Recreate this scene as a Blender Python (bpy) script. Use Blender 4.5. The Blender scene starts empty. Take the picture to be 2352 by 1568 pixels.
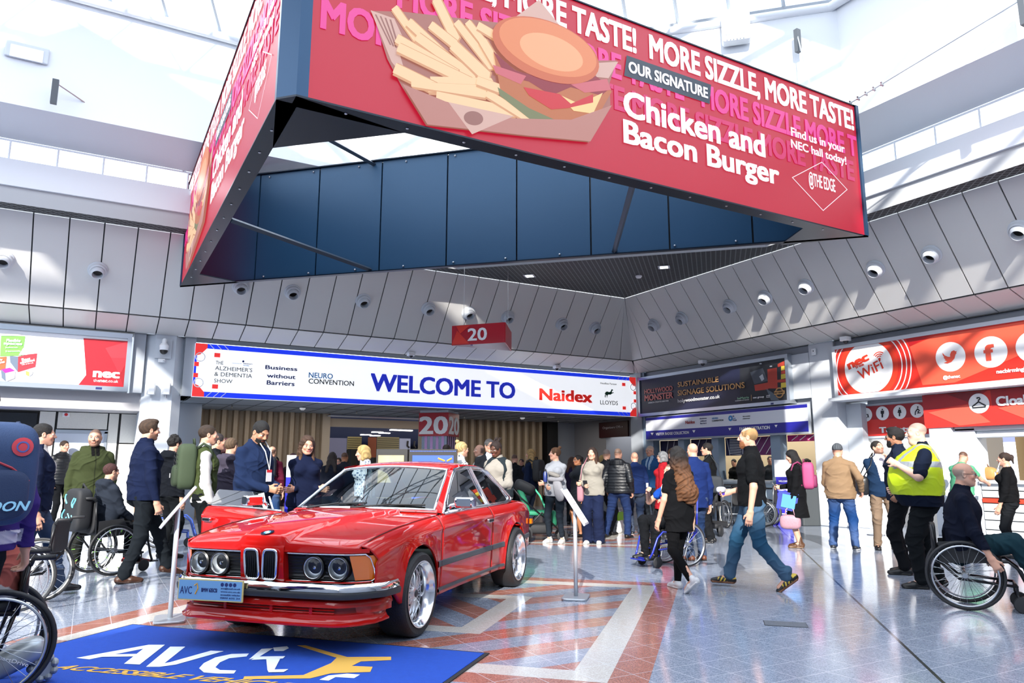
import bpy, bmesh, math, random
import numpy as np
from math import sin, cos, pi, radians, sqrt
from mathutils import Vector, Matrix
random.seed(7)
SC = bpy.context.scene
COL = SC.collection

# ---------------------------------------------------------------- colours and materials
def hexc(h):
    h = h.lstrip('#'); r = [int(h[i:i+2], 16)/255 for i in (0, 2, 4)]
    return tuple((c/12.92 if c <= .04045 else ((c+.055)/1.055)**2.4) for c in r) + (1.0,)

MATS = {}
def mat(name, col='#808080', rough=.5, metal=0., emit=None, es=1., bump=0., bscale=200., coat=0., spec=.5, trans=0., alpha=1., var=0., vscale=6.):
    if name in MATS: return MATS[name]
    m = bpy.data.materials.new(name); m.use_nodes = True
    nt = m.node_tree; b = nt.nodes['Principled BSDF']
    c = hexc(col) if isinstance(col, str) else col
    b.inputs['Base Color'].default_value = c
    b.inputs['Roughness'].default_value = rough
    b.inputs['Metallic'].default_value = metal
    b.inputs['Coat Weight'].default_value = coat
    b.inputs['Coat Roughness'].default_value = .03
    b.inputs['Specular IOR Level'].default_value = spec
    b.inputs['Transmission Weight'].default_value = trans
    b.inputs['Alpha'].default_value = alpha
    if emit:
        b.inputs['Emission Color'].default_value = hexc(emit) if isinstance(emit, str) else emit
        b.inputs['Emission Strength'].default_value = es
    tc = nt.nodes.new('ShaderNodeTexCoord')
    n = nt.nodes.new('ShaderNodeTexNoise'); n.inputs['Scale'].default_value = vscale; n.inputs['Detail'].default_value = 4
    nt.links.new(tc.outputs['Object'], n.inputs['Vector'])
    if var > 0:
        mx = nt.nodes.new('ShaderNodeMix'); mx.data_type = 'RGBA'
        mx.inputs[6].default_value = tuple(x*(1-var) for x in c[:3])+(1,)
        mx.inputs[7].default_value = tuple(min(1, x*(1+var)) for x in c[:3])+(1,)
        nt.links.new(n.outputs['Fac'], mx.inputs[0]); nt.links.new(mx.outputs[2], b.inputs['Base Color'])
    if bump > 0:
        n2 = nt.nodes.new('ShaderNodeTexNoise'); n2.inputs['Scale'].default_value = bscale; n2.inputs['Detail'].default_value = 3
        nt.links.new(tc.outputs['Object'], n2.inputs['Vector'])
        bp = nt.nodes.new('ShaderNodeBump'); bp.inputs['Strength'].default_value = bump; bp.inputs['Distance'].default_value = .01
        nt.links.new(n2.outputs['Fac'], bp.inputs['Height']); nt.links.new(bp.outputs['Normal'], b.inputs['Normal'])
    MATS[name] = m
    return m

def glass(name, tint='#e8f0f2', refl=.12, rough=0.0):
    """thin sheet glass: mostly see-through, mirror by facing angle"""
    if name in MATS: return MATS[name]
    m = bpy.data.materials.new(name); m.use_nodes = True; nt = m.node_tree
    nt.nodes.remove(nt.nodes['Principled BSDF']); out = nt.nodes['Material Output']
    t = nt.nodes.new('ShaderNodeBsdfTransparent'); t.inputs[0].default_value = hexc(tint)
    g = nt.nodes.new('ShaderNodeBsdfGlossy'); g.inputs['Roughness'].default_value = rough
    fr = nt.nodes.new('ShaderNodeLayerWeight'); fr.inputs['Blend'].default_value = refl
    mx = nt.nodes.new('ShaderNodeMixShader')
    nt.links.new(fr.outputs['Fresnel'], mx.inputs[0]); nt.links.new(t.outputs[0], mx.inputs[1]); nt.links.new(g.outputs[0], mx.inputs[2])
    nt.links.new(mx.outputs[0], out.inputs['Surface'])
    MATS[name] = m
    return m

def vcmat(name, rough=.85, bump=.3, bscale=300., sss=0., spec=.3, metal=0., sheen=0.):
    """material that reads the garment's own colours from the mesh attribute Col"""
    if name in MATS: return MATS[name]
    m = mat(name, '#888888', rough, metal, bump=bump, bscale=bscale, spec=spec)
    nt = m.node_tree; b = nt.nodes['Principled BSDF']
    a = nt.nodes.new('ShaderNodeAttribute'); a.attribute_name = 'Col'
    nt.links.new(a.outputs['Color'], b.inputs['Base Color'])
    if sss: b.inputs['Subsurface Weight'].default_value = sss; b.inputs['Subsurface Radius'].default_value = (.01, .004, .002)
    if sheen: b.inputs['Sheen Weight'].default_value = sheen
    return m

# ---------------------------------------------------------------- objects and labels
def tag(o, label=None, cat=None, group=None, kind=None):
    if label: o['label'] = label
    if cat: o['category'] = cat
    if group: o['group'] = group
    if kind: o['kind'] = kind
    return o
def empty(name, loc=(0, 0, 0), rz=0., label=None, cat=None, group=None):
    o = bpy.data.objects.new(name, None); COL.objects.link(o)
    o.location = loc; o.rotation_euler = (0, 0, rz); o.empty_display_size = .1
    return tag(o, label, cat, group)
def link(name, me, m=None, parent=None):
    o = bpy.data.objects.new(name, me); COL.objects.link(o)
    if m is not None:
        me.materials.clear()
        for k in (m if isinstance(m, (list, tuple)) else [m]): me.materials.append(k)
    if parent is not None: o.parent = parent
    return o
def copy_tree(o, parent=None):
    c = o.copy(); COL.objects.link(c); c.parent = parent
    for ch in list(o.children): copy_tree(ch, c)
    return c

class MB:
    """collects shapes for ONE mesh object"""
    def __init__(s): s.v = []; s.f = []; s.mi = []; s.M = Matrix.Identity(4); s.cur = 0
    def add(s, vs, fs):
        n = len(s.v); s.v += [tuple(s.M @ Vector(p)) for p in vs]
        s.f += [tuple(i+n for i in f) for f in fs]; s.mi += [s.cur]*len(fs); return s
    def box(s, a, b):
        (x0, y0, z0), (x1, y1, z1) = [min(p, q) for p, q in zip(a, b)], [max(p, q) for p, q in zip(a, b)]
        return s.add([(x0,y0,z0),(x1,y0,z0),(x1,y1,z0),(x0,y1,z0),(x0,y0,z1),(x1,y0,z1),(x1,y1,z1),(x0,y1,z1)],
                     [(0,3,2,1),(4,5,6,7),(0,1,5,4),(1,2,6,5),(2,3,7,6),(3,0,4,7)])
    def poly(s, pts): return s.add(pts, [tuple(range(len(pts)))])
    def prism(s, pts, d):
        """polygon pts extruded by vector d"""
        n = len(pts); d = Vector(d); q = [tuple(Vector(p)+d) for p in pts]
        return s.add(list(pts)+q, [tuple(range(n))[::-1], tuple(range(n, 2*n))]+[(i, (i+1) % n, n+(i+1) % n, n+i) for i in range(n)])
    def tube(s, path, r, n=8, closed=False, caps=True):
        P = [Vector(p) for p in path]; N = len(P); vs = []; fs = []
        rr = r if isinstance(r, (list, tuple)) else [r]*N
        up = None
        for i, p in enumerate(P):
            if closed: t = P[(i+1) % N]-P[i-1]
            else: t = P[min(i+1, N-1)]-P[max(i-1, 0)]
            t.normalize()
            if up is None: up = Vector((0, 0, 1)) if abs(t.z) < .9 else Vector((1, 0, 0))
            a = t.cross(up); a.normalize(); b = a.cross(t); up = b
            vs += [tuple(p+a*cos(2*pi*k/n)*rr[i]+b*sin(2*pi*k/n)*rr[i]) for k in range(n)]
        for i in range(N if closed else N-1):
            j = (i+1) % N
            fs += [(i*n+k, i*n+(k+1) % n, j*n+(k+1) % n, j*n+k) for k in range(n)]
        if caps and not closed: fs += [tuple(range(n))[::-1], tuple((N-1)*n+k for k in range(n))]
        return s.add(vs, fs)
    def lathe(s, prof, n=24, axis='z', o=(0, 0, 0), closed=False, caps=True):
        """profile (r, h) turned about an axis through o"""
        vs = []; fs = []; N = len(prof); o = Vector(o)
        for r, h in prof:
            for k in range(n):
                c, d = r*cos(2*pi*k/n), r*sin(2*pi*k/n)
                vs.append(tuple(o+Vector({'z': (c, d, h), 'y': (d, h, c), 'x': (h, c, d)}[axis])))
        for i in range(N if closed else N-1):
            j = (i+1) % N
            fs += [(i*n+k, i*n+(k+1) % n, j*n+(k+1) % n, j*n+k) for k in range(n)]
        if caps and not closed:
            if prof[0][0] > 1e-6: fs.append(tuple(range(n))[::-1])
            if prof[-1][0] > 1e-6: fs.append(tuple((N-1)*n+k for k in range(n)))
        return s.add(vs, fs)
    def ell(s, c, r, n=16, m=10):
        vs = []; fs = []
        for i in range(m+1):
            t = pi*i/m
            for k in range(n):
                a = 2*pi*k/n; vs.append((c[0]+r[0]*sin(t)*cos(a), c[1]+r[1]*sin(t)*sin(a), c[2]+r[2]*cos(t)))
        for i in range(m): fs += [(i*n+k, (i+1)*n+k, (i+1)*n+(k+1) % n, i*n+(k+1) % n) for k in range(n)]
        return s.add(vs, fs)
    def grid(s, rows, closed=False):
        """rows of points -> quads"""
        m = len(rows[0]); vs = [p for r in rows for p in r]; fs = []
        for i in range(len(rows)-1):
            for k in range(m if closed else m-1):
                l = (k+1) % m; fs.append((i*m+k, i*m+l, (i+1)*m+l, (i+1)*m+k))
        return s.add(vs, fs)
    def build(s, name, m=None, parent=None, smooth=False, bevel=0., seg=2, weld=False):
        me = bpy.data.meshes.new(name); me.from_pydata(s.v, [], s.f)
        bm = bmesh.new(); bm.from_mesh(me)
        if weld: bmesh.ops.remove_doubles(bm, verts=bm.verts, dist=1e-5)
        bmesh.ops.recalc_face_normals(bm, faces=bm.faces); bm.to_mesh(me); bm.free()
        o = link(name, me, m, parent)
        if any(s.mi) and len(me.polygons) == len(s.mi):
            me.polygons.foreach_set('material_index', s.mi)
        if smooth:
            me.polygons.foreach_set('use_smooth', [True]*len(me.polygons))
            if smooth != 'all': me.set_sharp_from_angle(angle=radians(38))
        if bevel > 0:
            b = o.modifiers.new('bevel', 'BEVEL'); b.width = bevel; b.segments = seg; b.limit_method = 'ANGLE'; b.angle_limit = radians(40)
        return o

def rbox(mb, a, b, r, axis='z', n=4):
    """box with the four edges along one axis rounded"""
    ax = 'xyz'.index(axis); u, v = [i for i in range(3) if i != ax]
    lo = [min(p, q) for p, q in zip(a, b)]; hi = [max(p, q) for p, q in zip(a, b)]
    pts = []
    for cx, cy, a0 in ((hi[u]-r, hi[v]-r, 0), (lo[u]+r, hi[v]-r, 90), (lo[u]+r, lo[v]+r, 180), (hi[u]-r, lo[v]+r, 270)):
        for k in range(n+1):
            t = radians(a0+90*k/n); p = [0, 0, 0]; p[u] = cx+r*cos(t); p[v] = cy+r*sin(t); p[ax] = lo[ax]; pts.append(tuple(p))
    d = [0, 0, 0]; d[ax] = hi[ax]-lo[ax]
    return mb.prism(pts, d)

# ---------------------------------------------------------------- lettering
_TXT = {}
def text_mesh(s, off, ext, shear=0., spacing=1.):
    key = (s, off, ext, shear, spacing)
    if key in _TXT: return _TXT[key]
    cu = bpy.data.curves.new('lettering', 'FONT'); cu.body = s; cu.size = 1.; cu.offset = off; cu.extrude = ext; cu.shear = shear
    cu.space_character = spacing; cu.resolution_u = 3
    o = bpy.data.objects.new('lettering_source', cu); COL.objects.link(o)
    me = bpy.data.meshes.new_from_object(o)
    bpy.data.objects.remove(o); bpy.data.curves.remove(cu)
    me.materials.clear(); n = len(me.vertices); co = np.empty(n*3, np.float32); me.vertices.foreach_get('co', co); co = co.reshape(-1, 3)
    _TXT[key] = (me, co)
    return _TXT[key]
def lettering(s, m, parent, O, X, Z, w, cap, off=.02, ext=.004, name='lettering', shear=0., wscale=True, spacing=1.):
    """letters whose left foot is O, running along unit X, upright along unit Z; w = full width, cap = height of a capital"""
    me0, co = text_mesh(s, 0., .5, shear, spacing)
    me = me0.copy(); me.name = name
    x0, x1 = co[:, 0].min(), co[:, 0].max(); sx = w/(x1-x0) if w else cap/.73; sz = cap/.73
    X = np.array(X, float); Z = np.array(Z, float); Nn = np.cross(X, Z); O = np.array(O, float)
    q = O+np.outer((co[:, 0]-x0)*sx, X)+np.outer(co[:, 1]*sz, Z)+np.outer(co[:, 2]*2*ext+ext, Nn)
    me.vertices.foreach_set('co', q.astype(np.float32).ravel()); me.update()
    if off > 0:                      # bolder: the outline laid over itself, shifted by its own weight
        b = bmesh.new(); n0 = len(me.vertices)
        for dx, dz in ((-1, -.7), (1, -.7), (-1, .7), (1, .7), (0, 0)):
            k = len(b.verts); b.from_mesh(me); b.verts.ensure_lookup_table()
            d = Vector(X*(dx*off*sx)+Z*(dz*off*sz))+Vector(Nn*(.0001*(dx+2*dz)))
            for v in b.verts[k:]: v.co += d
        b.to_mesh(me); b.free()
    return link(name, me, m, parent)

# ---------------------------------------------------------------- camera (solved from the lines of the building)
FOC, PIT, YAW, ROL, EYE = 1683., radians(9.77), radians(29.687), radians(.1235), 1.32
_F = np.array([sin(YAW)*cos(PIT), cos(YAW)*cos(PIT), sin(PIT)])
_r = np.array([cos(YAW), -sin(YAW), 0]); _u = np.cross(_r, _F)
_R = cos(ROL)*_r+sin(ROL)*_u; _U = -sin(ROL)*_r+cos(ROL)*_u
_C = np.array([0, 0, EYE])
def ray(x, y): return (x-1176)*_R-(y-784)*_U+FOC*_F
def G(x, y, z=0.): d = ray(x, y); return Vector(_C+d*((z-EYE)/d[2]))      # the point at height z seen there
def onX(x, y, X): d = ray(x, y); return Vector(_C+d*(X/d[0]))             # the point on the plane x = X
def onY(x, y, Y): d = ray(x, y); return Vector(_C+d*(Y/d[1]))
def at(x, y, dep): d = ray(x, y); return Vector(_C+d*(dep/FOC))           # the point at that depth
cd = bpy.data.cameras.new('camera'); cam = bpy.data.objects.new('camera', cd); COL.objects.link(cam)
cd.sensor_width = 36; cd.lens = FOC/2352*36; cd.clip_start = .05; cd.clip_end = 300
cam.matrix_world = Matrix(((_R[0], _U[0], -_F[0], 0), (_R[1], _U[1], -_F[1], 0), (_R[2], _U[2], -_F[2], EYE), (0, 0, 0, 1)))
SC.camera = cam
SC.view_settings.view_transform = 'Standard'; SC.view_settings.look = 'None'; SC.view_settings.gamma = 1; SC.view_settings.use_curve_mapping = False
SC.cycles.max_bounces = 6; SC.cycles.diffuse_bounces = 3; SC.cycles.glossy_bounces = 3; SC.cycles.transparent_max_bounces = 12; SC.cycles.sample_clamp_indirect = 6
SC.cycles.caustics_reflective = False; SC.cycles.caustics_refractive = False
# ---------------------------------------------------------------- the hall
def nmath(nt, op, a, b=None, c=None):
    n = nt.nodes.new('ShaderNodeMath'); n.operation = op
    for i, v in enumerate((a, b, c)):
        if v is None: continue
        if isinstance(v, (int, float)): n.inputs[i].default_value = v
        else: nt.links.new(v, n.inputs[i])
    return n.outputs[0]
def nmix(nt, f, a, b):
    n = nt.nodes.new('ShaderNodeMix'); n.data_type = 'RGBA'
    for i, v in ((0, f), (6, a), (7, b)):
        if isinstance(v, tuple): n.inputs[i].default_value = v
        elif isinstance(v, (int, float)): n.inputs[i].default_value = v
        else: nt.links.new(v, n.inputs[i])
    return n.outputs[2]

def floor_material():
    m = bpy.data.materials.new('terrazzo_tiles'); m.use_nodes = True; nt = m.node_tree; b = nt.nodes['Principled BSDF']
    M = lambda *a: nmath(nt, *a)
    g = nt.nodes.new('ShaderNodeNewGeometry'); sp = nt.nodes.new('ShaderNodeSeparateXYZ'); nt.links.new(g.outputs['Position'], sp.inputs[0])
    x, y = sp.outputs[0], sp.outputs[1]
    A = M('MULTIPLY', M('ADD', x, y), .70711); B = M('MULTIPLY', M('SUBTRACT', y, x), .70711)
    a = M('ABSOLUTE', M('WRAP', M('SUBTRACT', A, 6.83), 4.1, -4.1)); bb = M('ABSOLUTE', M('SUBTRACT', B, 2.87))
    r = M('MAXIMUM', M('DIVIDE', a, 1.9), M('DIVIDE', bb, 2.07))                # square rings round the motif's centre
    lt = lambda v: M('LESS_THAN', r, v)
    T = .29
    sy = M('LESS_THAN', M('FRACT', M('DIVIDE', M('SUBTRACT', y, 5.01-T), 2*T)), .5)
    sx = M('LESS_THAN', M('FRACT', M('DIVIDE', M('SUBTRACT', x, 3.1), 2*T)), .5)
    vo = nt.nodes.new('ShaderNodeTexVoronoi'); vo.inputs['Scale'].default_value = 140; nt.links.new(g.outputs['Position'], vo.inputs['Vector'])
    no = nt.nodes.new('ShaderNodeTexNoise'); no.inputs['Scale'].default_value = 1.3; no.inputs['Detail'].default_value = 4; nt.links.new(g.outputs['Position'], no.inputs['Vector'])
    spk = nt.nodes.new('ShaderNodeSeparateColor'); nt.links.new(vo.outputs['Color'], spk.inputs[0])
    grey = nmix(nt, spk.outputs[0], hexc('#747f92'), hexc('#a3abba')); red = nmix(nt, spk.outputs[0], hexc('#93594c'), hexc('#b88070'))
    cream = nmix(nt, spk.outputs[0], hexc('#bcb6ad'), hexc('#d6d2cb'))
    col = grey
    col = nmix(nt, lt(1.165), col, red); col = nmix(nt, lt(1.045), col, cream)
    st = nmix(nt, sy, grey, red); col = nmix(nt, lt(.925), col, st); col = nmix(nt, lt(.475), col, cream)
    st2 = nmix(nt, sx, grey, red); col = nmix(nt, lt(.365), col, st2)
    gx = M('LESS_THAN', M('ABSOLUTE', M('SUBTRACT', M('FRACT', M('DIVIDE', M('ADD', x, .145), T)), .5)), .012)
    gy = M('LESS_THAN', M('ABSOLUTE', M('SUBTRACT', M('FRACT', M('DIVIDE', M('ADD', y, .059+.145), T)), .5)), .012)
    col = nmix(nt, M('MULTIPLY', M('MAXIMUM', gx, gy), .55), col, hexc('#d4d8df'))
    seam = M('LESS_THAN', M('ABSOLUTE', M('SUBTRACT', M('ABSOLUTE', M('SUBTRACT', B, 2.87)), 4.19)), .012)
    col = nmix(nt, seam, col, hexc('#3d3f40'))
    nt.links.new(col, b.inputs['Base Color'])
    nt.links.new(M('ADD', M('MULTIPLY', no.outputs['Fac'], .14), .08), b.inputs['Roughness'])
    b.inputs['Specular IOR Level'].default_value = .75
    b.inputs['Coat Weight'].default_value = .35; b.inputs['Coat Roughness'].default_value = .08
    return m

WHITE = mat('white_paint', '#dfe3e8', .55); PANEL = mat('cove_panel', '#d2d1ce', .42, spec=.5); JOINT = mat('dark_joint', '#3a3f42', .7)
GREYP = mat('grey_paint', '#9aa0a8', .5); BLACK = mat('black_gap', '#0b0c0e', .6); ALU = mat('aluminium', '#b4bcc4', .32, .75); DKBLUE = mat('dark_blue_metal', '#254a68', .42, .2, spec=.5)
LGREY = mat('light_grey_paint', '#c6ccd3', .5); STEEL = mat('brushed_steel', '#b9bcc0', .28, .9); CHROME = mat('chrome', '#e6e9ec', .05, 1.)
PAPER = mat('white_board', '#eef0f2', .5); RUBBER = mat('black_rubber', '#17181a', .6, bump=.2, bscale=120); BLKP = mat('black_plastic', '#141517', .4)
def struct(mb, name, m, smooth=False, bevel=0, parent=None):
    o = mb.build(name, m, parent, smooth, bevel); o['kind'] = 'structure'; return o

b = MB(); b.box((-14, -9, -.2), (24, 34, 0)); struct(b, 'floor', floor_material())

# the cove round the hall: offset inward d, height z
CX, CY = 15., 18.25
def ring(d, z, s=None):
    s = s if s is not None else CX+CY-2*d
    return [(-14, CY-d, z), (s-(CY-d), CY-d, z), (CX-d, s-(CX-d), z), (CX-d, -9, z)]
def band(mb, r0, r1): return mb.grid([r0, r1])
# sloped metal panels with open joints, one strip of tall panels and one of short ones below
def cove_side(name, left):
    b = MB()
    for (d0, z0), (d1, z1) in (((0, 4.28), (.83, 4.54)), ((.83, 4.54), (2.04, 6.12))):
        k = 0; e = .012
        while True:
            u0, u1 = (-14+.6*k+.08, -14+.6*(k+1)+.08) if left else (-9+.6*k+.15, -9+.6*(k+1)+.15)
            L0, L1 = ((CX-d0, CX-d1) if left else (CY-d0, CY-d1))
            if u0 >= L0: break
            a0, a1 = min(u1-e, L0), min(u1-e, L1)
            o0, o1 = u0+e, min(u0+e, L1)
            f = .012/max(.3, z1-z0) 
            p = lambda u, d, z: (u, CY-d, z) if left else (CX-d, u, z)
            da, za, db, zb = d0+(d1-d0)*f, z0+(z1-z0)*f, d1-(d1-d0)*f, z1-(z1-z0)*f
            q = [p(o0, da, za), p(a0, da, za), p(a1, db, zb), p(o1, db, zb)]
            b.prism(q, (0, .02, .02) if left else (.02, 0, .02)); k += 1
    return struct(b, name, PANEL)
cove_side('ceiling_panels_left', True); cove_side('ceiling_panels_right', False)
b = MB(); o_ = .05
b.grid([[(p[0]+.03, p[1]+.03, p[2]+.03) for p in ring(d, z)] for d, z in ((0, 4.28), (.83, 4.54), (2.04, 6.12))]); struct(b, 'ceiling_backing', JOINT)
# black shadow gap over the signs
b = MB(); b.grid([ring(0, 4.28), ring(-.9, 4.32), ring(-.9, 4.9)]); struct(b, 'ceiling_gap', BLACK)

def mesh_material():
    m = mat('open_cell_mesh', '#45494c', .5, .4); nt = m.node_tree; b = nt.nodes['Principled BSDF']
    g = nt.nodes.new('ShaderNodeNewGeometry'); sp = nt.nodes.new('ShaderNodeSeparateXYZ'); nt.links.new(g.outputs['Position'], sp.inputs[0])
    M = lambda *a: nmath(nt, *a)
    fx = M('ABSOLUTE', M('SUBTRACT', M('FRACT', M('MULTIPLY', M('ADD', sp.outputs[0], sp.outputs[1]), 6.5)), .5))
    fy = M('ABSOLUTE', M('SUBTRACT', M('FRACT', M('MULTIPLY', M('SUBTRACT', sp.outputs[0], sp.outputs[1]), 6.5)), .5))
    c = nmix(nt, M('LESS_THAN', M('MAXIMUM', fx, fy), .40), hexc('#6d7376'), hexc('#1b1e21')); nt.links.new(c, b.inputs['Base Color'])
    return m
S1, S2 = 23.2, 19.2
b = MB(); r0, r1 = ring(2.04, 6.12), ring(2.5, 6.12, S1); b.grid([r0, r1]); struct(b, 'ceiling_mesh', mesh_material())
b = MB(); b.grid([ring(2.5, 6.10, S1), ring(2.5, 6.42, S1)]); struct(b, 'trim_1', mat('ledge_shade', '#b0b3b6', .5))  # the shade on the low fascia is put into this grey
b = MB(); b.grid([ring(2.56, 6.42, S1), ring(2.56, 6.93, S1)]); b.grid([ring(2.5, 6.42, S1), ring(2.56, 6.42, S1)]); struct(b, 'wall_upper_ledge', WHITE)
b = MB(); b.grid([ring(2.4, 6.93, S1), ring(2.4, 7.33, S1)]); struct(b, 'window_1', glass('clear_glass', '#eef4f6', .08))
b = MB()
for r in (ring(2.45, 6.93, S1), ring(2.45, 7.33, S1)): b.tube(r, .03, 4)
R = ring(2.45, 6.93, S1)
for i in range(3):
    p, q = Vector(R[i]), Vector(R[i+1]); n = int((q-p).length/.75)
    for k in range(1, n): c = p.lerp(q, k/n); b.tube([c, c+Vector((0, 0, .4))], .018, 4)
struct(b, 'window_1_frame', WHITE)
b = MB(); b.grid([ring(2.5, 7.33, S1), ring(3.6, 7.55, S2)]); struct(b, 'ceiling_upper_soffit', mat('soffit_white', '#d8dce1', .6))
b = MB(); b.grid([ring(3.6, 7.55, S2), ring(3.6, 9.9, S2)]); struct(b, 'wall_lantern', WHITE)
b = MB()
b.tube(ring(3.68, 9.82, S2), .09, 10); struct(b, 'trim_2', WHITE, True)
# roof glazing over the lantern, its bars, and the trusses that carry it
RA, RB_ = ring(3.55, 9.95, S2), ring(9.2, 13.6, S2-9)
b = MB(); b.grid([RA, RB_]); struct(b, 'window_2', glass('roof_glass', '#f2f7fa', .05))
b = MB()
for i in range(3):
    p, q, p2, q2 = Vector(RA[i]), Vector(RA[i+1]), Vector(RB_[i]), Vector(RB_[i+1]); n = max(4, int((q-p).length/.95))
    for k in range(n+1): b.tube([p.lerp(q, k/n), p2.lerp(q2, k/n)], .035, 4)
for f in (0., .35, .7, 1.): b.tube([Vector(x).lerp(Vector(y), f) for x, y in zip(RA, RB_)], .05, 4)
struct(b, 'window_2_frame', mat('glazing_bar', '#c3c9ce', .4, .3))
b = MB()
for k in range(6):
    y = 13.2-3.6*k; b.tube([(-12, y, 13.3), (11, y, 13.3)], .10, 8); b.tube([(-12, y, 12.2), (11, y, 12.2)], .08, 8)
    for j in range(15):
        x = -12+1.5*j; b.tube([(x, y, 12.2), (x+.75, y, 13.3), (x+1.5, y, 12.2)], .04, 6)
for x in (-8, -2.5, 3): b.tube([(x, 14.3, 13.45), (x, -9, 13.45)], .12, 8)
struct(b, 'ceiling_roof_trusses', mat('truss_white', '#c9ced3', .5), True)

# left side at floor level: a recessed wall with doors, a fascia over it, the round-cornered pier
SPK = mat('speckled_panel', '#e4e1d8', .6, var=.12, vscale=60)
YL = 19.6
b = MB(); b.box((-14, YL, 0), (.95, YL+.2, 3)); struct(b, 'wall_left', BLACK)
def wpanel(x0, x1, z0, z1, m=SPK, name='wall_left_panel', y=YL): b = MB(); b.box((x0+.015, y-.03, z0+.015), (x1-.015, y, z1-.015)); return struct(b, name, m)
for x0, x1, z0, z1 in ((-1.05, -.72, 0, 2.56), (-.7, .32, 2.16, 2.56), (.32, .55, 0, 2.56), (.57, 1.0, 1.86, 2.56), (.57, 1.0, 0, 1.86)): wpanel(x0, x1, z0, z1)
b = MB(); b.box((-.7, YL-.03, .02), (.32, YL, 2.13)); o = struct(b, 'door_1', mat('door_grey', '#ccd4e0', .45))
b = MB(); b.box((-.7, YL-.06, 2.08), (.33, YL-.02, 2.15)); b.box((.27, YL-.06, 0), (.33, YL-.02, 2.12)); struct(b, 'door_1_frame', ALU)
b = MB(); b.box((-14, YL-.04, .02), (-1.08, YL, 2.5)); struct(b, 'wall_left_dark', mat('navy_panel', '#10181f', .4))
b = MB(); b.box((-3.2, YL-.07, 1.0), (-1.32, YL-.041, 2.02)); o = b.build('wall_screen', mat('blue_screen', '#1e3fc0', .3, emit='#1e40d0', es=.7)); tag(o, 'bright blue screen on the dark wall behind the backpack wearer', 'screen')
b = MB(); b.box((-14, CY+.25, 2.56), (.9, YL, 2.95)); struct(b, 'trim_3', mat('fascia_grey', '#aaa8aa', .5))
# pier between the two big signs: octagonal front
def pier(x0, x1, y0, y1, z1, c=.2):
    b = MB(); b.prism([(x0, y1, 0), (x0, y0+c, 0), (x0+c, y0, 0), (x1-c, y0, 0), (x1, y0+c, 0), (x1, y1, 0)], (0, 0, z1)); return b
struct(pier(.9, 1.72, CY+.0, YL+.2, 4.32), 'wall_left_pier', LGREY)
b = MB(); b.box((1.72, CY+.05, 2.93), (1.95, YL, 4.3)); b.box((.66, CY+.05, 2.95), (.9, YL, 4.3)); struct(b, 'wall_left_blank', GREYP)

# the entrance under the long sign
b = MB(); b.box((1.7, CY+.15, 2.93), (15.9, 22.6, 3.1)); struct(b, 'ceiling_entrance', mat('tile_ceiling', '#7f858b', .7))
b = MB()
for k in range(24): b.box((1.9+.6*k, CY+.2, 2.922), (1.91+.6*k, 22.4, 2.93))
b.box((1.7, 20.3, 2.922), (15.6, 20.31, 2.93)); struct(b, 'ceiling_entrance_joints', JOINT)
WOOD = mat('oak_slat', '#a8957c', .5, var=.1, vscale=14)
def zig(x0, x1, y, n):
    b = MB(); st = (x1-x0)/n; pts = []
    for k in range(n): pts += [(x0+st*k, y), (x0+st*(k+.62), y-.0), (x0+st*(k+.62), y-.16), (x0+st*(k+1), y-.16)]
    pts = []
    for k in range(n): pts += [(x0+st*k, y-.22), (x0+st*(k+.34), y-.22), (x0+st*(k+.62), y), (x0+st*(k+.94), y-.02)]
    pts.append((x1, y-.22)); b.grid([[(a, c, 0) for a, c in pts], [(a, c, 2.93) for a, c in pts]]); return b
struct(zig(2.55, 6.05, 22.4, 11), 'wall_entrance_left', WOOD); struct(zig(9.6, 14.1, 22.45, 15), 'wall_entrance_right', WOOD)
b = MB(); b.box((6.05, 22.2, 0), (6.3, 22.5, 2.93)); b.box((9.3, 22.2, 0), (9.6, 22.5, 2.93)); b.box((6.3, 22.3, 2.55), (9.3, 22.5, 2.8)); struct(b, 'door_2_frame', mat('oak_frame', '#b5a58f', .5))
b = MB(); b.box((6.2, 22.1, 2.84), (9.4, 22.2, 2.88)); struct(b, 'door_2_track', ALU)
b = MB(); b.box((1.7, 20.6, 0), (2.45, 22.5, 2.93)); struct(b, 'wall_entrance_return', GREYP)
b = MB(); b.box((2.45, 22.3, 0), (2.6, 22.5, 2.93)); b.box((14.05, 22.1, 0), (14.5, 22.6, 2.93)); struct(b, 'wall_entrance_gap', BLACK)
b = MB(); b.box((14.5, 22.3, 0), (15.7, 22.5, 2.93)); struct(b, 'wall_entrance_back', GREYP)
b = MB(); b.box((15.35, 20.4, 0), (15.6, 22.4, 2.93)); b.box((15.35, 18.9, 2.36), (15.6, 20.4, 2.93)); b.box((15.3, CY+.02, 0), (15.6, 18.9, 2.93)); b.box((15.6, 18.6, 0), (17.4, 18.8, 2.4)); b.box((17.3, 18.6, 0), (17.4, 20.6, 2.4)); b.box((15.6, 20.4, 0), (17.4, 20.6, 2.4)); struct(b, 'wall_entrance_side', mat('warm_grey', '#8c8b8d', .5))
b = MB(); b.box((14.95, CY-.25, 0), (15.3, CY+.3, 4.3)); struct(b, 'wall_corner_pier', GREYP)
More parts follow.
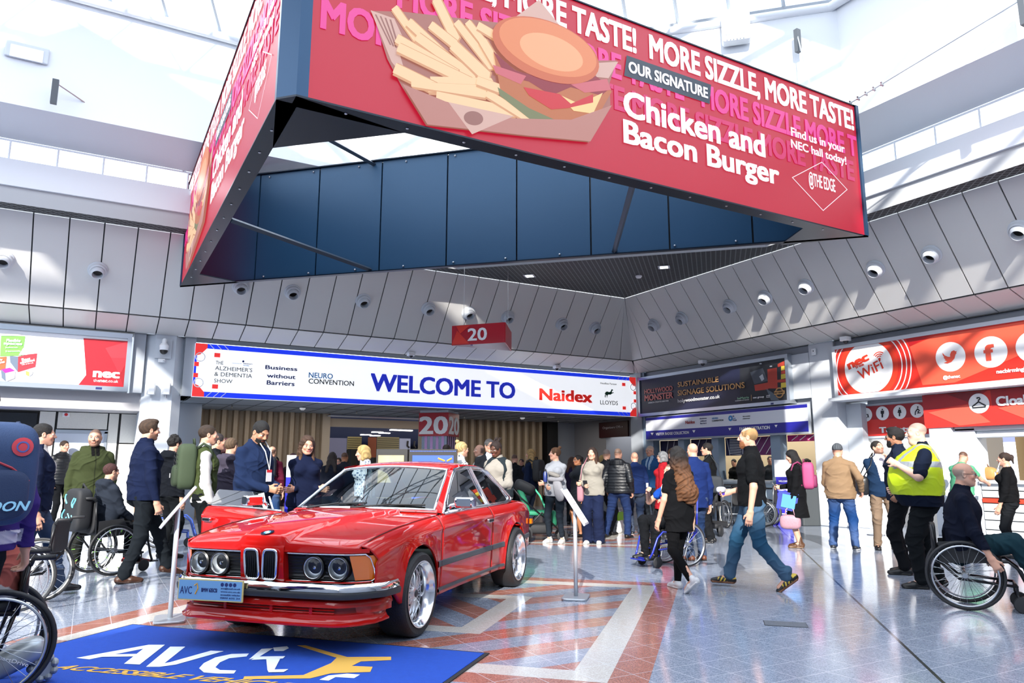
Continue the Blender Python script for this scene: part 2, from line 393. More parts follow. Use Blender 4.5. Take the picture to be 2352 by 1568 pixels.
# the hall beyond the entrance doors
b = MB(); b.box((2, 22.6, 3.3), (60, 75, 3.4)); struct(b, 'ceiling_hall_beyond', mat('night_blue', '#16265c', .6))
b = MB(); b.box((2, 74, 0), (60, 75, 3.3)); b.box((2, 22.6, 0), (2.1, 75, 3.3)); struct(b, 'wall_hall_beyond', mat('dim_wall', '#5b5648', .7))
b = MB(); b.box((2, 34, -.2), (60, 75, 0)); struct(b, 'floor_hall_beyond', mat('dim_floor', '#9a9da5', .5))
STRIP = mat('strip_lamp', '#ffffff', .4, emit='#fff6e6', es=9.)
for i, (px0, py0, px1) in enumerate(((756, 976, 779), (830, 998, 853), (852, 1000, 875), (856, 992, 876), (873, 994, 900), (898, 987, 924), (923, 988, 944))):
    p, q = G(px0, py0, 3.27), G(px1, py0-4, 3.27)
    b = MB(); b.box((p.x, p.y, 3.25), (p.x+.62, p.y+.22, 3.29)); o = b.build('strip_lamp', STRIP); tag(o, 'white strip lamp on the dark blue ceiling beyond the entrance doors', 'lamp', 'strip lamps in the hall beyond')

for nm, x0, x1, y0, y1, Yb, c, lab, cat in (('partition', 753, 797, 1006, 1066, 29.9, '#9b94a6', 'pale lilac partition inside the hall beyond the doors', 'partition'), ('shutter', 798, 831, 1003, 1032, 31, '#c9b06a', 'yellow slatted shutter beside the lilac partition beyond the doors', 'shutter'),
        ('banner', 845, 865, 1004, 1050, 30.5, '#9c4a1e', 'burnt orange banner between the two yellow shutters', 'banner'), ('shutter', 866, 917, 1004, 1046, 31, '#a8925e', 'wide yellow slatted shutter right of the orange banner', 'shutter'), ('poster', 918, 943, 1007, 1031, 29, '#cfcbd6', 'pale poster with dark marks beside the oak door frame', 'poster')):
    A_, B_ = onY(x0, y1, Yb), onY(x1, y0, Yb); b = MB(); b.box((A_.x, Yb, max(0.0, A_.z)), (B_.x, Yb+.08, B_.z)); e_ = empty(nm, (A_.x, Yb, 0), 0, lab, cat); o = b.build('panel', mat('beyond_'+c[1:], c, .6), e_); o.matrix_parent_inverse = Matrix.Translation((-A_.x, -Yb, 0))
    b = MB()
    if nm == 'shutter':
        n = int((B_.z-A_.z)/.09)
        for k in range(n): b.box((A_.x, Yb-.01, A_.z+.09*k), (B_.x, Yb, A_.z+.09*k+.025))
    elif nm == 'poster':
        for k in (0, 1): b.tube([(A_.x+.35+.3*k, Yb-.01, B_.z-.1), (A_.x+.33+.3*k, Yb-.01, B_.z-.3), (A_.x+.42+.28*k, Yb-.01, B_.z-.38)], .04, 5)
    if nm in ('shutter', 'poster'): o = b.build('slat_lines' if nm == 'shutter' else 'dark_mark', mat('slat_line', '#3a3020', .6), e_); o.matrix_parent_inverse = Matrix.Translation((-A_.x, -Yb, 0))
    if nm != 'partition' and A_.z > .1:
        b = MB(); b.box((A_.x+.1, Yb+.02, 0), (A_.x+.18, Yb+.06, A_.z)); b.box((B_.x-.18, Yb+.02, 0), (B_.x-.1, Yb+.06, A_.z)); o = b.build('post', BLKP, e_); o.matrix_parent_inverse = Matrix.Translation((-A_.x, -Yb, 0))
# unseen panel, added to keep the sun off the hanging screen
b = MB(); b.prism([(-11, 5, 13.7), (-6.2, 7.8, 13.7), (3.0, -2.6, 13.7), (-.3, -6.5, 13.7), (-11, -6.5, 13.7)], (0, 0, .2)); struct(b, 'sun_block_panel', WHITE)
# right side at floor level
XW = 15.
b = MB(); b.prism([(XW, 11.05, 0), (XW, 11.75, 0), (16.2, 11.75, 0), (16.2, 11.05, 0)], (0, 0, 4.3)); struct(b, 'wall_right_pier', mat('pale_grey_paint', '#cbd0d6', .5), bevel=.03)
b = MB(); b.box((17.6, 11.4, 0), (17.8, 18.6, 2.6)); struct(b, 'wall_registration_back', mat('cream_wall', '#cdbb9a', .6))
b = MB(); b.box((15.2, 11.6, 2.5), (17.8, 18.6, 2.6)); b.box((15.9, 18.3, 0), (17.8, 18.6, 2.6)); b.box((15.9, 11.6, 0), (17.8, 11.75, 2.6)); struct(b, 'wall_registration_shell', mat('cream_ceiling', '#d9d2c2', .6))
b = MB()
for y0, y1 in ((17.55, 17.9), (16.2, 16.45), (14.85, 15.1), (12.75, 13.05)): b.box((15.0, y0, 0), (15.25, y1, 2.2))
b.box((15.0, 17.9, 0), (15.3, 18.0, 4.3)); struct(b, 'wall_right_posts', mat('post_grey', '#8496a8', .5))
b = MB(); b.box((15.1, -9, 2.85), (15.9, 11.05, 4.3)); b.box((15.1, 11.75, 2.2), (15.9, 18, 4.3)); struct(b, 'wall_right_upper', GREYP)
b = MB(); b.box((15.0, 11.75, 3.0), (15.12, 12.3, 4.1)); struct(b, 'wall_right_blank', LGREY)
# toilets passage and cloakroom
b = MB(); b.box((17.2, 8.9, 0), (17.4, 11.1, 2.85)); b.box((15.5, 10.7, 0), (17.3, 11.05, 2.0)); b.box((15.6, 8.7, 0), (17.3, 8.95, 2.85)); struct(b, 'wall_toilets', mat('pale_wall', '#d5d3cf', .55))
b = MB(); b.box((15.3, 10.66, 0), (15.5, 11.05, 2.8)); b.box((15.35, 8.95, 0), (15.45, 9.05, 2.8)); b.box((15.55, 8.95, 1.98), (15.7, 10.66, 2.85)); b.box((15.0, 8.5, 0), (15.6, 8.95, 2.85)); struct(b, 'door_3_frame', LGREY, bevel=.01)
b = MB(); b.box((17.6, -9, 0), (17.8, 8.6, 2.8)); struct(b, 'wall_cloakroom_back', mat('tan_wall', '#c9a877', .6))
b = MB(); b.box((15.1, -9, 2.05), (15.5, 8.5, 2.6)); b.box((15.15, -9, 1.92), (15.4, 8.1, 2.05)); struct(b, 'trim_4', LGREY, bevel=.02)
b = MB(); b.box((15.1, 8.1, 0), (15.5, 8.5, 2.1)); struct(b, 'wall_cloakroom_jamb', LGREY)
b = MB(); b.box((15.2, -9, 2.6), (17.8, 8.6, 2.85)); struct(b, 'ceiling_cloakroom', WHITE)
# the far side of the hall, behind the photographer
b = MB(); b.box((-14, -9.2, 0), (24, -9, 10.5)); struct(b, 'wall_behind', mat('behind_grey', '#8d929a', .5))
b = MB(); b.box((-14.2, -9, 0), (-14, 20, 6.5)); struct(b, 'wall_far_left', mat('behind_grey', '#8d929a', .5))

# ---------------------------------------------------------------- light
w = bpy.data.worlds.new('sky'); SC.world = w; w.use_nodes = True; nt = w.node_tree; bg = nt.nodes['Background']
tc = nt.nodes.new('ShaderNodeTexCoord'); sp = nt.nodes.new('ShaderNodeSeparateXYZ'); nt.links.new(tc.outputs['Generated'], sp.inputs[0])
no = nt.nodes.new('ShaderNodeTexNoise'); no.inputs['Scale'].default_value = 2.2; no.inputs['Detail'].default_value = 5; nt.links.new(tc.outputs['Generated'], no.inputs['Vector'])
cl = nmath(nt, 'SMOOTH_MIN', nmath(nt, 'MAXIMUM', nmath(nt, 'MULTIPLY', nmath(nt, 'SUBTRACT', no.outputs['Fac'], .42), 5.), 0.), 1., .1)
nt.links.new(nmix(nt, cl, (.66, .79, 1., 1), (1., 1., 1., 1)), bg.inputs['Color'])
bg.inputs['Strength'].default_value = 3.1
sl = bpy.data.lights.new('sun', 'SUN'); sl.energy = 7.5; sl.angle = radians(.6); sl.color = (1., .95, .88)
so = bpy.data.objects.new('sun', sl); COL.objects.link(so)
so.rotation_euler = Vector((.55, .70, -.46)).to_track_quat('-Z', 'Y').to_euler()
def area(name, loc, sx, sy, e, col=(1, .95, .86), rot=(0, 0, 0)):
    l = bpy.data.lights.new(name, 'AREA'); l.shape = 'RECTANGLE'; l.size = sx; l.size_y = sy; l.energy = e; l.color = col
    o = bpy.data.objects.new(name, l); COL.objects.link(o); o.location = loc; o.rotation_euler = rot; return o
area('registration_lamp', (16.7, 15, 2.48), 1.2, 6, 70); area('cloakroom_lamp', (16.7, 3.5, 2.58), 1.2, 8, 80); area('toilets_lamp', (16.6, 9.9, 2.8), .8, 1, 15)
area('entrance_lamp', (8.5, 20.6, 2.9), 12, 1.5, 70); area('hall_beyond_fill', (20, 42, 3.2), 30, 40, 1500, (.9, .93, 1)); SC.view_settings.exposure = .45  # hall beyond: one wide fill added, since its strip lamps emit little
# ---------------------------------------------------------------- flat graphics on real planes
class Plane:
    """a flat sign face: axis 'x' or 'y' constant; px() finds the point of the face seen at a place in the photograph"""
    def __init__(s, axis, v, sc=1., ox=0., oy=0.): s.ax, s.v, s.sc, s.ox, s.oy = axis, v, sc, ox, oy
    def px(s, x, y, off=0.):
        x, y = s.ox+x/s.sc, s.oy+y/s.sc
        p = onX(x, y, s.v) if s.ax == 'x' else onY(x, y, s.v)
        if s.ax == 'x': p.x -= off
        else: p.y -= off
        return p
    @property
    def X(s): return np.array((0, -1., 0)) if s.ax == 'x' else np.array((1., 0, 0))
    @property
    def N(s): return np.array((-1., 0, 0)) if s.ax == 'x' else np.array((0, -1., 0))
def txt(P, s, l, r, top, m, parent, off=.02, lay=.006, tilt=False, name='lettering', capk=1., **k):
    """string s with its left foot at l, right foot at r, capitals as tall as from l up to row top"""
    O, R, T = P.px(*l), P.px(*r), P.px(l[0], top)
    X = np.array(R-O); w = np.linalg.norm(X)
    if tilt: X = X/w; Z = np.cross(P.N, X); 
    else: X = P.X; Z = np.array((0, 0, 1.)); w = abs(np.dot(np.array(R-O), X))
    return lettering(s, m, parent, np.array(O)+P.N*lay, X, Z, w, abs(T.z-O.z)*capk, off, .002, name, **k)
def fpoly(mb, P, pts, lay=.004, flat=False):
    return mb.poly([tuple(P.px(x, y, lay)) for x, y in pts])
def disc(mb, P, c, rpx, lay=.005, n=40, r0=0., a0=0, a1=360):
    """a round patch (or ring, or arc) whose radius is rpx photo rows at its centre"""
    C0 = P.px(*c, lay); rr = abs(P.px(c[0], c[1]-rpx, lay).z-C0.z); X = Vector(P.X); Z = Vector((0, 0, 1)); q = r0*rr
    pt = lambda r, a: tuple(C0+X*r*cos(radians(a))+Z*r*sin(radians(a)))
    if r0 == 0: return mb.poly([pt(rr, a0+(a1-a0)*k/n) for k in range(n)])
    return mb.grid([[pt(q, a0+(a1-a0)*k/n) for k in range(n+1)], [pt(rr, a0+(a1-a0)*k/n) for k in range(n+1)]])
def slab(P, tl, tr, bl, br, th, front=0.):
    """board whose front corners are seen at the four places"""
    b = MB(); q = [P.px(*c, front) for c in (bl, br, tr, tl)]; z0 = (q[0].z+q[1].z)/2; z1 = (q[2].z+q[3].z)/2
    h0 = (q[0].dot(Vector(P.X))+q[3].dot(Vector(P.X)))/2; h1 = (q[1].dot(Vector(P.X))+q[2].dot(Vector(P.X)))/2
    Nn = Vector(P.N); base = q[0]-Vector(P.X)*q[0].dot(Vector(P.X)); base.z = 0
    pts = [tuple(base+Vector(P.X)*h+Vector((0, 0, z))) for h, z in ((h0, z0), (h1, z0), (h1, z1), (h0, z1))]
    return b.prism(pts, -Nn*th), (h0, h1, z0, z1, base)
def frame_rect(P, rect, w, th, lay=0.):
    h0, h1, z0, z1, base = rect; X = Vector(P.X); Nn = Vector(P.N); b = MB()
    for a0, a1, c0, c1 in ((h0, h1, z0, z0+w), (h0, h1, z1-w, z1), (h0, h0+w, z0+w, z1-w), (h1-w, h1, z0+w, z1-w)):
        pts = [tuple(base+X*h+Vector((0, 0, z))+Nn*lay) for h, z in ((a0, c0), (a1, c0), (a1, c1), (a0, c1))]; b.prism(pts, Nn*th)
    return b
def glow(name, col, es=.55, rough=.45): return mat(name, col, rough, emit=col, es=es)
INKW = mat('ink_white', '#f4f4f4', .5); INKB = mat('ink_black', '#1a1f24', .5); INKN = mat('ink_navy', '#1d2a63', .5); REDV = mat('ink_red', '#d3222b', .5)

# ---- the big hanging screen: a triangle in plan, two lit faces towards the hall
SCR = empty('hanging_screen', (1.34, 7.05, 5.0), 0, 'huge triangular hanging screen box with red burger advertising over the car', 'screen')
def scr(mb, name, m, **k):
    mb.M = Matrix.Translation((-1.34, -7.05, -5.0)); mb.v = [tuple(mb.M @ Vector(p)) for p in mb.v]; return mb.build(name, m, SCR, **k)
ZB, ZT = 5.0, 7.27; HX0, HY0, HX1, HY1 = 1.34, 7.05, 10.63, 16.3
b = MB()
for z in (ZB, ZT-.02):   # underside and top rims: bands along the three sides and corner plates
    for pts in (((1.34,7.2),(1.34,16.28),(1.56,16.05),(1.56,7.2)), ((1.5,7.03),(10.62,7.03),(10.4,7.26),(1.5,7.26)), ((1.34,7.2),(1.5,7.03),(2.75,7.26),(1.56,8.4)),
                ((9.35,7.26),(10.4,7.26),(9.75,8.05)), ((1.56,15.0),(1.56,16.05),(2.35,15.26)), ((1.34,16.3),(10.63,7.03),(10.5,7.03),(1.34,16.14))):
        b.prism([(x, y, z) for x, y in pts], (0, 0, .02))
scr(b, 'rim_plate', mat('screen_black', '#0d1b2a', .3, .4))
b = MB()
b.prism([(1.56, 7.4, ZB+.02), (1.56, 15.0, ZB+.02), (1.56, 15.0, ZT-.02), (1.56, 7.4, ZT-.02)], (-.1, 0, 0))
b.prism([(1.75, 7.26, ZB+.02), (10.3, 7.26, ZB+.02), (10.3, 7.26, ZT-.02), (1.75, 7.26, ZT-.02)], (0, -.1, 0))
q = .02; nseg = 9
for k in range(nseg):   # inner panels of the long back side, with open seams
    f0, f1 = k/nseg+.0012, (k+1)/nseg-.0012; A, B_ = Vector((1.62, 15.96, 0)), Vector((10.3, 7.28, 0)); p0, p1 = A.lerp(B_, f0), A.lerp(B_, f1)
    b.prism([(p0.x, p0.y, ZB+.02), (p1.x, p1.y, ZB+.02), (p1.x, p1.y, ZT-.02), (p0.x, p0.y, ZT-.02)], (.06, .06, 0))
scr(b, 'inner_panel', DKBLUE)
b = MB(); b.prism([(1.66, 16.0, ZB+.03), (10.4, 7.26, ZB+.03), (10.4, 7.26, ZT-.03), (1.66, 16.0, ZT-.03)], (.05, .05, 0)); scr(b, 'back_cladding', BLKP)
for p, q_ in (((1.58,11.5,5.06),(4.42,13.22,5.06)), ((6.0,7.27,5.06),(7.72,9.92,5.06)), ((1.58,11.5,7.2),(4.42,13.22,7.2)), ((6.0,7.27,7.2),(7.72,9.92,7.2))): b = MB(); b.tube([p, q_], .045, 4); scr(b, 'strut', mat('strut_grey', '#46525f', .4, .5))
b = MB(); b.prism([(1.34, 7.28, ZB+.02), (1.34, 7.2, ZB+.02), (1.5, 7.03, ZB+.02), (1.62, 7.03, ZB+.02), (1.62, 7.2, ZB+.02)], (0, 0, ZT-ZB-.04)); scr(b, 'corner_post', mat('corner_blue', '#22405c', .3, .5))
for p, q_ in (((10.56, 7.02, ZB+.02), (10.63, 7.1, ZT)), ((1.33, 16.2, ZB+.02), (1.42, 16.28, ZT))): b = MB(); b.box(p, q_); scr(b, 'end_trim', mat('corner_blue', '#22405c', .3, .5))
b = MB()
for k in range(12):
    f = (k+.5)/12; A, B_ = Vector((1.66, 15.9, 0)), Vector((10.2, 7.36, 0)); p = A.lerp(B_, f)
    for z in (5.08, 7.18): b.ell((p.x, p.y, z), (.02, .02, .02), 8, 6)
    b.ell((1.7+8.3*f, 7.14, 4.995), (.018, .018, .008), 8, 4); b.ell((1.45, 7.6+8*f, 4.995), (.018, .018, .008), 8, 4)
scr(b, 'bolt', STEEL)
def led(name, col, es=.9): c = hexc(col); return mat(name, tuple(x*.22 for x in c[:3])+(1,), .4, emit=col, es=es*.72)
LED_RED = led('screen_red', '#bd0e30'); LED_RED2 = led('screen_crimson', '#e0284a'); LED_PINK = led('screen_pink', '#e23b94'); LED_PINK2 = led('screen_pink_faint', '#d02468'); LED_WH = led('screen_white', '#f3eef4')
LED_NAVY = led('screen_navy', '#243244')
FOOD = [led('screen_'+n, c) for n, c in (('card', '#a4685c'), ('card_front', '#b67b70'), ('paper', '#cfa79b'), ('paper_print', '#95635a'), ('fry', '#f0c79b'), ('fry_shade', '#cf9468'), ('bun', '#c8653c'), ('bun_lit', '#dd8455'), ('bun_top', '#eba679'),
                                              ('bacon', '#8d1f2c'), ('bacon_pink', '#c8606a'), ('cheese', '#f0c889'), ('lettuce', '#76784f'), ('sauce', '#c81f2a'), ('chicken', '#b8683a'))]
def screen_face(left):
    PF = Plane('y', HY0)
    base = MB()
    if left: base.prism([(1.36, 7.28, ZB+.02), (1.36, 16.2, ZB+.02), (1.36, 16.2, ZT), (1.36, 7.28, ZT)], (.1, 0, 0))
    else: base.prism([(1.62, 7.05, ZB+.02), (10.56, 7.05, ZB+.02), (10.56, 7.05, ZT), (1.62, 7.05, ZT)], (0, .1, 0))
    face = scr(base, 'led_face', LED_RED)
    org = Vector((1.34, 7.05, 5.0))
    def tr(p, lay):            # point on the front face -> this face, in the screen's own coordinates
        if left: return Vector((1.36-lay, 16.2-(p.x-1.62), p.z))-org
        return Vector((p.x, 7.05-lay, p.z))-org
    def T(s, l, r, top, m, lay=.008, off=.02, capk=1., w=None, **k):
        O, R, Tp = PF.px(*l), PF.px(*r), PF.px(l[0], top); X = (0, -1, 0) if left else (1, 0, 0)
        return lettering(s, m, face, tr(O, lay), X, (0, 0, 1), w or abs(R.x-O.x), (Tp.z-O.z)*capk, off, .002, 'lettering', **k)
    def TW(s, x0, z, w, cap, m, lay, off=.035):
        return lettering(s, m, face, tr(Vector((x0, 0, z)), lay), (0, -1, 0) if left else (1, 0, 0), (0, 0, 1), w, cap, off, .002, 'lettering')
    S = 'MORE SIZZLE, MORE TASTE!'
    TW(S, 6.17, 6.82, 4.32, .36, LED_WH, .01); TW(S, 1.72, 6.82, 4.2, .36, LED_WH, .01)
    S2_ = 'MORE SIZZLE MORE TASTE'
    TW(S2_, 2.55, 6.36, 4.2, .36, LED_PINK, .006); TW('MORE SIZZLE MORE T', 7.1, 6.36, 3.42, .36, LED_PINK, .006)
    TW('MORE SIZZLE', 1.72, 5.84, 2.2, .36, LED_PINK, .006); TW('TE MORE SIZZLE MORE TASTE', 5.3, 5.92, 5.1, .34, LED_PINK2, .005)
    T('OUR SIGNATURE', (1443, 166), (1624, 234), 134, LED_WH, .016, .03, .8)
    b = MB(); cs = [tr(PF.px(x, y), .012) for x, y in ((1432, 171), (1629, 243), (1632, 199), (1438, 124))]
    z0, z1 = (cs[0].z+cs[1].z)/2, (cs[2].z+cs[3].z)/2; cs[0].z = cs[1].z = z0; cs[2].z = cs[3].z = z1; b.poly([tuple(c) for c in cs]); b.build('name_plate', LED_NAVY, face)
    T('Chicken and', (1433, 265), (1755, 362), 205, LED_WH, .014, .03, 1.); T('Bacon Burger', (1433, 327), (1788, 432), 273, LED_WH, .014, .03, 1.)
    T('Find us in your', (1816, 312), (1938, 349), 292, LED_WH, .014, .02); T('NEC hall today!', (1816, 339), (1942, 378), 320, LED_WH, .014, .02)
    dm = [tr(PF.px(x, y), .014) for x, y in ((1817, 408), (1886, 372), (1945, 436), (1889, 485))]; c0 = sum(dm, Vector())/4
    b = MB(); b.grid([[tuple(d) for d in dm+dm[:1]], [tuple(c0+(d-c0)*.965) for d in dm+dm[:1]]]); b.build('emblem_outline', LED_WH, face)
    TW('@THE EDGE', 9.27, 5.62, .62, .22, LED_WH, .014, .01)
    # the picture of the food
    def zq(x, y): return PF.px(700+x/3.136, y/3.136)
    pic = MB(); lay = [.018]
    def pl(pts, mi): lay[0] += .0006; pic.cur = mi; pic.poly([tuple(tr(zq(x, y), lay[0])) for x, y in pts])
    pl([(480,85),(700,90),(960,120),(1400,170),(1830,190),(2090,440),(2240,440),(2190,600),(2195,770),(2040,1030),(1600,990),(870,910),(690,620),(590,430)], 0)
    pl([(470,80),(640,140),(700,270),(660,330),(740,600),(620,450),(560,300)], 2)
    for k in range(4): pl([(500+35*k,110+12*k),(512+35*k,112+12*k),(620+20*k,330+10*k),(608+20*k,330+10*k)], 3)
    pl([(1510,130),(1680,5),(1830,190),(1700,240)], 2); pl([(2080,460),(2250,450),(2180,570),(2090,560)], 2)
    rnd = random.Random(3)
    fr = [(640,60,880,400,62),(940,0,1080,290,74),(900,185,1080,330,70),(1085,165,1340,490,62),(1165,165,1300,340,58),(1240,190,1390,280,64),(740,165,1120,520,74),(800,270,1200,560,78),(1060,330,1300,560,90),(1270,300,1400,520,70),
          (655,285,1080,540,76),(665,350,1180,600,78),(900,590,1330,600,66),(640,500,920,640,88),(880,640,1300,660,80),(760,610,1290,690,60),(940,700,1420,800,74),(1000,760,1500,830,50),(1300,680,1590,860,64),(1230,590,1390,650,70)]
    for x0, y0, x1, y1, w in fr:
        L = sqrt((x1-x0)**2+(y1-y0)**2); nx, ny = -(y1-y0)/L, (x1-x0)/L
        cap = lambda k: [(x0+nx*w/2*k, y0+ny*w/2*k), (x0-nx*w/2*k-(x1-x0)/L*8, y0-ny*w/2*k), (x1-nx*w/2*k, y1-ny*w/2*k), (x1+(x1-x0)/L*w*.3, y1+(y1-y0)/L*w*.3), (x1+nx*w/2*k, y1+ny*w/2*k)]
        pl([(x+5, y+9) for x, y in cap(1.12)], 5); pl(cap(.86), 4)
    pl([(1345,385),(1500,520),(1780,600),(2080,560),(2195,670),(2100,840),(1850,880),(1600,860),(1400,690)], 14)
    pl([(1375,640),(1600,790),(1800,880),(1620,880),(1390,700)], 12)
    pl([(1345,385),(1500,520),(1780,600),(2080,560),(2190,640),(2120,700),(1900,640),(1760,700),(1600,600),(1430,560)], 9)
    pl([(1340,480),(1580,560),(1540,620),(1360,540)], 10); pl([(1900,620),(2160,580),(2190,660),(2000,680)], 10)
    pl([(1810,690),(1960,760),(2130,680),(2060,830),(1920,810)], 11); pl([(1560,640),(1820,690),(1900,760),(2060,690),(2060,750),(1880,790),(1760,800),(1600,700)], 13)
    def ellipse(cx, cy, rx, ry, rot, mi, n=40):
        c, s_ = cos(radians(rot)), sin(radians(rot)); pl([(cx+rx*cos(t)*c-ry*sin(t)*s_, cy+rx*cos(t)*s_+ry*sin(t)*c) for t in (2*pi*k/n for k in range(n))], mi)
    ellipse(1720, 375, 405, 205, 22, 6); ellipse(1735, 355, 370, 175, 22, 7); ellipse(1760, 390, 240, 115, 22, 8)
    pl([(690,620),(1000,745),(1480,865),(1900,875),(2195,770),(2040,1030),(1600,990),(870,910)], 1)
    pl([(1020,750),(1490,850),(1190,980)], 2); ellipse(1200, 865, 70, 50, 10, 3)
    pic.build('burger_picture', FOOD, face)
screen_face(False); screen_face(True)
# its suspension wires, each a thing of its own with clamps
def wire(p, q, lab, clamps=5, anchor=True):
    p, q = Vector(p), Vector(q); t = empty('suspension_wire', p, 0, lab, 'cable'); d = q-p
    b = MB(); b.tube([(0, 0, 0), tuple(d)], .012, 6); b.build('wire', STEEL, t)
    for k in range(clamps):
        c = d*(.03+.05*k); e = MB(); e.tube([tuple(c-Vector((.03, 0, .03))), tuple(c+Vector((.03, 0, .03)))], .016, 6); e.tube([tuple(c-Vector((.03, 0, -.03))), tuple(c+Vector((.03, 0, -.03)))], .016, 6); e.build('clamp', STEEL, t)
    if anchor:
        e = MB(); e.box((d.x-.05, d.y-.05, d.z-.4), (d.x+.05, d.y+.03, d.z+.05)); e.build('anchor_slot', mat('slot_dark', '#4a4f55', .5), t)
wire((1.4, 15.9, 7.30), onY(128, 190, 14.38), 'thin steel wire from the upper left wall down to the screen corner')
wire((10.5, 7.15, 7.30), onX(2345, 0, 11.15), 'thin steel wire with clamps from the screen right corner to upper right wall')
e2 = onX(1982, 165, 11.35); wire((10.2, 7.5, 7.30), (10.75, 8.2, 9.3), 'short steel wire behind the screen right corner', 4)

# ---- the long welcome sign
PW = Plane('y', 18.22, 4.523, 430, 770)
W = empty('welcome_sign', (8.4, 18.22, 2.93), 0, 'long white lit sign reading WELCOME TO with blue edges over the entrance', 'sign')
def cpar(o, t): o.parent = t; o.matrix_parent_inverse = Matrix.Translation(-Vector(t.location)) if not t.rotation_euler.z else (Matrix.Translation(t.location) @ Matrix.Rotation(t.rotation_euler.z, 4, 'Z')).inverted(); return o
x0, x1, z0, z1 = 1.93, 14.92, 2.92, 4.16
b = MB(); b.box((x0, 18.22, z0), (x1, 18.36, z1)); cpar(b.build('light_box', glow('sign_white', '#eceff3', .62), None), W)
b = MB(); b.box((x0, 18.214, z1-.11), (x1, 18.219, z1)); b.box((x0, 18.214, z0), (x1, 18.219, z0+.12)); b.box((x0, 18.214, z0), (x0+.05, 18.219, z1)); cpar(b.build('blue_border', glow('sign_blue', '#1533d8', .6), None), W)
REDS = glow('sign_red', '#e0322f', .5)
def redbit(f, nm): b = MB(); f(b); cpar(b.build(nm, REDS, None), W)
for x, s in ((x0, 1), (x1, -1)):
    for z, t in ((z0, 1), (z1, -1)):
        redbit(lambda b: b.poly([(x, 18.211, z), (x+s*.26, 18.211, z), (x+s*.26, 18.211, z+t*.1), (x+s*.12, 18.211, z+t*.26), (x, 18.211, z+t*.3)]), 'red_corner'); redbit(lambda b: b.box((x+s*.42, 18.209, z+t*.2), (x+s*.55, 18.211, z+t*.3)), 'red_square')
    redbit(lambda b: b.box((x, 18.209, 3.36), (x+s*.1, 18.211, 3.46)), 'red_square'); redbit(lambda b: b.box((x, 18.209, 3.62), (x+s*.1, 18.211, 3.72)), 'red_square')
b = MB()
for x, s in ((x0, 1), (x1, -1)):
    for z, t in ((z0, 1), (z1, -1)):
        for k in range(3): b.tube([(x+s*(.3+.16*k), 18.208, z), (x+s*(.42+.16*k), 18.208, z+t*.12)], .008, 4)
        b.tube([(x+s*.12+.1*cos(a*pi/8), 18.208, z+t*.32+.1*sin(a*pi/8)) for a in range(16)], .012, 4, True)
cpar(b.build('white_curl', INKW, None), W)
BLU = glow('sign_ink_blue', '#1a2fc6', .3); NAVYI = mat('sign_ink_navy', '#20306b', .5); DARKI = mat('sign_ink_dark', '#39403f', .5); CYAN = mat('sign_ink_cyan', '#2f86c4', .5)
for s, l, r, top, m, off in (('WELCOME TO', (1908, 572), (3400, 651), 386, BLU, .032), ('THE', (294, 300), (374, 302), 260, DARKI, -.004), ("ALZHEIMER'S", (287, 358), (675, 378), 315, DARKI, -.004), ('& DEMENTIA', (280, 420), (672, 442), 376, DARKI, -.004), ('SHOW', (277, 488), (468, 492), 446, DARKI, -.004),
    ('Business', (812, 348), (1140, 372), 306, NAVYI, .02), ('without', (828, 436), (1122, 447), 392, NAVYI, .02), ('Barriers', (826, 510), (1112, 523), 463, NAVYI, .02), ('NEURO', (1262, 437), (1510, 446), 380, CYAN, .012), ('CONVENTION', (1260, 498), (1730, 522), 445, DARKI, .012),
    ('In partnership with', (465, 290), (565, 296), 282, CYAN, 0), ("Alzheimer's", (580, 298), (676, 303), 284, NAVYI, .01), ('Society', (582, 316), (645, 320), 304, CYAN, .01),
    ('Naidex', (3663, 667), (4202, 700), 544, glow('sign_ink_red', '#e0261f', .3), .035), ('Headline Partner', (4292, 505), (4462, 511), 484, DARKI, 0), ('LLOYDS', (4290, 715), (4473, 720), 670, INKB, 0)):
    cpar(txt(PW, s, l, r, top, m, None, off), W)
b = MB(); H_ = lambda pts: fpoly(b, PW, [(4340+x, 560+y) for x, y in pts], .006)
H_([(0,40),(8,26),(26,22),(40,30),(58,22),(64,4),(74,-2),(84,8),(80,14),(74,14),(70,34),(86,30),(92,40),(84,38),(66,48),(56,56),(36,54),(28,60),(24,80),(30,84),(20,84),(18,64),(10,58),(4,70),(8,84),(-2,82),(-4,66),(6,50),(-6,52)])
cpar(b.build('horse_emblem', mat('ink_green', '#0f5138', .5), None), W)
b = MB(); disc(b, PW, (582, 270), 12, .006, 7); cpar(b.build('flower_emblem', NAVYI, None), W)

# ---- the billboard left of the pier
PN = Plane('y', 18.2, 4.9, 0, 740)
N_ = empty('billboard', (-2, 18.2, 2.95), 0, 'white and red billboard lettered nec at the left edge, left of the pier', 'billboard')
fr_ = MB(); fr_.box((-8, 18.22, 2.95), (.62, 18.5, 4.24)); cpar(fr_.build('case', ALU, None), N_)
fr_ = MB()
for a, c in (((-8, 18.17, 2.95), (.62, 18.22, 3.05)), ((-8, 18.17, 4.13), (.62, 18.22, 4.24)), ((.53, 18.17, 3.05), (.62, 18.22, 4.13))): fr_.box(a, c)
cpar(fr_.build('frame', ALU, None), N_)
b = MB(); b.box((-8, 18.205, 3.05), (.53, 18.218, 4.13)); cpar(b.build('poster', PAPER, None), N_)
b = MB(); q = lambda pts, mi: (setattr(b, 'cur', mi), fpoly(b, PN, pts, .004+.001*mi))
q([(940,178),(1440,212),(1405,750),(868,722),(970,592)], 0); q([(1185,290),(1440,215),(1430,400),(1250,400)], 1); q([(1250,400),(1430,400),(1405,560),(1330,560)], 2); q([(1405,480),(1340,600),(1400,750)], 3)
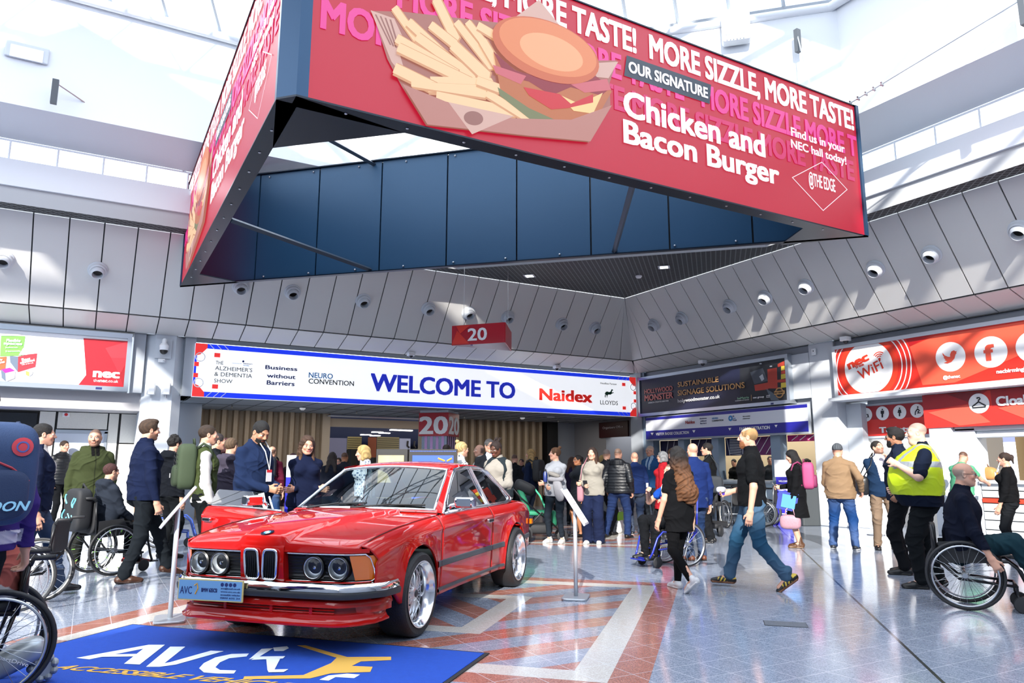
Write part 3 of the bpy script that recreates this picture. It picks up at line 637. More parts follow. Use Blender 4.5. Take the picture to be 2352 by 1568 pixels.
cpar(b.build('red_panel', [mat('poster_red', '#b3202b', .35), mat('poster_red_light', '#d6333c', .35), mat('poster_red_mid', '#c62a34', .35), mat('poster_red_dark', '#8f1a22', .35)], None), N_)
cpar(txt(PN, 'nec', (1052, 612), (1335, 630), 512, INKW, None, .045, .012), N_); cpar(txt(PN, 'the', (1050, 668), (1118, 671), 634, INKW, None, 0, .012), N_); cpar(txt(PN, 'nec', (1122, 671), (1205, 675), 634, INKW, None, .03, .012), N_); cpar(txt(PN, '.co.uk', (1210, 675), (1328, 682), 640, INKW, None, 0, .012), N_)
CUB = [mat('poster_green', '#6cc24a', .5), mat('poster_red_light', '#d6333c', .35), mat('poster_orange', '#d9572c', .5), mat('poster_photo', '#5d6b7e', .5), mat('poster_magenta', '#c2188b', .5), mat('poster_lilac', '#c9bfc9', .5), mat('poster_yellow', '#f0dc50', .5), mat('poster_pale', '#e3e3e6', .5), mat('poster_red', '#b3202b', .35)]
b = MB()
for mi, pts in ((7, [(0,150),(15,130),(210,135),(282,155)]), (0, [(12,155),(284,157),(250,374),(0,382)]), (7, [(210,372),(260,292),(420,350)]), (3, [(110,380),(205,385),(200,560),(115,450)]), (1, [(205,385),(418,348),(398,500),(200,560)]), (2, [(-60,395),(75,385),(60,520),(-60,560)]),
                (4, [(12,530),(110,510),(172,545),(60,572)]), (3, [(12,532),(62,572),(66,668),(18,625)]), (5, [(62,572),(172,546),(165,630),(66,668)]), (6, [(290,545),(332,560),(330,608),(290,590)]), (7, [(332,560),(372,540),(362,585),(330,608)])):
    q(pts, mi)
disc(b, PN, (290, 330), 38, .014, 24, .5); cpar(b.build('printed_cube', CUB, None), N_)
for s, l, r, top, off in (('Flexible', (75, 220), (230, 222), 186, .03), ('spaces', (45, 250), (247, 258), 218, .04), ('Best', (250, 440), (345, 425), 405, .03), ('connected', (232, 470), (392, 436), 440, .03), ('10% of the UK', (250, 485), (380, 462), 470, 0), ('34 conference rooms', (62, 292), (200, 290), 276, .0), ('22 interconnecting', (62, 335), (232, 330), 318, .0), ('ky', (0, 430), (30, 428), 408, .03), ('ces', (0, 465), (55, 455), 436, .03)):
    cpar(txt(PN, s, l, r, top, INKW, None, off, .016, tilt=True), N_)
b = MB(); b.box((-.0, 18.168, 2.97), (.12, 18.171, 3.02)); cpar(b.build('maker_label', INKN, None), N_)

# ---- billboard right of the corner
PH = Plane('x', 14.9, 5.113, 1440, 800)
Hh = empty('billboard', (14.9, 15, 2.9), 0, 'dark navy billboard with gold SUSTAINABLE SIGNAGE SOLUTIONS lettering on the right wall', 'billboard')
sb, rect = slab(PH, (135, 350), (1905, 60), (150, 808), (1925, 640), .2); cpar(sb.build('case', ALU, None), Hh)
cpar(frame_rect(PH, rect, .09, .05).build('frame', ALU, None), Hh)
h0, h1, z0, z1, bs = rect
b = MB(); b.poly([(14.89, -h, z) for h, z in ((h0+.08, z0+.08), (h1-.08, z0+.08), (h1-.08, z1-.08), (h0+.08, z1-.08))]); cpar(b.build('poster', mat('poster_navy', '#1b1f38', .4), None), Hh)
b = MB(); q = lambda pts, mi: (setattr(b, 'cur', mi), fpoly(b, PH, pts, .014+.0008*len(b.f)))
for mi, pts in ((0, [(1330,190),(1858,105),(1885,612),(1330,660)]), (1, [(1450,280),(1600,230),(1660,380),(1500,420)]), (2, [(1655,245),(1765,225),(1775,470),(1660,470)]), (2, [(1500,430),(1660,400),(1665,480),(1510,500)]), (3, [(1815,210),(1866,200),(1868,250),(1815,262)]), (2, [(1775,185),(1862,140),(1866,195),(1778,220)]),
                (2, [(1815,265),(1868,255),(1869,295),(1815,300)]), (3, [(1815,305),(1870,298),(1872,350),(1815,362)]), (2, [(1770,370),(1872,358),(1874,395),(1770,400)]), (3, [(1815,405),(1875,398),(1878,455),(1815,465)]), (4, [(1640,470),(1720,520),(1800,610),(1700,610)]), (5, [(1560,330),(1600,300),(1620,360),(1590,385)]), (5, [(1565,172),(1590,172),(1590,186),(1565,186)]), (5, [(1685,205),(1712,203),(1712,215),(1685,217)])): q(pts, mi)
cpar(b.build('shop_picture', [mat('pic_dark', '#23262c', .5), mat('pic_grey', '#4d545e', .5), mat('pic_red', '#b8402f', .5), mat('pic_yellow', '#e3c94b', .5), mat('pic_steel', '#5b6670', .5), mat('pic_pale', '#c5cbd2', .5)], None), Hh)
GOLD = mat('ink_gold', '#dba667', .5); SALM = mat('ink_salmon', '#d4746c', .5)
for s, l, r, top, m, off in (('HOLLYWOOD', (217, 535), (545, 500), 480, SALM, .02), ('MONSTER', (220, 618), (550, 583), 548, SALM, .03), ('DESIGN-CREATE-DELIVER', (262, 648), (502, 626), 632, INKW, .01), ('SUSTAINABLE', (608, 455), (1086, 408), 395, GOLD, .015), ('SIGNAGE SOLUTIONS', (608, 556), (1393, 468), 492, GOLD, .015),
    ('hollywoodmonster.co.uk', (608, 636), (1102, 588), 594, INKW, .01), ('beMatrix', (1310, 600), (1445, 585), 572, mat('ink_mint', '#8fc0a0', .5), .01), ('EXHIBITION PRINT PARTNER', (1283, 622), (1446, 608), 612, INKW, 0), ('nec group', (1493, 588), (1620, 575), 566, INKW, .02), ('retail', (1648, 560), (1690, 556), 546, INKW, .02), ('Partner', (1648, 578), (1692, 574), 564, INKW, .02)):
    cpar(txt(PH, s, l, r, top, m, None, off, .032), Hh)
b = MB(); disc(b, PH, (1800, 520), 62, .034, 40, .88); disc(b, PH, (1800, 520), 50, .034, 40, .93); fpoly(b, PH, [(1740, 505), (1862, 492), (1862, 532), (1740, 545)], .036); b.tube([tuple(PH.px(1470, 545, .034)), tuple(PH.px(1470, 615, .034))], .006, 4); cpar(b.build('round_badge', GOLD, None), Hh)
cpar(txt(PH, 'FAST SERVICE', (1748, 535), (1856, 523), 512, INKB, None, .01, .042), Hh)
b = MB(); b.box((14.84, -h1-.02+.0, 0), (14.84, 0, 0)) if 0 else fpoly(b, PH, [(1705, 640), (1740, 637), (1740, 657), (1705, 660)], .053); cpar(b.build('maker_label', INKN, None), Hh)

# ---- registration fascia
PR = Plane('x', 14.88, 5.113, 1440, 800)
Rg = empty('registration_fascia', (14.88, 15, 2.15), 0, 'white and navy fascia lettered VISITOR BADGE COLLECTION above the registration counter', 'sign')
ya, yb_ = 17.72, 11.78
b = MB(); b.box((14.88, yb_, 2.14), (14.98, ya, 2.86)); cpar(b.build('fascia_box', GREYP, None), Rg)
b = MB(); b.box((14.87, yb_, 2.44), (14.879, ya, 2.76)); cpar(b.build('white_band', mat('band_white', '#dfe2ea', .4), None), Rg)
b = MB(); b.box((14.87, yb_, 2.19), (14.879, ya, 2.44)); b.box((14.87, yb_, 2.76), (14.879, ya, 2.84)); cpar(b.build('navy_band', mat('band_navy', '#20208c', .4), None), Rg)
for s, l, r, top, m, off in (('Naidex', (693, 886), (803, 877), 850, mat('ink_maroon', '#a0302c', .5), .03), ('Business', (862, 832), (942, 826), 815, NAVYI, .01), ('without', (866, 860), (940, 853), 843, NAVYI, .01), ('Barriers', (866, 888), (940, 880), 870, NAVYI, .01), ('NEURO', (1005, 832), (1075, 826), 812, CYAN, .01), ('CONVENTION', (1005, 860), (1137, 850), 840, DARKI, .01),
    ('UK', (1240, 805), (1268, 803), 788, NAVYI, .01), ('Care', (1243, 828), (1282, 825), 812, CYAN, .01), ('Week', (1243, 850), (1295, 846), 834, NAVYI, .01), ('THE ALZHEIMERS', (1365, 806), (1452, 800), 794, DARKI, 0), ('& DEMENTIA SHOW', (1365, 832), (1450, 826), 820, DARKI, 0),
    ('VISITOR BADGE COLLECTION', (346, 1022), (733, 1000), 990, INKW, .02), ('FAST REGISTRATION', (1330, 965), (1683, 944), 925, INKW, .02)):
    cpar(txt(PR, s, l, r, top, m, None, off, .016), Rg)
b = MB()
for cx, cy in ((300, 1005), (790, 975), (1212, 948), (1755, 912)): fpoly(b, PR, [(cx-18, cy-14), (cx+18, cy-16), (cx, cy+16)], .014)
cpar(b.build('arrow_mark', INKW, None), Rg)
b = MB(); disc(b, PR, (1220, 820), 34, .014, 20, .35); cpar(b.build('round_mark', CYAN, None), Rg)
# coloured header boards behind the fascia
PU = [mat('board_navy', '#1b1640', .4), mat('board_plum', '#6b2161', .4), mat('board_pink', '#d02c7c', .4), INKW]
for i, (y0, y1, zb, c, lab) in enumerate(((16.45, 17.55, 1.2, 0, 'near-black header board with thin white strokes over the first counter bay'), (15.1, 16.2, 1.66, 0, 'near-black header board over the second counter bay'), (13.05, 14.85, 1.66, 1, 'plum header board with white hatching over the third counter bay'), (11.78, 12.75, 1.98, 2, 'narrow bright pink header board beside the white pier'))):
    t = empty('header_board', (15.28, (y0+y1)/2, zb), 0, lab, 'board'); b = MB(); b.box((15.28, y0, zb), (15.33, y1, 2.14)); cpar(b.build('panel', PU[c], None), t)
    if i == 2: b = MB(); b.box((15.275, 14.0, zb), (15.279, y1, 2.14)); cpar(b.build('navy_half', PU[0], None), t)
    b = MB()
    if i == 2:
        for k in range(10): b.tube([(15.27, 14.72-.02*k*.2, 1.72+.042*k), (15.27, 14.28, 1.68+.046*k)], .007, 4)
        b.tube([(15.27, 14.8, 2.13), (15.27, 14.7, 1.67)], .008, 4); b.tube([(15.27, 14.2, 2.13), (15.27, 14.24, 1.67)], .008, 4)
    for k in range(3 if i else 2):
        w_ = (y1-y0)*.22; c = y1-(y1-y0)*(.25+.25*k) if i != 2 else 13.75-.25*k
        b.tube([(15.27, c+w_*.5, zb+.03), (15.27, c-w_*.4, 2.12)], .010, 4)
    cpar(b.build('white_stroke', INKW, None), t)

# ---- the wifi billboard and the signs under it
PQ = Plane('x', 14.86, 4.356, 1860, 720)
Q = empty('billboard', (14.86, 5, 2.95), 0, 'bright red billboard with free wifi disc and round white icons, right wall', 'billboard')
yl = onX(1911, 800, 14.86).y
b = MB(); b.box((14.9, -4, 2.9), (15.2, yl, 4.12)); cpar(b.build('case', ALU, None), Q)
b = MB(); b.box((14.84, -4, 4.04), (14.9, yl, 4.12)); b.box((14.84, -4, 2.9), (14.9, yl, 2.97)); b.box((14.84, yl-.07, 2.97), (14.9, yl, 4.04)); b.box((14.6, -4, 2.83), (15.1, yl, 2.9)); cpar(b.build('frame', LGREY, None), Q)
QR = [mat('wifi_red', '#d22a1e', .4), mat('wifi_light', '#e8573f', .4), mat('wifi_orange', '#d8381f', .4), mat('wifi_dark', '#b3161b', .4), INKW]
b = MB(); b.box((14.872, -4, 2.97), (14.899, yl-.07, 4.04)); cpar(b.build('poster', QR[0], None), Q)
PQ2 = Plane('x', 14.872, 4.356, 1860, 720)
b = MB(); b.cur = 1; fpoly(b, PQ2, [(1000, 330), (1250, 225), (2143, 80), (2143, 400), (1450, 690), (1130, 715)], .003); b.cur = 3; fpoly(b, PQ2, [(960, 245), (1240, 205), (1000, 330)], .003); cpar(b.build('printed_facet', QR, None), Q)
cw = PQ2.px(585, 540)
b = MB()
for k, r in enumerate((1.22, 1.36, 1.5, 1.64)):
    rr = .262*1.0*r*1.0
def clipdisc(c, r, m, lay, r0=0, name='printed_disc'):
    b = MB(); C0 = PQ2.px(*c, lay); R_ = abs(PQ2.px(c[0], c[1]-r).z-C0.z); n = 96; pts = []
    def P_(rad, a): return (C0.x, min(yl-.07, C0.y-rad*cos(a)), max(2.98, min(4.035, C0.z+rad*sin(a))))
    if r0: b.grid([[P_(R_*r0, 2*pi*k/n) for k in range(n+1)], [P_(R_, 2*pi*k/n) for k in range(n+1)]])
    else: b.poly([P_(R_, 2*pi*k/n) for k in range(n)])
    return cpar(b.build(name, m, None), Q)
clipdisc((585, 540), 318, QR[2], .006); clipdisc((585, 540), 450, INKW, .005, .975, 'ring_line'); clipdisc((585, 540), 405, INKW, .005, .975, 'ring_line'); clipdisc((585, 540), 360, INKW, .005, .97, 'ring_line'); clipdisc((585, 540), 262, INKW, .008)
for s, l, r, top, off, ck in (('nec', (400, 556), (592, 462), 470, .05, 1.), ('free', (466, 552), (546, 516), 522, .02, 1.), ('WiFi', (512, 665), (742, 545), 560, .01, 1.)): cpar(txt(PQ2, s, l, r, top, QR[2], None, off, .012, tilt=True, capk=ck), Q)
cpar(txt(PQ2, 'Stay Connected', (484, 750), (745, 690), 725, mat('ink_pale', '#e4dcdc', .5), None, 0, .012, tilt=True), Q)
b = MB()
for r, r0 in ((14, 0), (36, .72), (56, .82), (76, .87)): disc(b, PQ2, (700, 455), r, .012, 20, r0, 50 if r0 else 0, 145 if r0 else 360)
cpar(b.build('wave_mark', QR[2], None), Q)
for c, r in (((1408, 432), 148), ((1811, 384), 157), ((2235, 330), 160)):
    b = MB(); disc(b, PQ2, c, r, .006); cpar(b.build('icon_disc', INKW, None), Q)
b = MB(); fpoly(b, PQ2, [(1332, 392), (1352, 418), (1385, 432), (1408, 432), (1406, 408), (1420, 378), (1445, 367), (1462, 378), (1475, 374), (1466, 392), (1474, 394), (1462, 408), (1450, 450), (1420, 484), (1380, 500), (1345, 494), (1378, 478), (1350, 465), (1362, 462), (1338, 438), (1350, 438), (1332, 412)], .012); cpar(b.build('bird_mark', QR[1], None), Q)
cpar(txt(PQ2, 'f', (1765, 468), (1845, 458), 312, QR[1], None, .05, .012), Q); cpar(txt(PQ2, '@thenec', (1340, 656), (1508, 640), 622, INKW, None, .03, .012), Q); cpar(txt(PQ2, 'necbirmingham', (1875, 600), (2250, 556), 560, INKW, None, .03, .012), Q)

PT = Plane('x', 15.5, 4.356, 1860, 720)
T_ = empty('toilets_sign', (15.5, 9.8, 2), 0, 'red Toilets sign with four round white pictograms over the passage', 'sign')
ty0, ty1 = onX(1960, 940, 15.5).y, 8.6
b = MB(); b.box((15.5, ty1, 2.0), (15.56, ty0, 2.78)); cpar(b.build('board', LGREY, None), T_)
b = MB(); b.box((15.492, ty1, 2.05), (15.499, ty0-.05, 2.42)); b.cur = 1; b.box((15.492, ty1, 2.42), (15.499, ty0-.05, 2.73)); cpar(b.build('red_print', [mat('print_red', '#d8332c', .4), mat('print_dark_red', '#a32028', .4)], None), T_)
b = MB()
for c in ((563, 1010), (730, 997), (902, 985), (1075, 972)): disc(b, PT, c, 70, .012)
cpar(b.build('pictogram_disc', INKW, None), T_)
b = MB()
def person_icon(cx, cy, skirt):
    disc(b, PT, (cx, cy-38), 8, .016, 14)
    fpoly(b, PT, [(cx-17, cy-26), (cx+17, cy-27), (cx+16, cy+5), (cx+9, cy+5), (cx+8, cy+42), (cx-8, cy+42), (cx-9, cy+5), (cx-16, cy+5)] if not skirt else [(cx-12, cy-26), (cx+12, cy-27), (cx+20, cy+8), (cx+8, cy+8), (cx+7, cy+42), (cx-7, cy+42), (cx-8, cy+8), (cx-20, cy+8)], .016)
person_icon(730, 997, False); person_icon(902, 985, True)
disc(b, PT, (560, 975), 8, .016, 14); fpoly(b, PT, [(553, 986), (563, 986), (566, 1006), (588, 1004), (598, 1038), (590, 1040), (580, 1012), (556, 1014)], .016); disc(b, PT, (562, 1022), 27, .016, 28, .8, 100, 380)
disc(b, PT, (1085, 935), 8, .016, 14); fpoly(b, PT, [(1080, 946), (1090, 950), (1108, 972), (1100, 976), (1084, 962), (1066, 985), (1064, 1014), (1054, 1014), (1056, 980)], .016); fpoly(b, PT, [(1078, 992), (1114, 988), (1114, 996), (1078, 1000)], .016); disc(b, PT, (1090, 982), 9, .016, 14)
cpar(b.build('pictogram', INKB, None), T_); cpar(txt(PT, 'Toilets', (705, 1192), (1010, 1165), 1135, INKW, None, .04, .014), T_)

PC = Plane('x', 14.98, 4.356, 1860, 720)
K = empty('cloakroom_sign', (14.98, 5, 2.15), 0, 'long red Cloakroom sign with coat hanger disc above the right counter', 'sign')
cy0 = onX(2118, 910, 14.98).y; KR = [mat('print_red', '#d8332c', .4), mat('print_dark_red', '#a32028', .4), mat('print_maroon', '#7d1c24', .4), mat('print_coral', '#e85a48', .4)]
b = MB(); b.box((14.98, -4, 2.14), (15.3, cy0, 2.82)); cpar(b.build('board', KR[0], None), K)
b = MB()
for k in range(9):
    y = cy0-1.35*k
    for mi, pts in ((1, [(y, 2.81), (y-1.3, 2.81), (y-.9, 2.58), (y, 2.5)]), (2, [(y-.5, 2.81), (y-1.2, 2.81), (y-.95, 2.6)]), (3, [(y-.1, 2.46), (y-.9, 2.56), (y-1.3, 2.2), (y-.7, 2.16)])):
        b.cur = mi; b.poly([(14.976-.0005*mi, max(-4, a), c) for a, c in pts])
cpar(b.build('printed_facet', KR, None), K)
b = MB(); disc(b, PC, (1695, 898), 100, .012); cpar(b.build('icon_disc', INKW, None), K)
b = MB(); b.tube([tuple(PC.px(x, y, .016)) for x, y in ((1675, 850), (1682, 842), (1700, 840), (1708, 852), (1692, 868), (1692, 882), (1632, 930), (1634, 942), (1765, 932), (1768, 922), (1692, 882))], .013, 6); cpar(b.build('hanger_mark', INKB, None), K)
cpar(txt(PC, 'Cloakroom', (1878, 922), (2560, 880), 828, INKW, None, .04, .016), K)

# organisers office, the pillar with the number, the small hanging number sign
PO = Plane('x', 15.28, 8.711, 1230, 930)
O_ = empty('office_sign', (15.28, 19.5, 2.4), 0, 'dark maroon Organisers Office sign under the end of the welcome sign', 'sign')
y0_, y1_ = onX(1375, 975, 15.28).y, onX(1441, 970, 15.28).y
b = MB(); b.box((15.29, y1_, 2.34), (15.345, y0_, 2.86)); cpar(b.build('board', mat('maroon_board', '#3a0f14', .4), None), O_); cpar(txt(PO, 'Organisers Office', (1345, 480), (1752, 455), 432, mat('ink_grey', '#b9b0b2', .5), None, 0, .004), O_)
pil = empty('number_pillar', (8.75, 19.6, 0), radians(45), 'square pillar with red number 20 panels under the welcome sign', 'pillar'); hw = .45
b = MB(); b.box((-.38, -.38, 0), (.38, .38, 2.2)); b.build('shaft', mat('pillar_steel', '#8f97a3', .2, .8), pil)
b = MB()
for k in range(4): b.box((-.385, -.30+.17*k, .6), (-.381, -.22+.17*k, 2.2)); b.box((-.30+.17*k, -.385, .6), (-.22+.17*k, -.381, 2.2))
b.build('lilac_stripe', mat('stripe_lilac', '#c79bd0', .3), pil)
b = MB(); b.box((-hw, -hw, 2.2), (hw, hw, 2.86)); b.build('number_panel', mat('panel_red', '#b51f2e', .35), pil)
b = MB(); b.box((-hw+.02, -hw+.02, 2.86), (hw-.02, hw-.02, 2.93)); b.build('cap', LGREY, pil)
lettering('20', INKW, pil, (-hw+.04, -hw-.004, 2.27), (1, 0, 0), (0, 0, 1), .82, .5, .03, .002); lettering('20', INKW, pil, (-hw-.004, hw-.04, 2.27), (0, -1, 0), (0, 0, 1), .82, .5, .03, .002)
hs = empty('number_sign', (7.2, 15.5, 4.15), 0, 'small red hanging sign with white number 20 below the mesh ceiling', 'sign')
Lp = Vector((7.21, 15.5, 0)); R2 = Vector((8.8, 15.5, 0)); d1 = Vector((.64, -.77, 0)).normalized(); R1 = Lp+d1*1.33
def board(a, c, z0, z1, m, nm):
    n = (c-a).cross(Vector((0, 0, 1))).normalized()*.02; b = MB(); b.prism([(a.x, a.y, z0), (c.x, c.y, z0), (c.x, c.y, z1), (a.x, a.y, z1)], tuple(n)); return cpar(b.build(nm, m, None), hs)
board(Lp, R1, 4.15, 4.62, mat('panel_red', '#b51f2e', .35), 'red_board'); board(Lp+Vector((.02, .03, 0)), R2, 4.15, 4.62, PAPER, 'white_board'); board(R1, R2, 4.15, 4.62, mat('panel_red', '#b51f2e', .35), 'red_board')
n1 = d1.cross(Vector((0, 0, 1))); fb = MB()
for f0, z0, f1, z1, f2, z2 in ((.08, 4.61, .36, 4.61, .16, 4.42), (.0, 4.17, .34, 4.17, .1, 4.5)):
    fb.poly([tuple(Lp+d1*1.33*f+n1*.024+Vector((0, 0, z))) for f, z in ((f0, z0), (f1, z1), (f2, z2))])
cpar(fb.build('printed_facet', mat('print_bright', '#e0392c', .4), None), hs)
cpar(lettering('20', INKW, None, Lp+d1*.42+n1*.026+Vector((0, 0, 4.24)), d1, (0, 0, 1), .47, .3, .02, .002), hs)
cpar(lettering('MAP', mat('ink_lilac', '#8d84c4', .5), None, R2+Vector((-1.1, .001, 4.2)), (1, 0, 0), (0, 0, 1), .9, .3, .01, .002), hs)
b = MB(); b.tube([tuple(Lp+Vector((.25, -.1, 4.62))), tuple(Lp+Vector((.25, -.1, 6.1)))], .006, 5); b.tube([tuple(R2+Vector((-.25, -.3, 4.62))), tuple(R2+Vector((-.25, -.3, 6.1)))], .006, 5); cpar(b.build('hanging_wire', STEEL, None), hs)
# ---------------------------------------------------------------- the red coupe (own axes: x forward, y to its left, z up)
CAR = empty('car', (1.81, 6.322, 0), math.atan2(-.676, -.737), 'glossy red vintage coupe with chrome trim parked on the patterned floor', 'car')
def carpaint():
    m = mat('car_red', '#ab0903', .5, 0., coat=1., spec=.1); return m
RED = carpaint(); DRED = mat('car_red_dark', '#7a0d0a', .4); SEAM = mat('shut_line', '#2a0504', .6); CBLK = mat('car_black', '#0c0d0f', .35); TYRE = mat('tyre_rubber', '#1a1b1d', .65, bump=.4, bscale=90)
RIM = mat('polished_rim', '#dfe1e4', .16, 1.); RIMS = mat('silver_mesh', '#c9ccd0', .3, .85); AMBER = mat('amber_lens', '#c2620a', .12, coat=1., emit='#a04a04', es=.12); LENS = glass('lamp_glass', '#f4f8fa', .25); CARGLASS = glass('car_glass', '#b4c8cc', .42)
TRIMB = mat('side_rubber', '#3c4248', .5); REFL = mat('lamp_reflector', '#e4e8ec', .35, .6)
def ip(x, tab):
    t = sorted(tab); xs = [a for a, _ in t]; ys = [c for _, c in t]
    # smooth (pchip-like) interpolation
    x = min(max(x, xs[0]), xs[-1])
    for i in range(len(xs)-1):
        if x <= xs[i+1]:
            h = xs[i+1]-xs[i]; s = (x-xs[i])/h; d = (ys[i+1]-ys[i])/h
            d0 = (ys[i]-ys[i-1])/(xs[i]-xs[i-1]) if i > 0 else d; d1 = (ys[i+2]-ys[i+1])/(xs[i+2]-xs[i+1]) if i+2 < len(xs) else d
            m0 = (d0+d)/2 if d0*d > 0 else 0; m1 = (d1+d)/2 if d1*d > 0 else 0
            return ys[i]*(1+2*s)*(1-s)**2+h*m0*s*(1-s)**2+ys[i+1]*s*s*(3-2*s)+h*m1*s*s*(s-1)
    return ys[-1]
ZS = [(.93,.755),(.7,.80),(.35,.845),(0,.875),(-.5,.90),(-1.2,.915),(-2.,.92),(-2.7,.925),(-3.2,.915),(-3.5,.885),(-3.62,.85)]
WS = [(.93,.79),(.6,.80),(.2,.81),(-.5,.80),(-1.2,.79),(-2.6,.79),(-3.2,.76),(-3.62,.70)]
XN, XT = .875, -3.60
def xf(v):
    v = abs(v); return XN-.025*(v/.6)**2-(3.2*(v-.62)**2 if v > .62 else 0)
def xt(v):
    v = abs(v); return XT+.03*(v/.6)**2+(2.5*(v-.6)**2 if v > .6 else 0)
def warp(x, v):
    if x > .25: return .25+(x-.25)/(XN-.25)*(xf(v)-.25)
    if x < -3.1: return -3.1+(x+3.1)/(XT+3.1)*(xt(v)+3.1)
    return x
AR = .372
def arch(x):
    for xc in (0., -2.626):
        d = abs(x-xc)
        if d < AR: return .325+sqrt(AR*AR-d*d)
    return 0.
def zsill(x): return ip(x, [(.9,.40),(.5,.40),(.38,.30),(0,.23),(-2.6,.23),(-3.0,.30),(-3.6,.36)])
def body_w(x, z):
    zs, ws = ip(x, ZS), ip(x, WS); zc = zs-.11; wm = ws+.055
    if z >= zs-.02: w = ws
    elif z >= zc: w = ws+(wm-ws)*min(1, ((zs-.02-z)/(zs-.02-zc)))**.75
    else:
        w = wm-.012-(.03*((zc-z)/.6)**1.6)
    for xc in (0., -2.626):        # wheel-arch lips swell outward
        r = sqrt((x-xc)**2+(z-.325)**2)
        if r < AR+.16 and z < zc: w += .035*max(0, 1-abs(r-AR)/.14)**1.5
    return w
def side_row(x):
    zs = ip(x, ZS); zc = zs-.11; zl = max(zsill(x), arch(x)); z3 = zc-.02
    zz = [zl, zl+.012, zl+(z3-zl)*.2, zl+(z3-zl)*.4, zl+(z3-zl)*.6, zl+(z3-zl)*.8, z3, zc, zc+.012, zs-.055, zs-.03, zs-.012, zs]
    row = []
    for i, z in enumerate(zz):
        w = body_w(x, z)-(.004 if i == 7 else 0)-(.018 if i == 0 else 0)
        if i == 12: w -= .035
        if i == 11: w -= .010
        row.append((warp(x, w), w, z))
    return row
def hood_pt(x, f, rear=False):
    """f 0 at the shoulder, 1 at the middle"""
    zs, ws = ip(x, ZS), ip(x, WS)-.035; v = ws*(1-f); z = zs+.035*(1-(v/ws)**2)
    if not rear:
        hb = ip(x, [(.9, .21), (.5, .27), (-.5, .47)]); k = min(1, max(0, (hb-v)/.045)); z += .032*k*k*(3-2*k)
        z -= .03*max(0, (x-.72)/.18)**2*(1-.6*k)
    else: z += .012*min(1, max(0, (.58-v)/.05))
    return (warp(x, v), v, z)
def frange(a, b, n): return [a+(b-a)*i/(n-1) for i in range(n)]
def stations(a, b, n):
    s = set(round(x, 4) for x in frange(a, b, n))
    for xc in (0., -2.626):
        for e in (xc-AR, xc+AR):
            for d in (-.0001, .0001):
                if b <= e+d <= a: s.add(round(e+d, 4))
    return sorted(s, reverse=True)
def side_part(name, a, b, n, sg, drop=0, parent=CAR):
    mb = MB(); mb.grid([[(p[0], p[1]*sg, p[2]) for p in side_row(x)] for x in stations(a, b, n)]); o = mb.build(name, RED, parent, smooth=True, weld=True)
    sd = o.modifiers.new('thickness', 'SOLIDIFY'); sd.thickness = .012; sd.offset = 1 if False else -1; return o
g = .0035
for sg in (1, -1):
    side_part('front_fender', XN, -.50+g, 60, sg)
    if sg == 1: DOOR_L = side_part('door', -.50-g, -1.87+g, 40, sg)
    side_part('rear_quarter', -1.87-g, XT, 66, sg)
FS = [0, .05, .12, .2, .3, .4, .45, .5, .55, .6, .64, .68, .70, .72, .74, .76, .80, .86, .92, 1.]
def top_part(name, xs, rear=False):
    mb = MB(); rows = []
    for x in xs:
        h = [hood_pt(x, f, rear) for f in FS]; h[0] = (h[0][0], h[0][1]-.003, h[0][2]); rows.append(h+[(p[0], -p[1], p[2]) for p in h[-2::-1]])
    mb.grid(rows); o = mb.build(name, RED, CAR, smooth=True); sd = o.modifiers.new('thickness', 'SOLIDIFY'); sd.thickness = .01; sd.offset = -1; return o
HOOD = top_part('hood', frange(XN, -.46, 56)); top_part('trunk_lid', frange(-2.98, XT, 24), True)
mb = MB()
def ring_line(x0, x1, n, f): return [hood_pt(x, f) for x in frange(x0, x1, n)]
for sg in (1, -1):
    mb.tube([(p[0], (p[1]+.0)*sg, p[2]+.001) for p in (hood_pt(x, .0) for x in frange(XN-.02, -.5, 30))], .0035, 5)
    for xx in ((-.50, -1.87) if sg == 1 else (-.5,)): mb.tube([(p[0], (p[1]-.004)*sg, p[2]) for p in side_row(xx)], .0045, 5)
mb.build('shut_line', SEAM, CAR)
# nose: rows down the front
VS = [-.80+.02*k for k in range(81)]
def nose_rows(rows, m, name, v0=-.80, v1=.80, th=0):
    mb = MB(); vs = [v for v in VS if v0-1e-6 <= v <= v1+1e-6]
    mb.grid([[(xf(v)+dx(v) if callable(dx) else xf(v)+dx, v, z(v) if callable(z) else z) for v in vs] for dx, z in rows]); return mb.build(name, m, CAR, smooth=True)
def lead(v): return hood_pt(XN, 1-abs(v)/(ip(XN, WS)-.035) if abs(v) < ip(XN, WS)-.035 else 0)[2]
nose_rows([(0, lead), (.004, lambda v: lead(v)-.02), (.002, lambda v: .715), (-.02, .712), (-.05, .70)], RED, 'nose_panel')
nose_rows([(-.045, .70), (-.075, .515), (-.06, .51)], CBLK, 'grille_backing')
nose_rows([(-.045, .515), (-.03, .508), (-.03, .40), (-.08, .36)], RED, 'front_valance')
mb = MB()                      # thin slats
for k in range(7):
    z = .685-.025*k
    for v0, v1 in ((.2, .33), (-.33, -.2), (.47, .53), (-.53, -.47)): mb.tube([(xf(v)-.04-.03*(.7-z)/.19, v, z) for v in frange(v0, v1, 5)], .004, 4)
mb.build('grille_slat', mat('slat_grey', '#2c2f33', .3, .5), CAR)
mb = MB()                      # bright outline of the two grille fields
for sg in (1, -1):
    pth = [(xf(v)-.012, v*sg, .706) for v in frange(.185, .775, 24)]+[(xf(.795)-.02, .798*sg, .68), (xf(.80)-.05, .815*sg, .60), (xf(.80)-.07, .815*sg, .53)]+[(xf(v)-.055, v*sg, .512) for v in frange(.79, .20, 24)]
    mb.tube(pth, .006, 6)
mb.build('grille_trim', CHROME, CAR, smooth='all')
mb = MB()                      # centre block that carries the kidneys
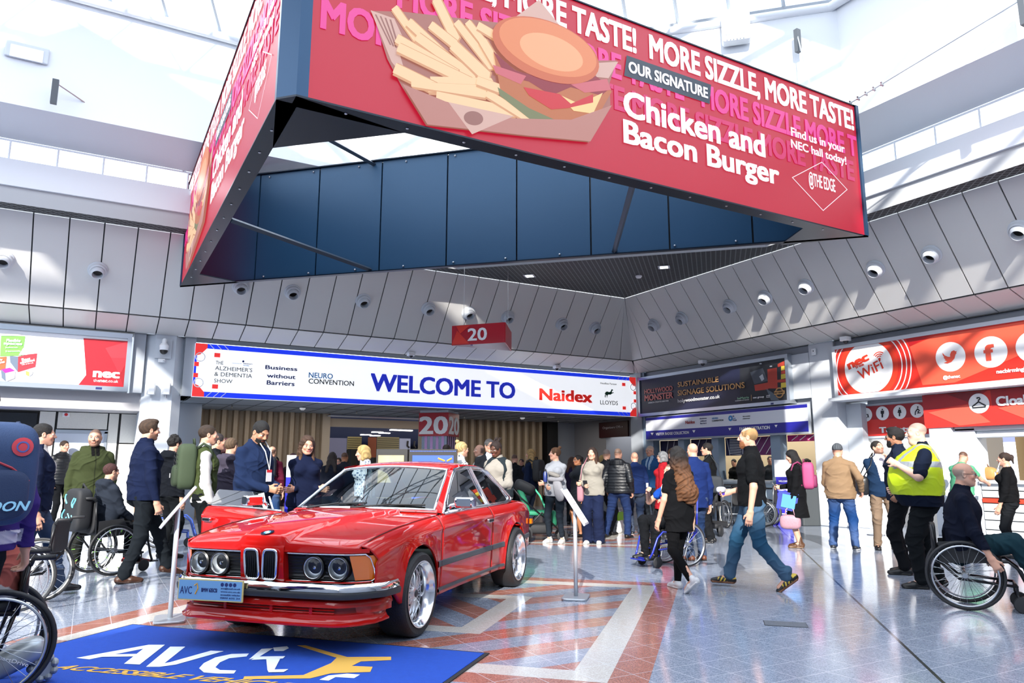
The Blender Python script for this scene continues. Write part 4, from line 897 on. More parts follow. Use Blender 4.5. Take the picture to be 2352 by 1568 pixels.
mb.grid([[(x, v, z) for v in frange(-.185, .185, 13)] for x, z in ((XN+.0, .76), (XN+.008, .735), (XN-.0, .62), (XN-.015, .508), (XN-.05, .505))]); mb.grid([[(XN+.006-.023*(.735-z)/.23, v, z), (XN-.08, v, z)] for z in frange(.75, .505, 6) for v in (-.185,)]); mb.grid([[(XN+.006-.023*(.735-z)/.23, v, z), (XN-.08, v, z)] for z in frange(.75, .505, 6) for v in (.185,)])
mb.build('nose_centre', RED, CAR, smooth=True)
for sg in (1, -1):
    def kpt(a, r=1., d=0): # rounded upright rectangle, leaning
        ca, sa = cos(a), sin(a); n = 5; x_ = abs(ca)**(2/n)*(1 if ca > 0 else -1)*.058*r; z_ = abs(sa)**(2/n)*(1 if sa > 0 else -1)*.104*(r if r == 1 else 1-(1-r)*.6)
        return (XN+.026-.023*(.11-z_)/.23+d, sg*(.077-.0)+x_*(1)+sg*.006*(z_/.1), .625+z_)
    mb = MB(); mb.tube([kpt(2*pi*k/40) for k in range(40)], .0095, 8, True); kd = mb.build('kidney_grille', CHROME, CAR, smooth='all')
    mb = MB(); mb.poly([kpt(2*pi*k/40, .98, -.006) for k in range(40)]); mb.build('kidney_void', CBLK, kd)
    mb = MB()
    for j in range(6):
        y = sg*.077-.045+.018*j; mb.box((XN-.0, y-.002, .53), (XN+.016, y+.002, .72))
    mb.build('kidney_bar', mat('slat_grey', '#2c2f33', .3, .5), kd)
    for v in (.405, .60):
        h = MB(); xx = xf(v)-.035; v_ = v*sg; h.lathe([(.088, -.05), (.088, .004), (.076, .012), (.073, -.01)], 32, 'x', (xx, v_, .607), caps=False); hl = h.build('headlight', CBLK, CAR, smooth=True)
        h = MB(); h.lathe([(.0, -.05), (.03, -.045), (.06, -.02), (.073, .002)], 32, 'x', (xx, v_, .607), caps=False); h.build('reflector', REFL, hl, smooth='all')
        h = MB(); h.lathe([(.0, -.01), (.012, -.012), (.014, -.05)], 12, 'x', (xx, v_, .607)); h.build('bulb_cap', CHROME, hl, smooth=True)
        h = MB(); h.lathe([(.0, .022), (.03, .019), (.055, .011), (.071, .0)], 32, 'x', (xx, v_, .607), caps=False); h.build('lens', LENS, hl, smooth='all')
        h = MB(); h.tube([(xx+.006, v_+.075*cos(a), .607+.075*sin(a)) for a in (2*pi*k/32 for k in range(32))], .004, 6, True); h.build('lamp_ring', CHROME, hl, smooth='all')
    mb = MB(); rows = []
    for z in frange(.695, .525, 6): rows.append([(xf(v)-.015-.03*(.7-z)/.19+(-.02 if v > .80 else 0), v*sg, z) for v in (frange(.685+.03*(.7-z)/.19, .80, 6)+[.822])])
    mb.grid(rows); mb.build('indicator', AMBER, CAR, smooth=True)
mb = MB(); c0 = (XN-.045, 0, .818)
em = [(c0[0]+.041*cos(a), .041*sin(a)) for a in (2*pi*k/32 for k in range(32))]
def topz(x, v): return hood_pt(x, 1-abs(v)/(ip(x, WS)-.035))[2]
def emb(r0, r1, a0, a1, m, nm, par, lay):
    mb = MB(); n = 16; P_ = lambda r, a: (c0[0]+r*cos(a), r*sin(a), topz(min(XN, c0[0]+r*cos(a)), r*sin(a))+lay)
    mb.grid([[P_(r0, a0+(a1-a0)*k/n) for k in range(n+1)], [P_(r1, a0+(a1-a0)*k/n) for k in range(n+1)]]); return mb.build(nm, m, par)
E0 = emb(.0, .047, 0, 2*pi, mat('badge_dark', '#16263a', .2, coat=1.), 'badge', CAR, .006)
for q_ in range(4): emb(.001, .026, q_*pi/2, (q_+1)*pi/2, mat('badge_blue', '#3f8fd0', .2) if q_ % 2 else INKW, 'badge_quarter', E0, .008)
emb(.044, .049, 0, 2*pi, CHROME, 'badge_rim', E0, .008)
# bumper and air dam run round the corners
def wrap_path(dx, xe, ve, n=41):
    p = []
    for k in range(n):
        v = -.78+1.56*k/(n-1); p.append((xf(v)+dx+.01, v))
    L = [(xe, ve), (xe+.10, ve), (xe+.19, ve-.008)]
    return [(x, -v) for x, v in L]+p+[(x, v) for x, v in L[::-1]]
def wrap_part(prof, xe, ve, m, name, vs=1.):
    base = [(x, v*vs) for x, v in wrap_path(0, xe, ve/vs)]; mb = MB(); rows = []
    for i, (x, v) in enumerate(base):
        a = base[max(0, i-1)]; c = base[min(len(base)-1, i+1)]; t = Vector((c[0]-a[0], c[1]-a[1], 0)).normalized(); nrm = Vector((-t.y, t.x, 0))
        if nrm.x < 0 and abs(v) < .5: nrm = -nrm
        if abs(v) >= .5 and nrm.y*v < 0: nrm = -nrm
        rows.append([tuple(Vector((x, v, 0))+nrm*d+Vector((0, 0, z))) for d, z in prof])
    mb.grid(rows); n = len(prof); 
    mb.f += [tuple(range(n)), tuple(len(mb.v)-n+k for k in range(n))]; mb.mi += [0, 0]
    return mb.build(name, m, CAR, smooth=True)
wrap_part([(-.03, .500), (.0, .512), (.028, .506), (.042, .486), (.044, .455), (.0, .445)], .46, .87, CHROME, 'front_bumper')
wrap_part([(.0, .450), (.047, .452), (.052, .438), (.046, .408), (.0, .398)], .45, .87, mat('bumper_rubber', '#23272b', .42), 'bumper_rubber')
wrap_part([(-.04, .40), (.0, .385), (.012, .36), (.012, .345), (-.03, .34)], .46, .845, RED, 'air_dam_upper', .94)
wrap_part([(-.03, .30), (.004, .295), (.004, .27), (.016, .245), (.034, .234), (.034, .222), (-.02, .225)], .46, .80, RED, 'air_dam', .94)
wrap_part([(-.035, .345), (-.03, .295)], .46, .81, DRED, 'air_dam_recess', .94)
for sg in (1, -1):
    mb = MB(); mb.grid([[(x, y*sg, z) for x, y in ((.44, .84), (.55, .835), (.64, .815), (.70, .765), (.74, .705))] for z in (.345, .31, .295)]); mb.build('air_dam_corner', RED, CAR, smooth=True)
mb = MB()
for z in (.305, .327):
    mb.tube([(xf(v)-.005, v, z) for v in frange(-.60, .60, 21)], .006, 5)
for v in (-.3, .1, .42): mb.box((xf(v)-.02, v-.012, .288), (xf(v)+.002, v+.012, .342))
mb.build('air_dam_bar', RED, CAR)
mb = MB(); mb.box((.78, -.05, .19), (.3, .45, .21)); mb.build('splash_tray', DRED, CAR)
# greenhouse
zr = lambda x: ip(x, [(-1.15, 1.345), (-1.4, 1.375), (-1.75, 1.385), (-2.1, 1.365), (-2.4, 1.315)])
def S(x, t, sg=1, out=0.):
    zt = zr(min(-1.2, max(-2.38, x)))-.055; zb = ip(x, ZS)+.004; v0, v1 = ip(x, WS)-.03, .605
    return (x, sg*(v0+(v1-v0)*(max(t, 0)**.9)+out), zb+(zt-zb)*t)
def WSP(f, t):   # windscreen: f -1..1 across, t 0 base..1 top
    vb, vt = .735, .585; xb = -.41-.20*f*f; xt_ = -1.17-.10*f*f; zb, zt = .948-.022*f*f, 1.345-.035*f*f
    return (xb+(xt_-xb)*t, f*(vb+(vt-vb)*t), zb+(zt-zb)*t+.012*sin(pi*t))
def RWP(f, t):
    vb, vt = .66, .565; xb = -3.02+.10*f*f; xt_ = -2.36+.06*f*f; zb, zt = .955-.01*f*f, 1.318-.025*f*f
    return (xb+(xt_-xb)*t, f*(vb+(vt-vb)*t), zb+(zt-zb)*t+.015*sin(pi*t))
mb = MB(); rows = []
for x in frange(-1.17, -2.36, 22):
    r = []
    for f in frange(-1, 1, 17):
        t = (x+1.17)/(-2.36+1.17); e0 = WSP(f, 1); e1 = RWP(f, 1); xx = e0[0]+(e1[0]-e0[0])*t; hw_ = .595+(.0)*t; zc_ = zr(x)
        zz = zc_-.045*abs(f)**2.6-.0; y = f*hw_
        if t == 0: y, zz = e0[1], e0[2]
        if abs(t-1) < 1e-6: y, zz = e1[1], e1[2]
        r.append((xx, y, zz))
    rows.append(r)
mb.grid(rows); o = mb.build('roof', RED, CAR, smooth='all'); sd = o.modifiers.new('thickness', 'SOLIDIFY'); sd.thickness = .02; sd.offset = -1
def pane(fn, n, m_, name, f0=-1, f1=1, t0=0, t1=1):
    mb = MB(); mb.grid([[fn(f, t) for f in frange(f0, f1, n)] for t in frange(t0, t1, m_)]); return mb.build(name, CARGLASS, CAR, smooth='all')
WSO = pane(WSP, 21, 9, 'windscreen', -.965, .965, .03, .96); pane(RWP, 17, 7, 'rear_window', -.93, .93, .05, .95)
def loop_tube(fn, pts, r, m, name, par=CAR): mb = MB(); mb.tube([fn(*p) for p in pts], r, 8, True); return mb.build(name, m, par, smooth='all')
rl = lambda f, t, n=14: [(-f+2*f*k/n, t[0]) for k in range(n+1)]+[(f, t[0]+(t[1]-t[0])*k/6) for k in range(1, 6)]+[(f-2*f*k/n, t[1]) for k in range(n+1)]+[(-f, t[1]-(t[1]-t[0])*k/6) for k in range(1, 6)]
loop_tube(WSP, rl(.965, (.03, .955)), .014, CHROME, 'windscreen_trim'); loop_tube(RWP, rl(.93, (.05, .95)), .012, CHROME, 'rear_window_trim')
mb = MB(); mb.grid([[(WSP(f, 0)[0]+.02, WSP(f, 0)[1]*1.02, WSP(f, 0)[2]-.005) for f in frange(-1, 1, 21)], [WSP(f, .05) for f in frange(-1, 1, 21)]]); mb.grid([[hood_pt(-.46, abs(f)*0+1-abs(f)*.99)[:1]+(f*(ip(-.46, WS)-.04),)+(hood_pt(-.46, 1-abs(f)*.99)[2]-.012,) for f in frange(-1, 1, 21)], [(WSP(f, 0)[0]+.01, WSP(f, 0)[1]*1.02, WSP(f, 0)[2]-.012) for f in frange(-1, 1, 21)]]); mb.build('cowl', RED, CAR, smooth=True)
for sg in (1, -1):
    mb = MB()  # a-pillar skin, roof rail, c-pillar skin
    mb.grid([[WSP(sg*.98, t) for t in frange(0, 1, 9)], [S(-.66-(1.30-.66)*t, t, sg, .004) for t in frange(0, 1, 9)]])
    mb.grid([[S(x, .99, sg, .004) for x in frange(-1.28, -2.33, 14)], [S(x, 1.045, sg, -.008) for x in frange(-1.24, -2.36, 14)]])
    o = mb.build('pillar_skin', RED, CAR, smooth=True)
    qc = [(-2.62, .0), (-2.70, .13), (-2.62, .35), (-2.47, .68), (-2.30, .97)]
    mb = MB(); mb.grid([[S(x, t, sg, .002) for x, t in qc], [tuple((Vector(S(x, t, sg, .004))+Vector(RWP(sg*1., t)))/2) for x, t in qc], [RWP(sg*1.0, t) for x, t in qc], [RWP(sg*.93, max(.04, t*.98)) for x, t in qc]]); mb.build('rear_pillar', RED, CAR, smooth=True)
    mb = MB(); mb.grid([[S(x, 0, sg, .0) for x in frange(-2.6, -3.0, 6)], [(x, sg*(ip(x, WS)-.035), ip(x, ZS)+.0) for x in frange(-2.6, -3.0, 6)]]); mb.build('pillar_foot', RED, CAR)
    quarter = [(-1.95, .03), (-2.2, .03), (-2.50, .03), (-2.62, .06), (-2.665, .14), (-2.63, .28), (-2.52, .53), (-2.38, .78), (-2.27, .93), (-2.1, .965), (-1.76, .97), (-1.83, .6)]
    front = [(-.75, .03), (-1.3, .03), (-1.89, .03), (-1.78, .6), (-1.71, .97), (-1.5, .97), (-1.33, .955), (-1.16, .72), (-.98, .43)]
    nm = [('quarter_window', quarter)]+([('door_window', front)] if sg == 1 else [])
    for n_, pts in nm:
        mb = MB(); mb.poly([S(x, t, sg, -.004) for x, t in pts]); gl = mb.build(n_, CARGLASS, CAR); loop_tube(lambda x, t: S(x, t, sg, .003), pts, .011, CHROME, 'window_trim', gl)
    mb = MB(); mb.tube([S(x, t, sg, .008) for x, t in ((-.66, .0), (-.80, .22), (-.98, .5), (-1.18, .83), (-1.30, .985), (-1.6, 1.0), (-2.0, 1.0), (-2.27, .985), (-2.42, .80), (-2.58, .50), (-2.70, .24), (-2.74, .12), (-2.68, .03), (-2.5, .0), (-1.9, -.005), (-1.2, -.005), (-.70, -.005))], .012, 8); mb.build('side_chrome', CHROME, CAR, smooth='all')
    if sg == 1: mb = MB(); mb.tube([S(-1.92, .0, sg, .002), S(-1.735, .98, sg, .002)], .018, 8); mb.build('centre_post', ALU, CAR)
# rubber strips
def strip(sg, a, b, z, h, name, m, out=.012):
    mb = MB(); mb.grid([[(x, sg*(body_w(x, z)+d-.004), z+dz) for d, dz in ((0, h), (out, h*.7), (out, -h*.7), (0, -h))] for x in frange(a, b, 24)]); return mb.build(name, m, CAR, smooth=True)
for sg in (1, -1):
    strip(sg, -.40, -.50, .50, .03, 'side_strip', TRIMB); 
    if sg == 1: strip(sg, -.505, -1.865, .50, .03, 'side_strip', TRIMB)
    strip(sg, -1.875, -2.23, .50, .03, 'side_strip', TRIMB); strip(sg, -3.03, -3.42, .50, .03, 'side_strip', TRIMB); strip(sg, -.40, -2.22, .285, .016, 'sill_strip', TRIMB, .018)
# tail
mb = MB(); vs = frange(-.70, .70, 29)
mb.grid([[(xt(v), v, hood_pt(XT, 1-abs(v)/(ip(XT, WS)-.03), True)[2] if abs(v) < .66 else ip(XT, ZS)) for v in vs], [(xt(v)-.01, v, .80) for v in vs], [(xt(v)+.0, v, .56) for v in vs], [(xt(v)+.06, v, .36) for v in vs]]); mb.build('tail_panel', RED, CAR, smooth=True)
mb = MB(); mb.box((XT-.06, -.70, .46), (XT-.01, .70, .56)); mb.build('rear_bumper', CHROME, CAR, bevel=.02)
for sg in (1, -1): mb = MB(); mb.box((XT-.02, sg*.32, .60), (XT+.02, sg*.64, .74)); mb.build('tail_lamp', mat('tail_red', '#9b0f12', .2, coat=1.), CAR); mb = MB(); mb.box((-3.46, sg*.755, .63), (-3.52, sg*.79, .69)); mb.build('side_marker', AMBER, CAR)
mb = MB(); mb.box((-3.3, -.62, .20), (.72, .62, .30)); mb.box((.40, -.6, .3), (-.4, .6, .62)); mb.box((-2.2, -.6, .3), (-3.0, .6, .62)); mb.build('underbody', CBLK, CAR)
# wheels
def wheel(x, sg):
    y = sg*.875; t = MB(); w = .25
    t.lathe([(.250, 0), (.262, .004), (.30, .008), (.318, -.006), (.325, -.03), (.326, -.06)]+[(.326, -.19), (.318, -.235), (.30, -.245), (.25, -.245)], 56, 'y', (0, 0, 0), caps=False)
    if sg < 0: t.v = [(a, -b_, c) for a, b_, c in t.v]
    t.v = [(a+x, b_+y, c+.325) for a, b_, c in t.v]; o = t.build('wheel', TYRE, CAR, smooth=True)
    r = MB(); r.lathe([(.256, .004), (.256, .012), (.247, .012), (.240, -.004), (.222, -.016), (.212, -.03), (.205, -.10), (.19, -.115), (.19, -.16)], 56, 'y', caps=False)
    f = MB()
    for k in range(16):
        a = 2*pi*k/16
        for d in (-1, 1):
            p = [(.055*cos(a), -.062, .055*sin(a)), (.13*cos(a+d*.12), -.070, .13*sin(a+d*.12)), (.198*cos(a+d*.26), -.100, .198*sin(a+d*.26))]; f.tube(p, [.008, .0065, .008], 5)
    f.lathe([(0, -.04), (.035, -.042), (.05, -.05), (.068, -.064), (.068, -.09), (0, -.09)], 24, 'y'); f.lathe([(.192, -.095), (.205, -.092), (.205, -.11), (.192, -.11)], 40, 'y', closed=True)
    for k in range(16): a = 2*pi*(k+.5)/16; f.ell((.196*cos(a), -.09, .196*sin(a)), (.006, .006, .006), 6, 4)
    bk = MB(); bk.lathe([(0, -.15), (.19, -.15), (.19, -.17), (0, -.17)], 24, 'y')
    hb = MB(); hb.lathe([(0, -.036), (.026, -.037), (.03, -.042)], 24, 'y')
    vv = MB(); vv.tube([(.215, -.02, -.05), (.20, .005, -.052)], .007, 6)
    for mb, nm, m in ((r, 'rim', RIM), (f, 'mesh_spokes', RIMS), (bk, 'brake_disc', mat('brake_dark', '#26282b', .5, .6)), (hb, 'hub_cap', mat('hub_dark', '#22282e', .3, .3)), (vv, 'valve', RUBBER)):
        if sg < 0: mb.v = [(a, -b_, c) for a, b_, c in mb.v]
        mb.v = [(a+x, b_+y, c+.325) for a, b_, c in mb.v]; mb.build(nm, m, o, smooth=True)
for x in (0., -2.626):
    for sg in (1, -1): wheel(x, sg)
# mirrors, handle, wipers
def mirror(M, par, red=True):
    def bb(mb, nm, m, p, **k): mb.v = [tuple(M @ Vector(v)) for v in mb.v]; return mb.build(nm, m, p, **k)
    h = MB(); rbox(h, (-.055, .05, -.045), (.05, .235, .05), .03, 'y', 5); o = bb(h, 'mirror', CHROME, par, smooth=True, bevel=.012)
    h = MB(); h.box((.0505, .075, -.03), (.053, .21, .034)); bb(h, 'mirror_panel', RED if red else CHROME, o)
    h = MB(); h.tube([(0, -.03, -.06), (0, .0, -.03), (0, .06, -.015)], .018, 8); bb(h, 'mirror_arm', CHROME, o, smooth='all'); return o
ml = mirror(Matrix.Translation((-.78, .80, 1.005)), CAR, False)
h = MB(); rbox(h, (-1.80, .842, .765), (-1.65, .868, .80), .012, 'y'); o = h.build('door_handle', CHROME, CAR, bevel=.004); h = MB(); h.box((-1.78, .866, .772), (-1.68, .8695, .793)); h.build('handle_recess', CBLK, o)
for y0, y1 in ((-.52, .10), (-.02, .62)):
    h = MB(); p0 = Vector(WSP(y0/.72, .02))+Vector((.03, 0, .01)); p1 = Vector(WSP(y1/.72, .10))+Vector((.012, 0, .012)); h.tube([tuple(p0), tuple(p0.lerp(p1, .5)+Vector((.01, 0, .012))), tuple(p1)], .009, 6); h.tube([tuple(p0+Vector((.02, 0, -.01))), tuple(p0.lerp(p1, .55)+Vector((.014, 0, .02)))], .006, 6); h.build('wiper', CBLK, CAR)
# the open door on the other side
DA = radians(70); Dm = Matrix.Translation((-.50, -.83, 0)) @ Matrix.Rotation(DA, 4, 'Z') @ Matrix.Translation((.50, .83, 0))
def dd(mb, nm, m, p, **k): mb.v = [tuple(Dm @ Vector(v)) for v in mb.v]; return mb.build(nm, m, p, **k)
mb = MB(); mb.grid([[(p[0], -p[1], p[2]) for p in side_row(x)] for x in stations(-.50-g, -1.87+g, 36)]); od = dd(mb, 'door', RED, CAR, smooth=True, weld=True); sd = od.modifiers.new('thickness', 'SOLIDIFY'); sd.thickness = .06; sd.offset = -1 ; tag(od, 'open red door')
mb = MB(); mb.poly([S(x, t, -1, -.002) for x, t in ((-.80, .0), (-1.86, .0), (-1.83, .36), (-1.80, .40), (-.98, .40))]); dd(mb, 'door_window', glass('tinted_glass', '#7c8a84', .2), od)
mb = MB(); mb.tube([S(x, .0, -1, .006) for x in frange(-.56, -1.88, 12)], .011, 8); mb.tube([S(-.72, .02, -1, .0), S(-.86, .30, -1, .0), S(-.70, .0, -1, .0)], .010, 6); dd(mb, 'window_trim', CHROME, od, smooth='all')
mb = MB(); rbox(mb, (-1.80, -.868, .765), (-1.65, -.842, .80), .012, 'y'); oh = dd(mb, 'door_handle', CHROME, od, bevel=.004); mb = MB(); mb.box((-1.78, -.8695, .772), (-1.68, -.866, .793)); dd(mb, 'handle_recess', CBLK, oh)
mb = MB(); mb.grid([[(x, -(body_w(x, .5)+d-.004), .5+dz) for d, dz in ((0, .03), (.012, .02), (.012, -.02), (0, -.03))] for x in frange(-.505, -1.865, 16)]); dd(mb, 'side_strip', TRIMB, od)
mirror(Dm @ Matrix.Translation((-.78, -.80, 1.005)) @ Matrix.Scale(-1, 4, (0, 1, 0)), od)
# cabin
SEAT = mat('seat_cloth', '#4a463f', .8); DASH = mat('dash_black', '#17191b', .5)
mb = MB(); mb.box((-.45, -.72, .62), (-.85, .72, .86)); rbox(mb, (-.50, -.71, .84), (-.95, .71, .90), .03, 'y'); mb.build('dashboard', DASH, CAR, bevel=.02)
mb = MB(); mb.tube([(-1.02-.08*sin(a), -.37+.18*cos(a), .86+.165*sin(a)) for a in (2*pi*k/28 for k in range(28))], .014, 8, True); mb.tube([(-.9, -.37, .82), (-1.02, -.37, .86)], .03, 8); mb.tube([(-1.03, -.54, .86), (-1.03, -.2, .86)], .012, 6); mb.build('steering_wheel', CBLK, CAR, smooth='all')
for sg in (1, -1):
    mb = MB(); rbox(mb, (-1.15, sg*.37-.24, .36), (-1.62, sg*.37+.24, .52), .05, 'y'); mb.v = list(mb.v)
    q0 = len(mb.v); rbox(mb, (-.06, sg*.37-.23, 0), (.06, sg*.37+.23, .55), .05, 'y'); rbox(mb, (-.04, sg*.37-.13, .56), (.04, sg*.37+.13, .72), .03, 'y'); R_ = Matrix.Translation((-1.60, 0, .46)) @ Matrix.Rotation(radians(-16), 4, 'Y')
    mb.v[q0:] = [tuple(R_ @ Vector(p)) for p in mb.v[q0:]]; mb.build('front_seat', SEAT, CAR, bevel=.03)
mb = MB(); rbox(mb, (-2.1, -.6, .4), (-2.5, .6, .52), .05, 'y'); rbox(mb, (-2.5, -.6, .45), (-2.65, .6, .95), .05, 'y'); mb.build('rear_bench', SEAT, CAR, bevel=.03)
mb = MB(); mb.box((-.45, -.74, .30), (-2.6, .74, .34)); mb.box((-2.6, -.70, .88), (-3.0, .70, .90)); mb.build('cabin_floor', DASH, CAR)
# show plate fixed to the bumper
pl_ = MB(); PM = Matrix.Translation((XN+.085, -.36, .435)) @ Matrix.Rotation(radians(4), 4, 'Z')
PLT = empty('show_plate', (0, 0, 0)); PLT.parent = CAR; PLT.matrix_local = PM; tag(PLT, 'pale blue plate with a gold edge')
mb = MB(); mb.box((0, -.27, -.075), (.012, .27, .075)); mb.build('plate_edge', mat('plate_gold', '#d6c27c', .4), PLT)
mb = MB(); mb.box((.012, -.262, -.067), (.014, .262, .067)); mb.build('plate_face', mat('plate_blue', '#6f9fc8', .4), PLT)
mb = MB(); mb.box((0, -.05, -.03), (-.10, .05, .03)); mb.build('plate_bracket', CBLK, PLT)
lx = lambda s, y, z, w, cap, m, off: lettering(s, m, PLT, (.014, y, z), (0, 1, 0), (0, 0, 1), w, cap, off, .001)
lx('AVC', -.25, -.03, .10, .055, INKN, .0); lx('BMW 635CSi', -.07, -.012, .13, .028, INKN, .03)
for k in range(4): lx(('avc@mail.co.uk', 'www.avc.co.uk', 'accessible vehicles', '0800 635 24')[k], .09, .012-.022*k, .16, .012, INKN, .0)
mb = MB()
for k in range(4): mb.lathe([(0, .0145), (.014, .0145), (.014, .013)], 16, 'x', (0, .10+.034*k, .043))
mb.build('round_icon', INKN, PLT)
mb = MB(); mb.tube([(.015, -.13, .03), (.015, -.11, .045), (.015, -.10, .01), (.015, -.12, -.03)], .005, 5); mb.build('gold_mark', mat('mark_gold', '#d59a2a', .4), PLT)
# ---------------------------------------------------------------- figures: signed-distance shapes turned into one smooth skin
class Vol:
    """distance field on a grid; shapes melt into each other, then become one continuous mesh"""
    def __init__(s, lo, hi, h):
        s.h = h; s.lo = np.array(lo, float)-3*h; n = np.ceil((np.array(hi)-s.lo)/h).astype(int)+4; s.n = n
        s.d = np.full(n, 9., np.float32); s.ax = [s.lo[i]+h*np.arange(n[i]) for i in range(3)]
    def win(s, lo, hi, m):
        a = np.maximum(0, np.floor((np.array(lo)-m-s.lo)/s.h).astype(int)); b = np.minimum(s.n, np.ceil((np.array(hi)+m-s.lo)/s.h).astype(int)+1)
        if np.any(b <= a): return None
        sl = tuple(slice(a[i], b[i]) for i in range(3)); X, Y, Z = np.meshgrid(*[s.ax[i][sl[i]].astype(np.float32) for i in range(3)], indexing='ij'); return sl, X, Y, Z
    def put(s, sl, d, k, sub=False):
        a = s.d[sl]
        if sub: d = -d; h = np.maximum(k-np.abs(a-d), 0)/max(k, 1e-6); s.d[sl] = np.maximum(a, d)+h*h*k*.25
        else: h = np.maximum(k-np.abs(a-d), 0)/max(k, 1e-6); s.d[sl] = np.minimum(a, d)-h*h*k*.25
    def cone(s, a, b, ra, rb, k=.02, lat=None, q=1., sub=False):
        """round cone a->b; lat = sideways unit vector along which the section is q times wider"""
        a, b = np.array(a, float), np.array(b, float); r = max(ra, rb)*max(1, q)
        w = s.win(np.minimum(a, b)-r, np.maximum(a, b)+r, k+2.5*s.h)
        if w is None: return
        sl, X, Y, Z = w; P = [X-a[0], Y-a[1], Z-a[2]]; ba = b-a
        if lat is not None and q != 1:
            l = np.array(lat, float); f = 1/q-1; t = P[0]*l[0]+P[1]*l[1]+P[2]*l[2]; P = [P[i]+t*l[i]*f for i in range(3)]; ba = ba+l*np.dot(ba, l)*f
        L2 = max(np.dot(ba, ba), 1e-9); h = np.clip((P[0]*ba[0]+P[1]*ba[1]+P[2]*ba[2])/L2, 0, 1)
        d = np.sqrt((P[0]-h*ba[0])**2+(P[1]-h*ba[1])**2+(P[2]-h*ba[2])**2)-(ra+(rb-ra)*h)
        s.put(sl, d, k, sub)
    def ell(s, c, r, R=None, k=.02, sub=False):
        """ellipsoid, R = 3x3 axes as rows"""
        c = np.array(c, float); r = np.array(r, float); m = r.max(); w = s.win(c-m, c+m, k+2.5*s.h)
        if w is None: return
        sl, X, Y, Z = w; P = [X-c[0], Y-c[1], Z-c[2]]
        if R is not None: P = [P[0]*R[i][0]+P[1]*R[i][1]+P[2]*R[i][2] for i in range(3)]
        k0 = np.sqrt((P[0]/r[0])**2+(P[1]/r[1])**2+(P[2]/r[2])**2); k1 = np.sqrt((P[0]/r[0]**2)**2+(P[1]/r[1]**2)**2+(P[2]/r[2]**2)**2)
        s.put(sl, k0*(k0-1)/np.maximum(k1, 1e-6), k, sub)
    def plane(s, p, n):
        """cut away the side the normal points to"""
        X, Y, Z = np.meshgrid(*[a.astype(np.float32) for a in s.ax], indexing='ij'); n = np.array(n, float); n /= np.linalg.norm(n)
        s.d = np.maximum(s.d, (X-p[0])*n[0]+(Y-p[1])*n[1]+(Z-p[2])*n[2])
    def ripple(s, amp, f, seed=0, sharp=True):
        """cloth folds: ridges that run slantwise and wander"""
        X, Y, Z = np.meshgrid(*[a.astype(np.float32) for a in s.ax], indexing='ij'); m = np.abs(s.d) < .06; r = np.random.RandomState(seed); x, y, z = X[m], Y[m], Z[m]; v = 0
        wx = .035*np.sin(z*17+x*9+r.rand()*6)+.02*np.sin(y*31+z*23+r.rand()*6)
        for i in range(4):
            w = r.normal(size=3); w = w/np.linalg.norm(w)*f*(.55+.32*i); w[2] = (abs(w[2])+f*.35)*(1 if i % 2 else -1); ph = (x+wx)*w[0]+(y-wx)*w[1]+(z+wx)*w[2]+r.rand()*6
            ridge = (1-np.abs(np.sin(ph*.5)))**2 if sharp else .5+.5*np.sin(ph)
            mask = .5+.5*np.sin(x*(7+3*i)+z*(9-2*i)+y*8+r.rand()*6); v = v+ridge*mask/(1+.35*i)
        s.d[m] -= amp*(v*.85-.45)
    def mesh(s):
        d = s.d; ins = d < 0; c = [ins[i:d.shape[0]-1+i, j:d.shape[1]-1+j, k:d.shape[2]-1+k] for i in (0, 1) for j in (0, 1) for k in (0, 1)]
        cnt = sum(x.astype(np.int8) for x in c); act = (cnt > 0) & (cnt < 8); I = np.argwhere(act)
        if len(I) == 0: return np.zeros((0, 3)), np.zeros((0, 4), int)
        val = {}; 
        for i in (0, 1):
            for j in (0, 1):
                for k in (0, 1): val[i, j, k] = d[I[:, 0]+i, I[:, 1]+j, I[:, 2]+k]
        acc = np.zeros((len(I), 3)); n = np.zeros(len(I)); cs = list(val)
        for p in cs:
            for ax in range(3):
                if p[ax]: continue
                q = list(p); q[ax] = 1; q = tuple(q); A, B = val[p], val[q]; m = (A < 0) != (B < 0)
                t = A[m]/(A[m]-B[m]); e = np.array(p, float)[None].repeat(m.sum(), 0); e[:, ax] += t; acc[m] += e; n[m] += 1
        V = s.lo+(I+acc/n[:, None])*s.h
        idx = -np.ones(act.shape, int); idx[tuple(I.T)] = np.arange(len(I)); F = []
        for ax in range(3):
            u, v = [(1, 2), (2, 0), (0, 1)][ax]; A = ins; B = np.roll(ins, -1, ax); E = np.argwhere(A != B)
            E = E[(E[:, ax] < d.shape[ax]-1) & (E[:, u] > 0) & (E[:, v] > 0) & (E[:, u] < d.shape[u]-1) & (E[:, v] < d.shape[v]-1)]
            if len(E) == 0: continue
            def ix(du, dv): q = E.copy(); q[:, u] += du; q[:, v] += dv; return idx[tuple(q.T)]
            Q = np.stack([ix(-1, -1), ix(0, -1), ix(0, 0), ix(-1, 0)], 1); fl = ~ins[tuple(E.T)]; Q[fl] = Q[fl][:, ::-1]; F.append(Q)
        return V, np.concatenate(F)
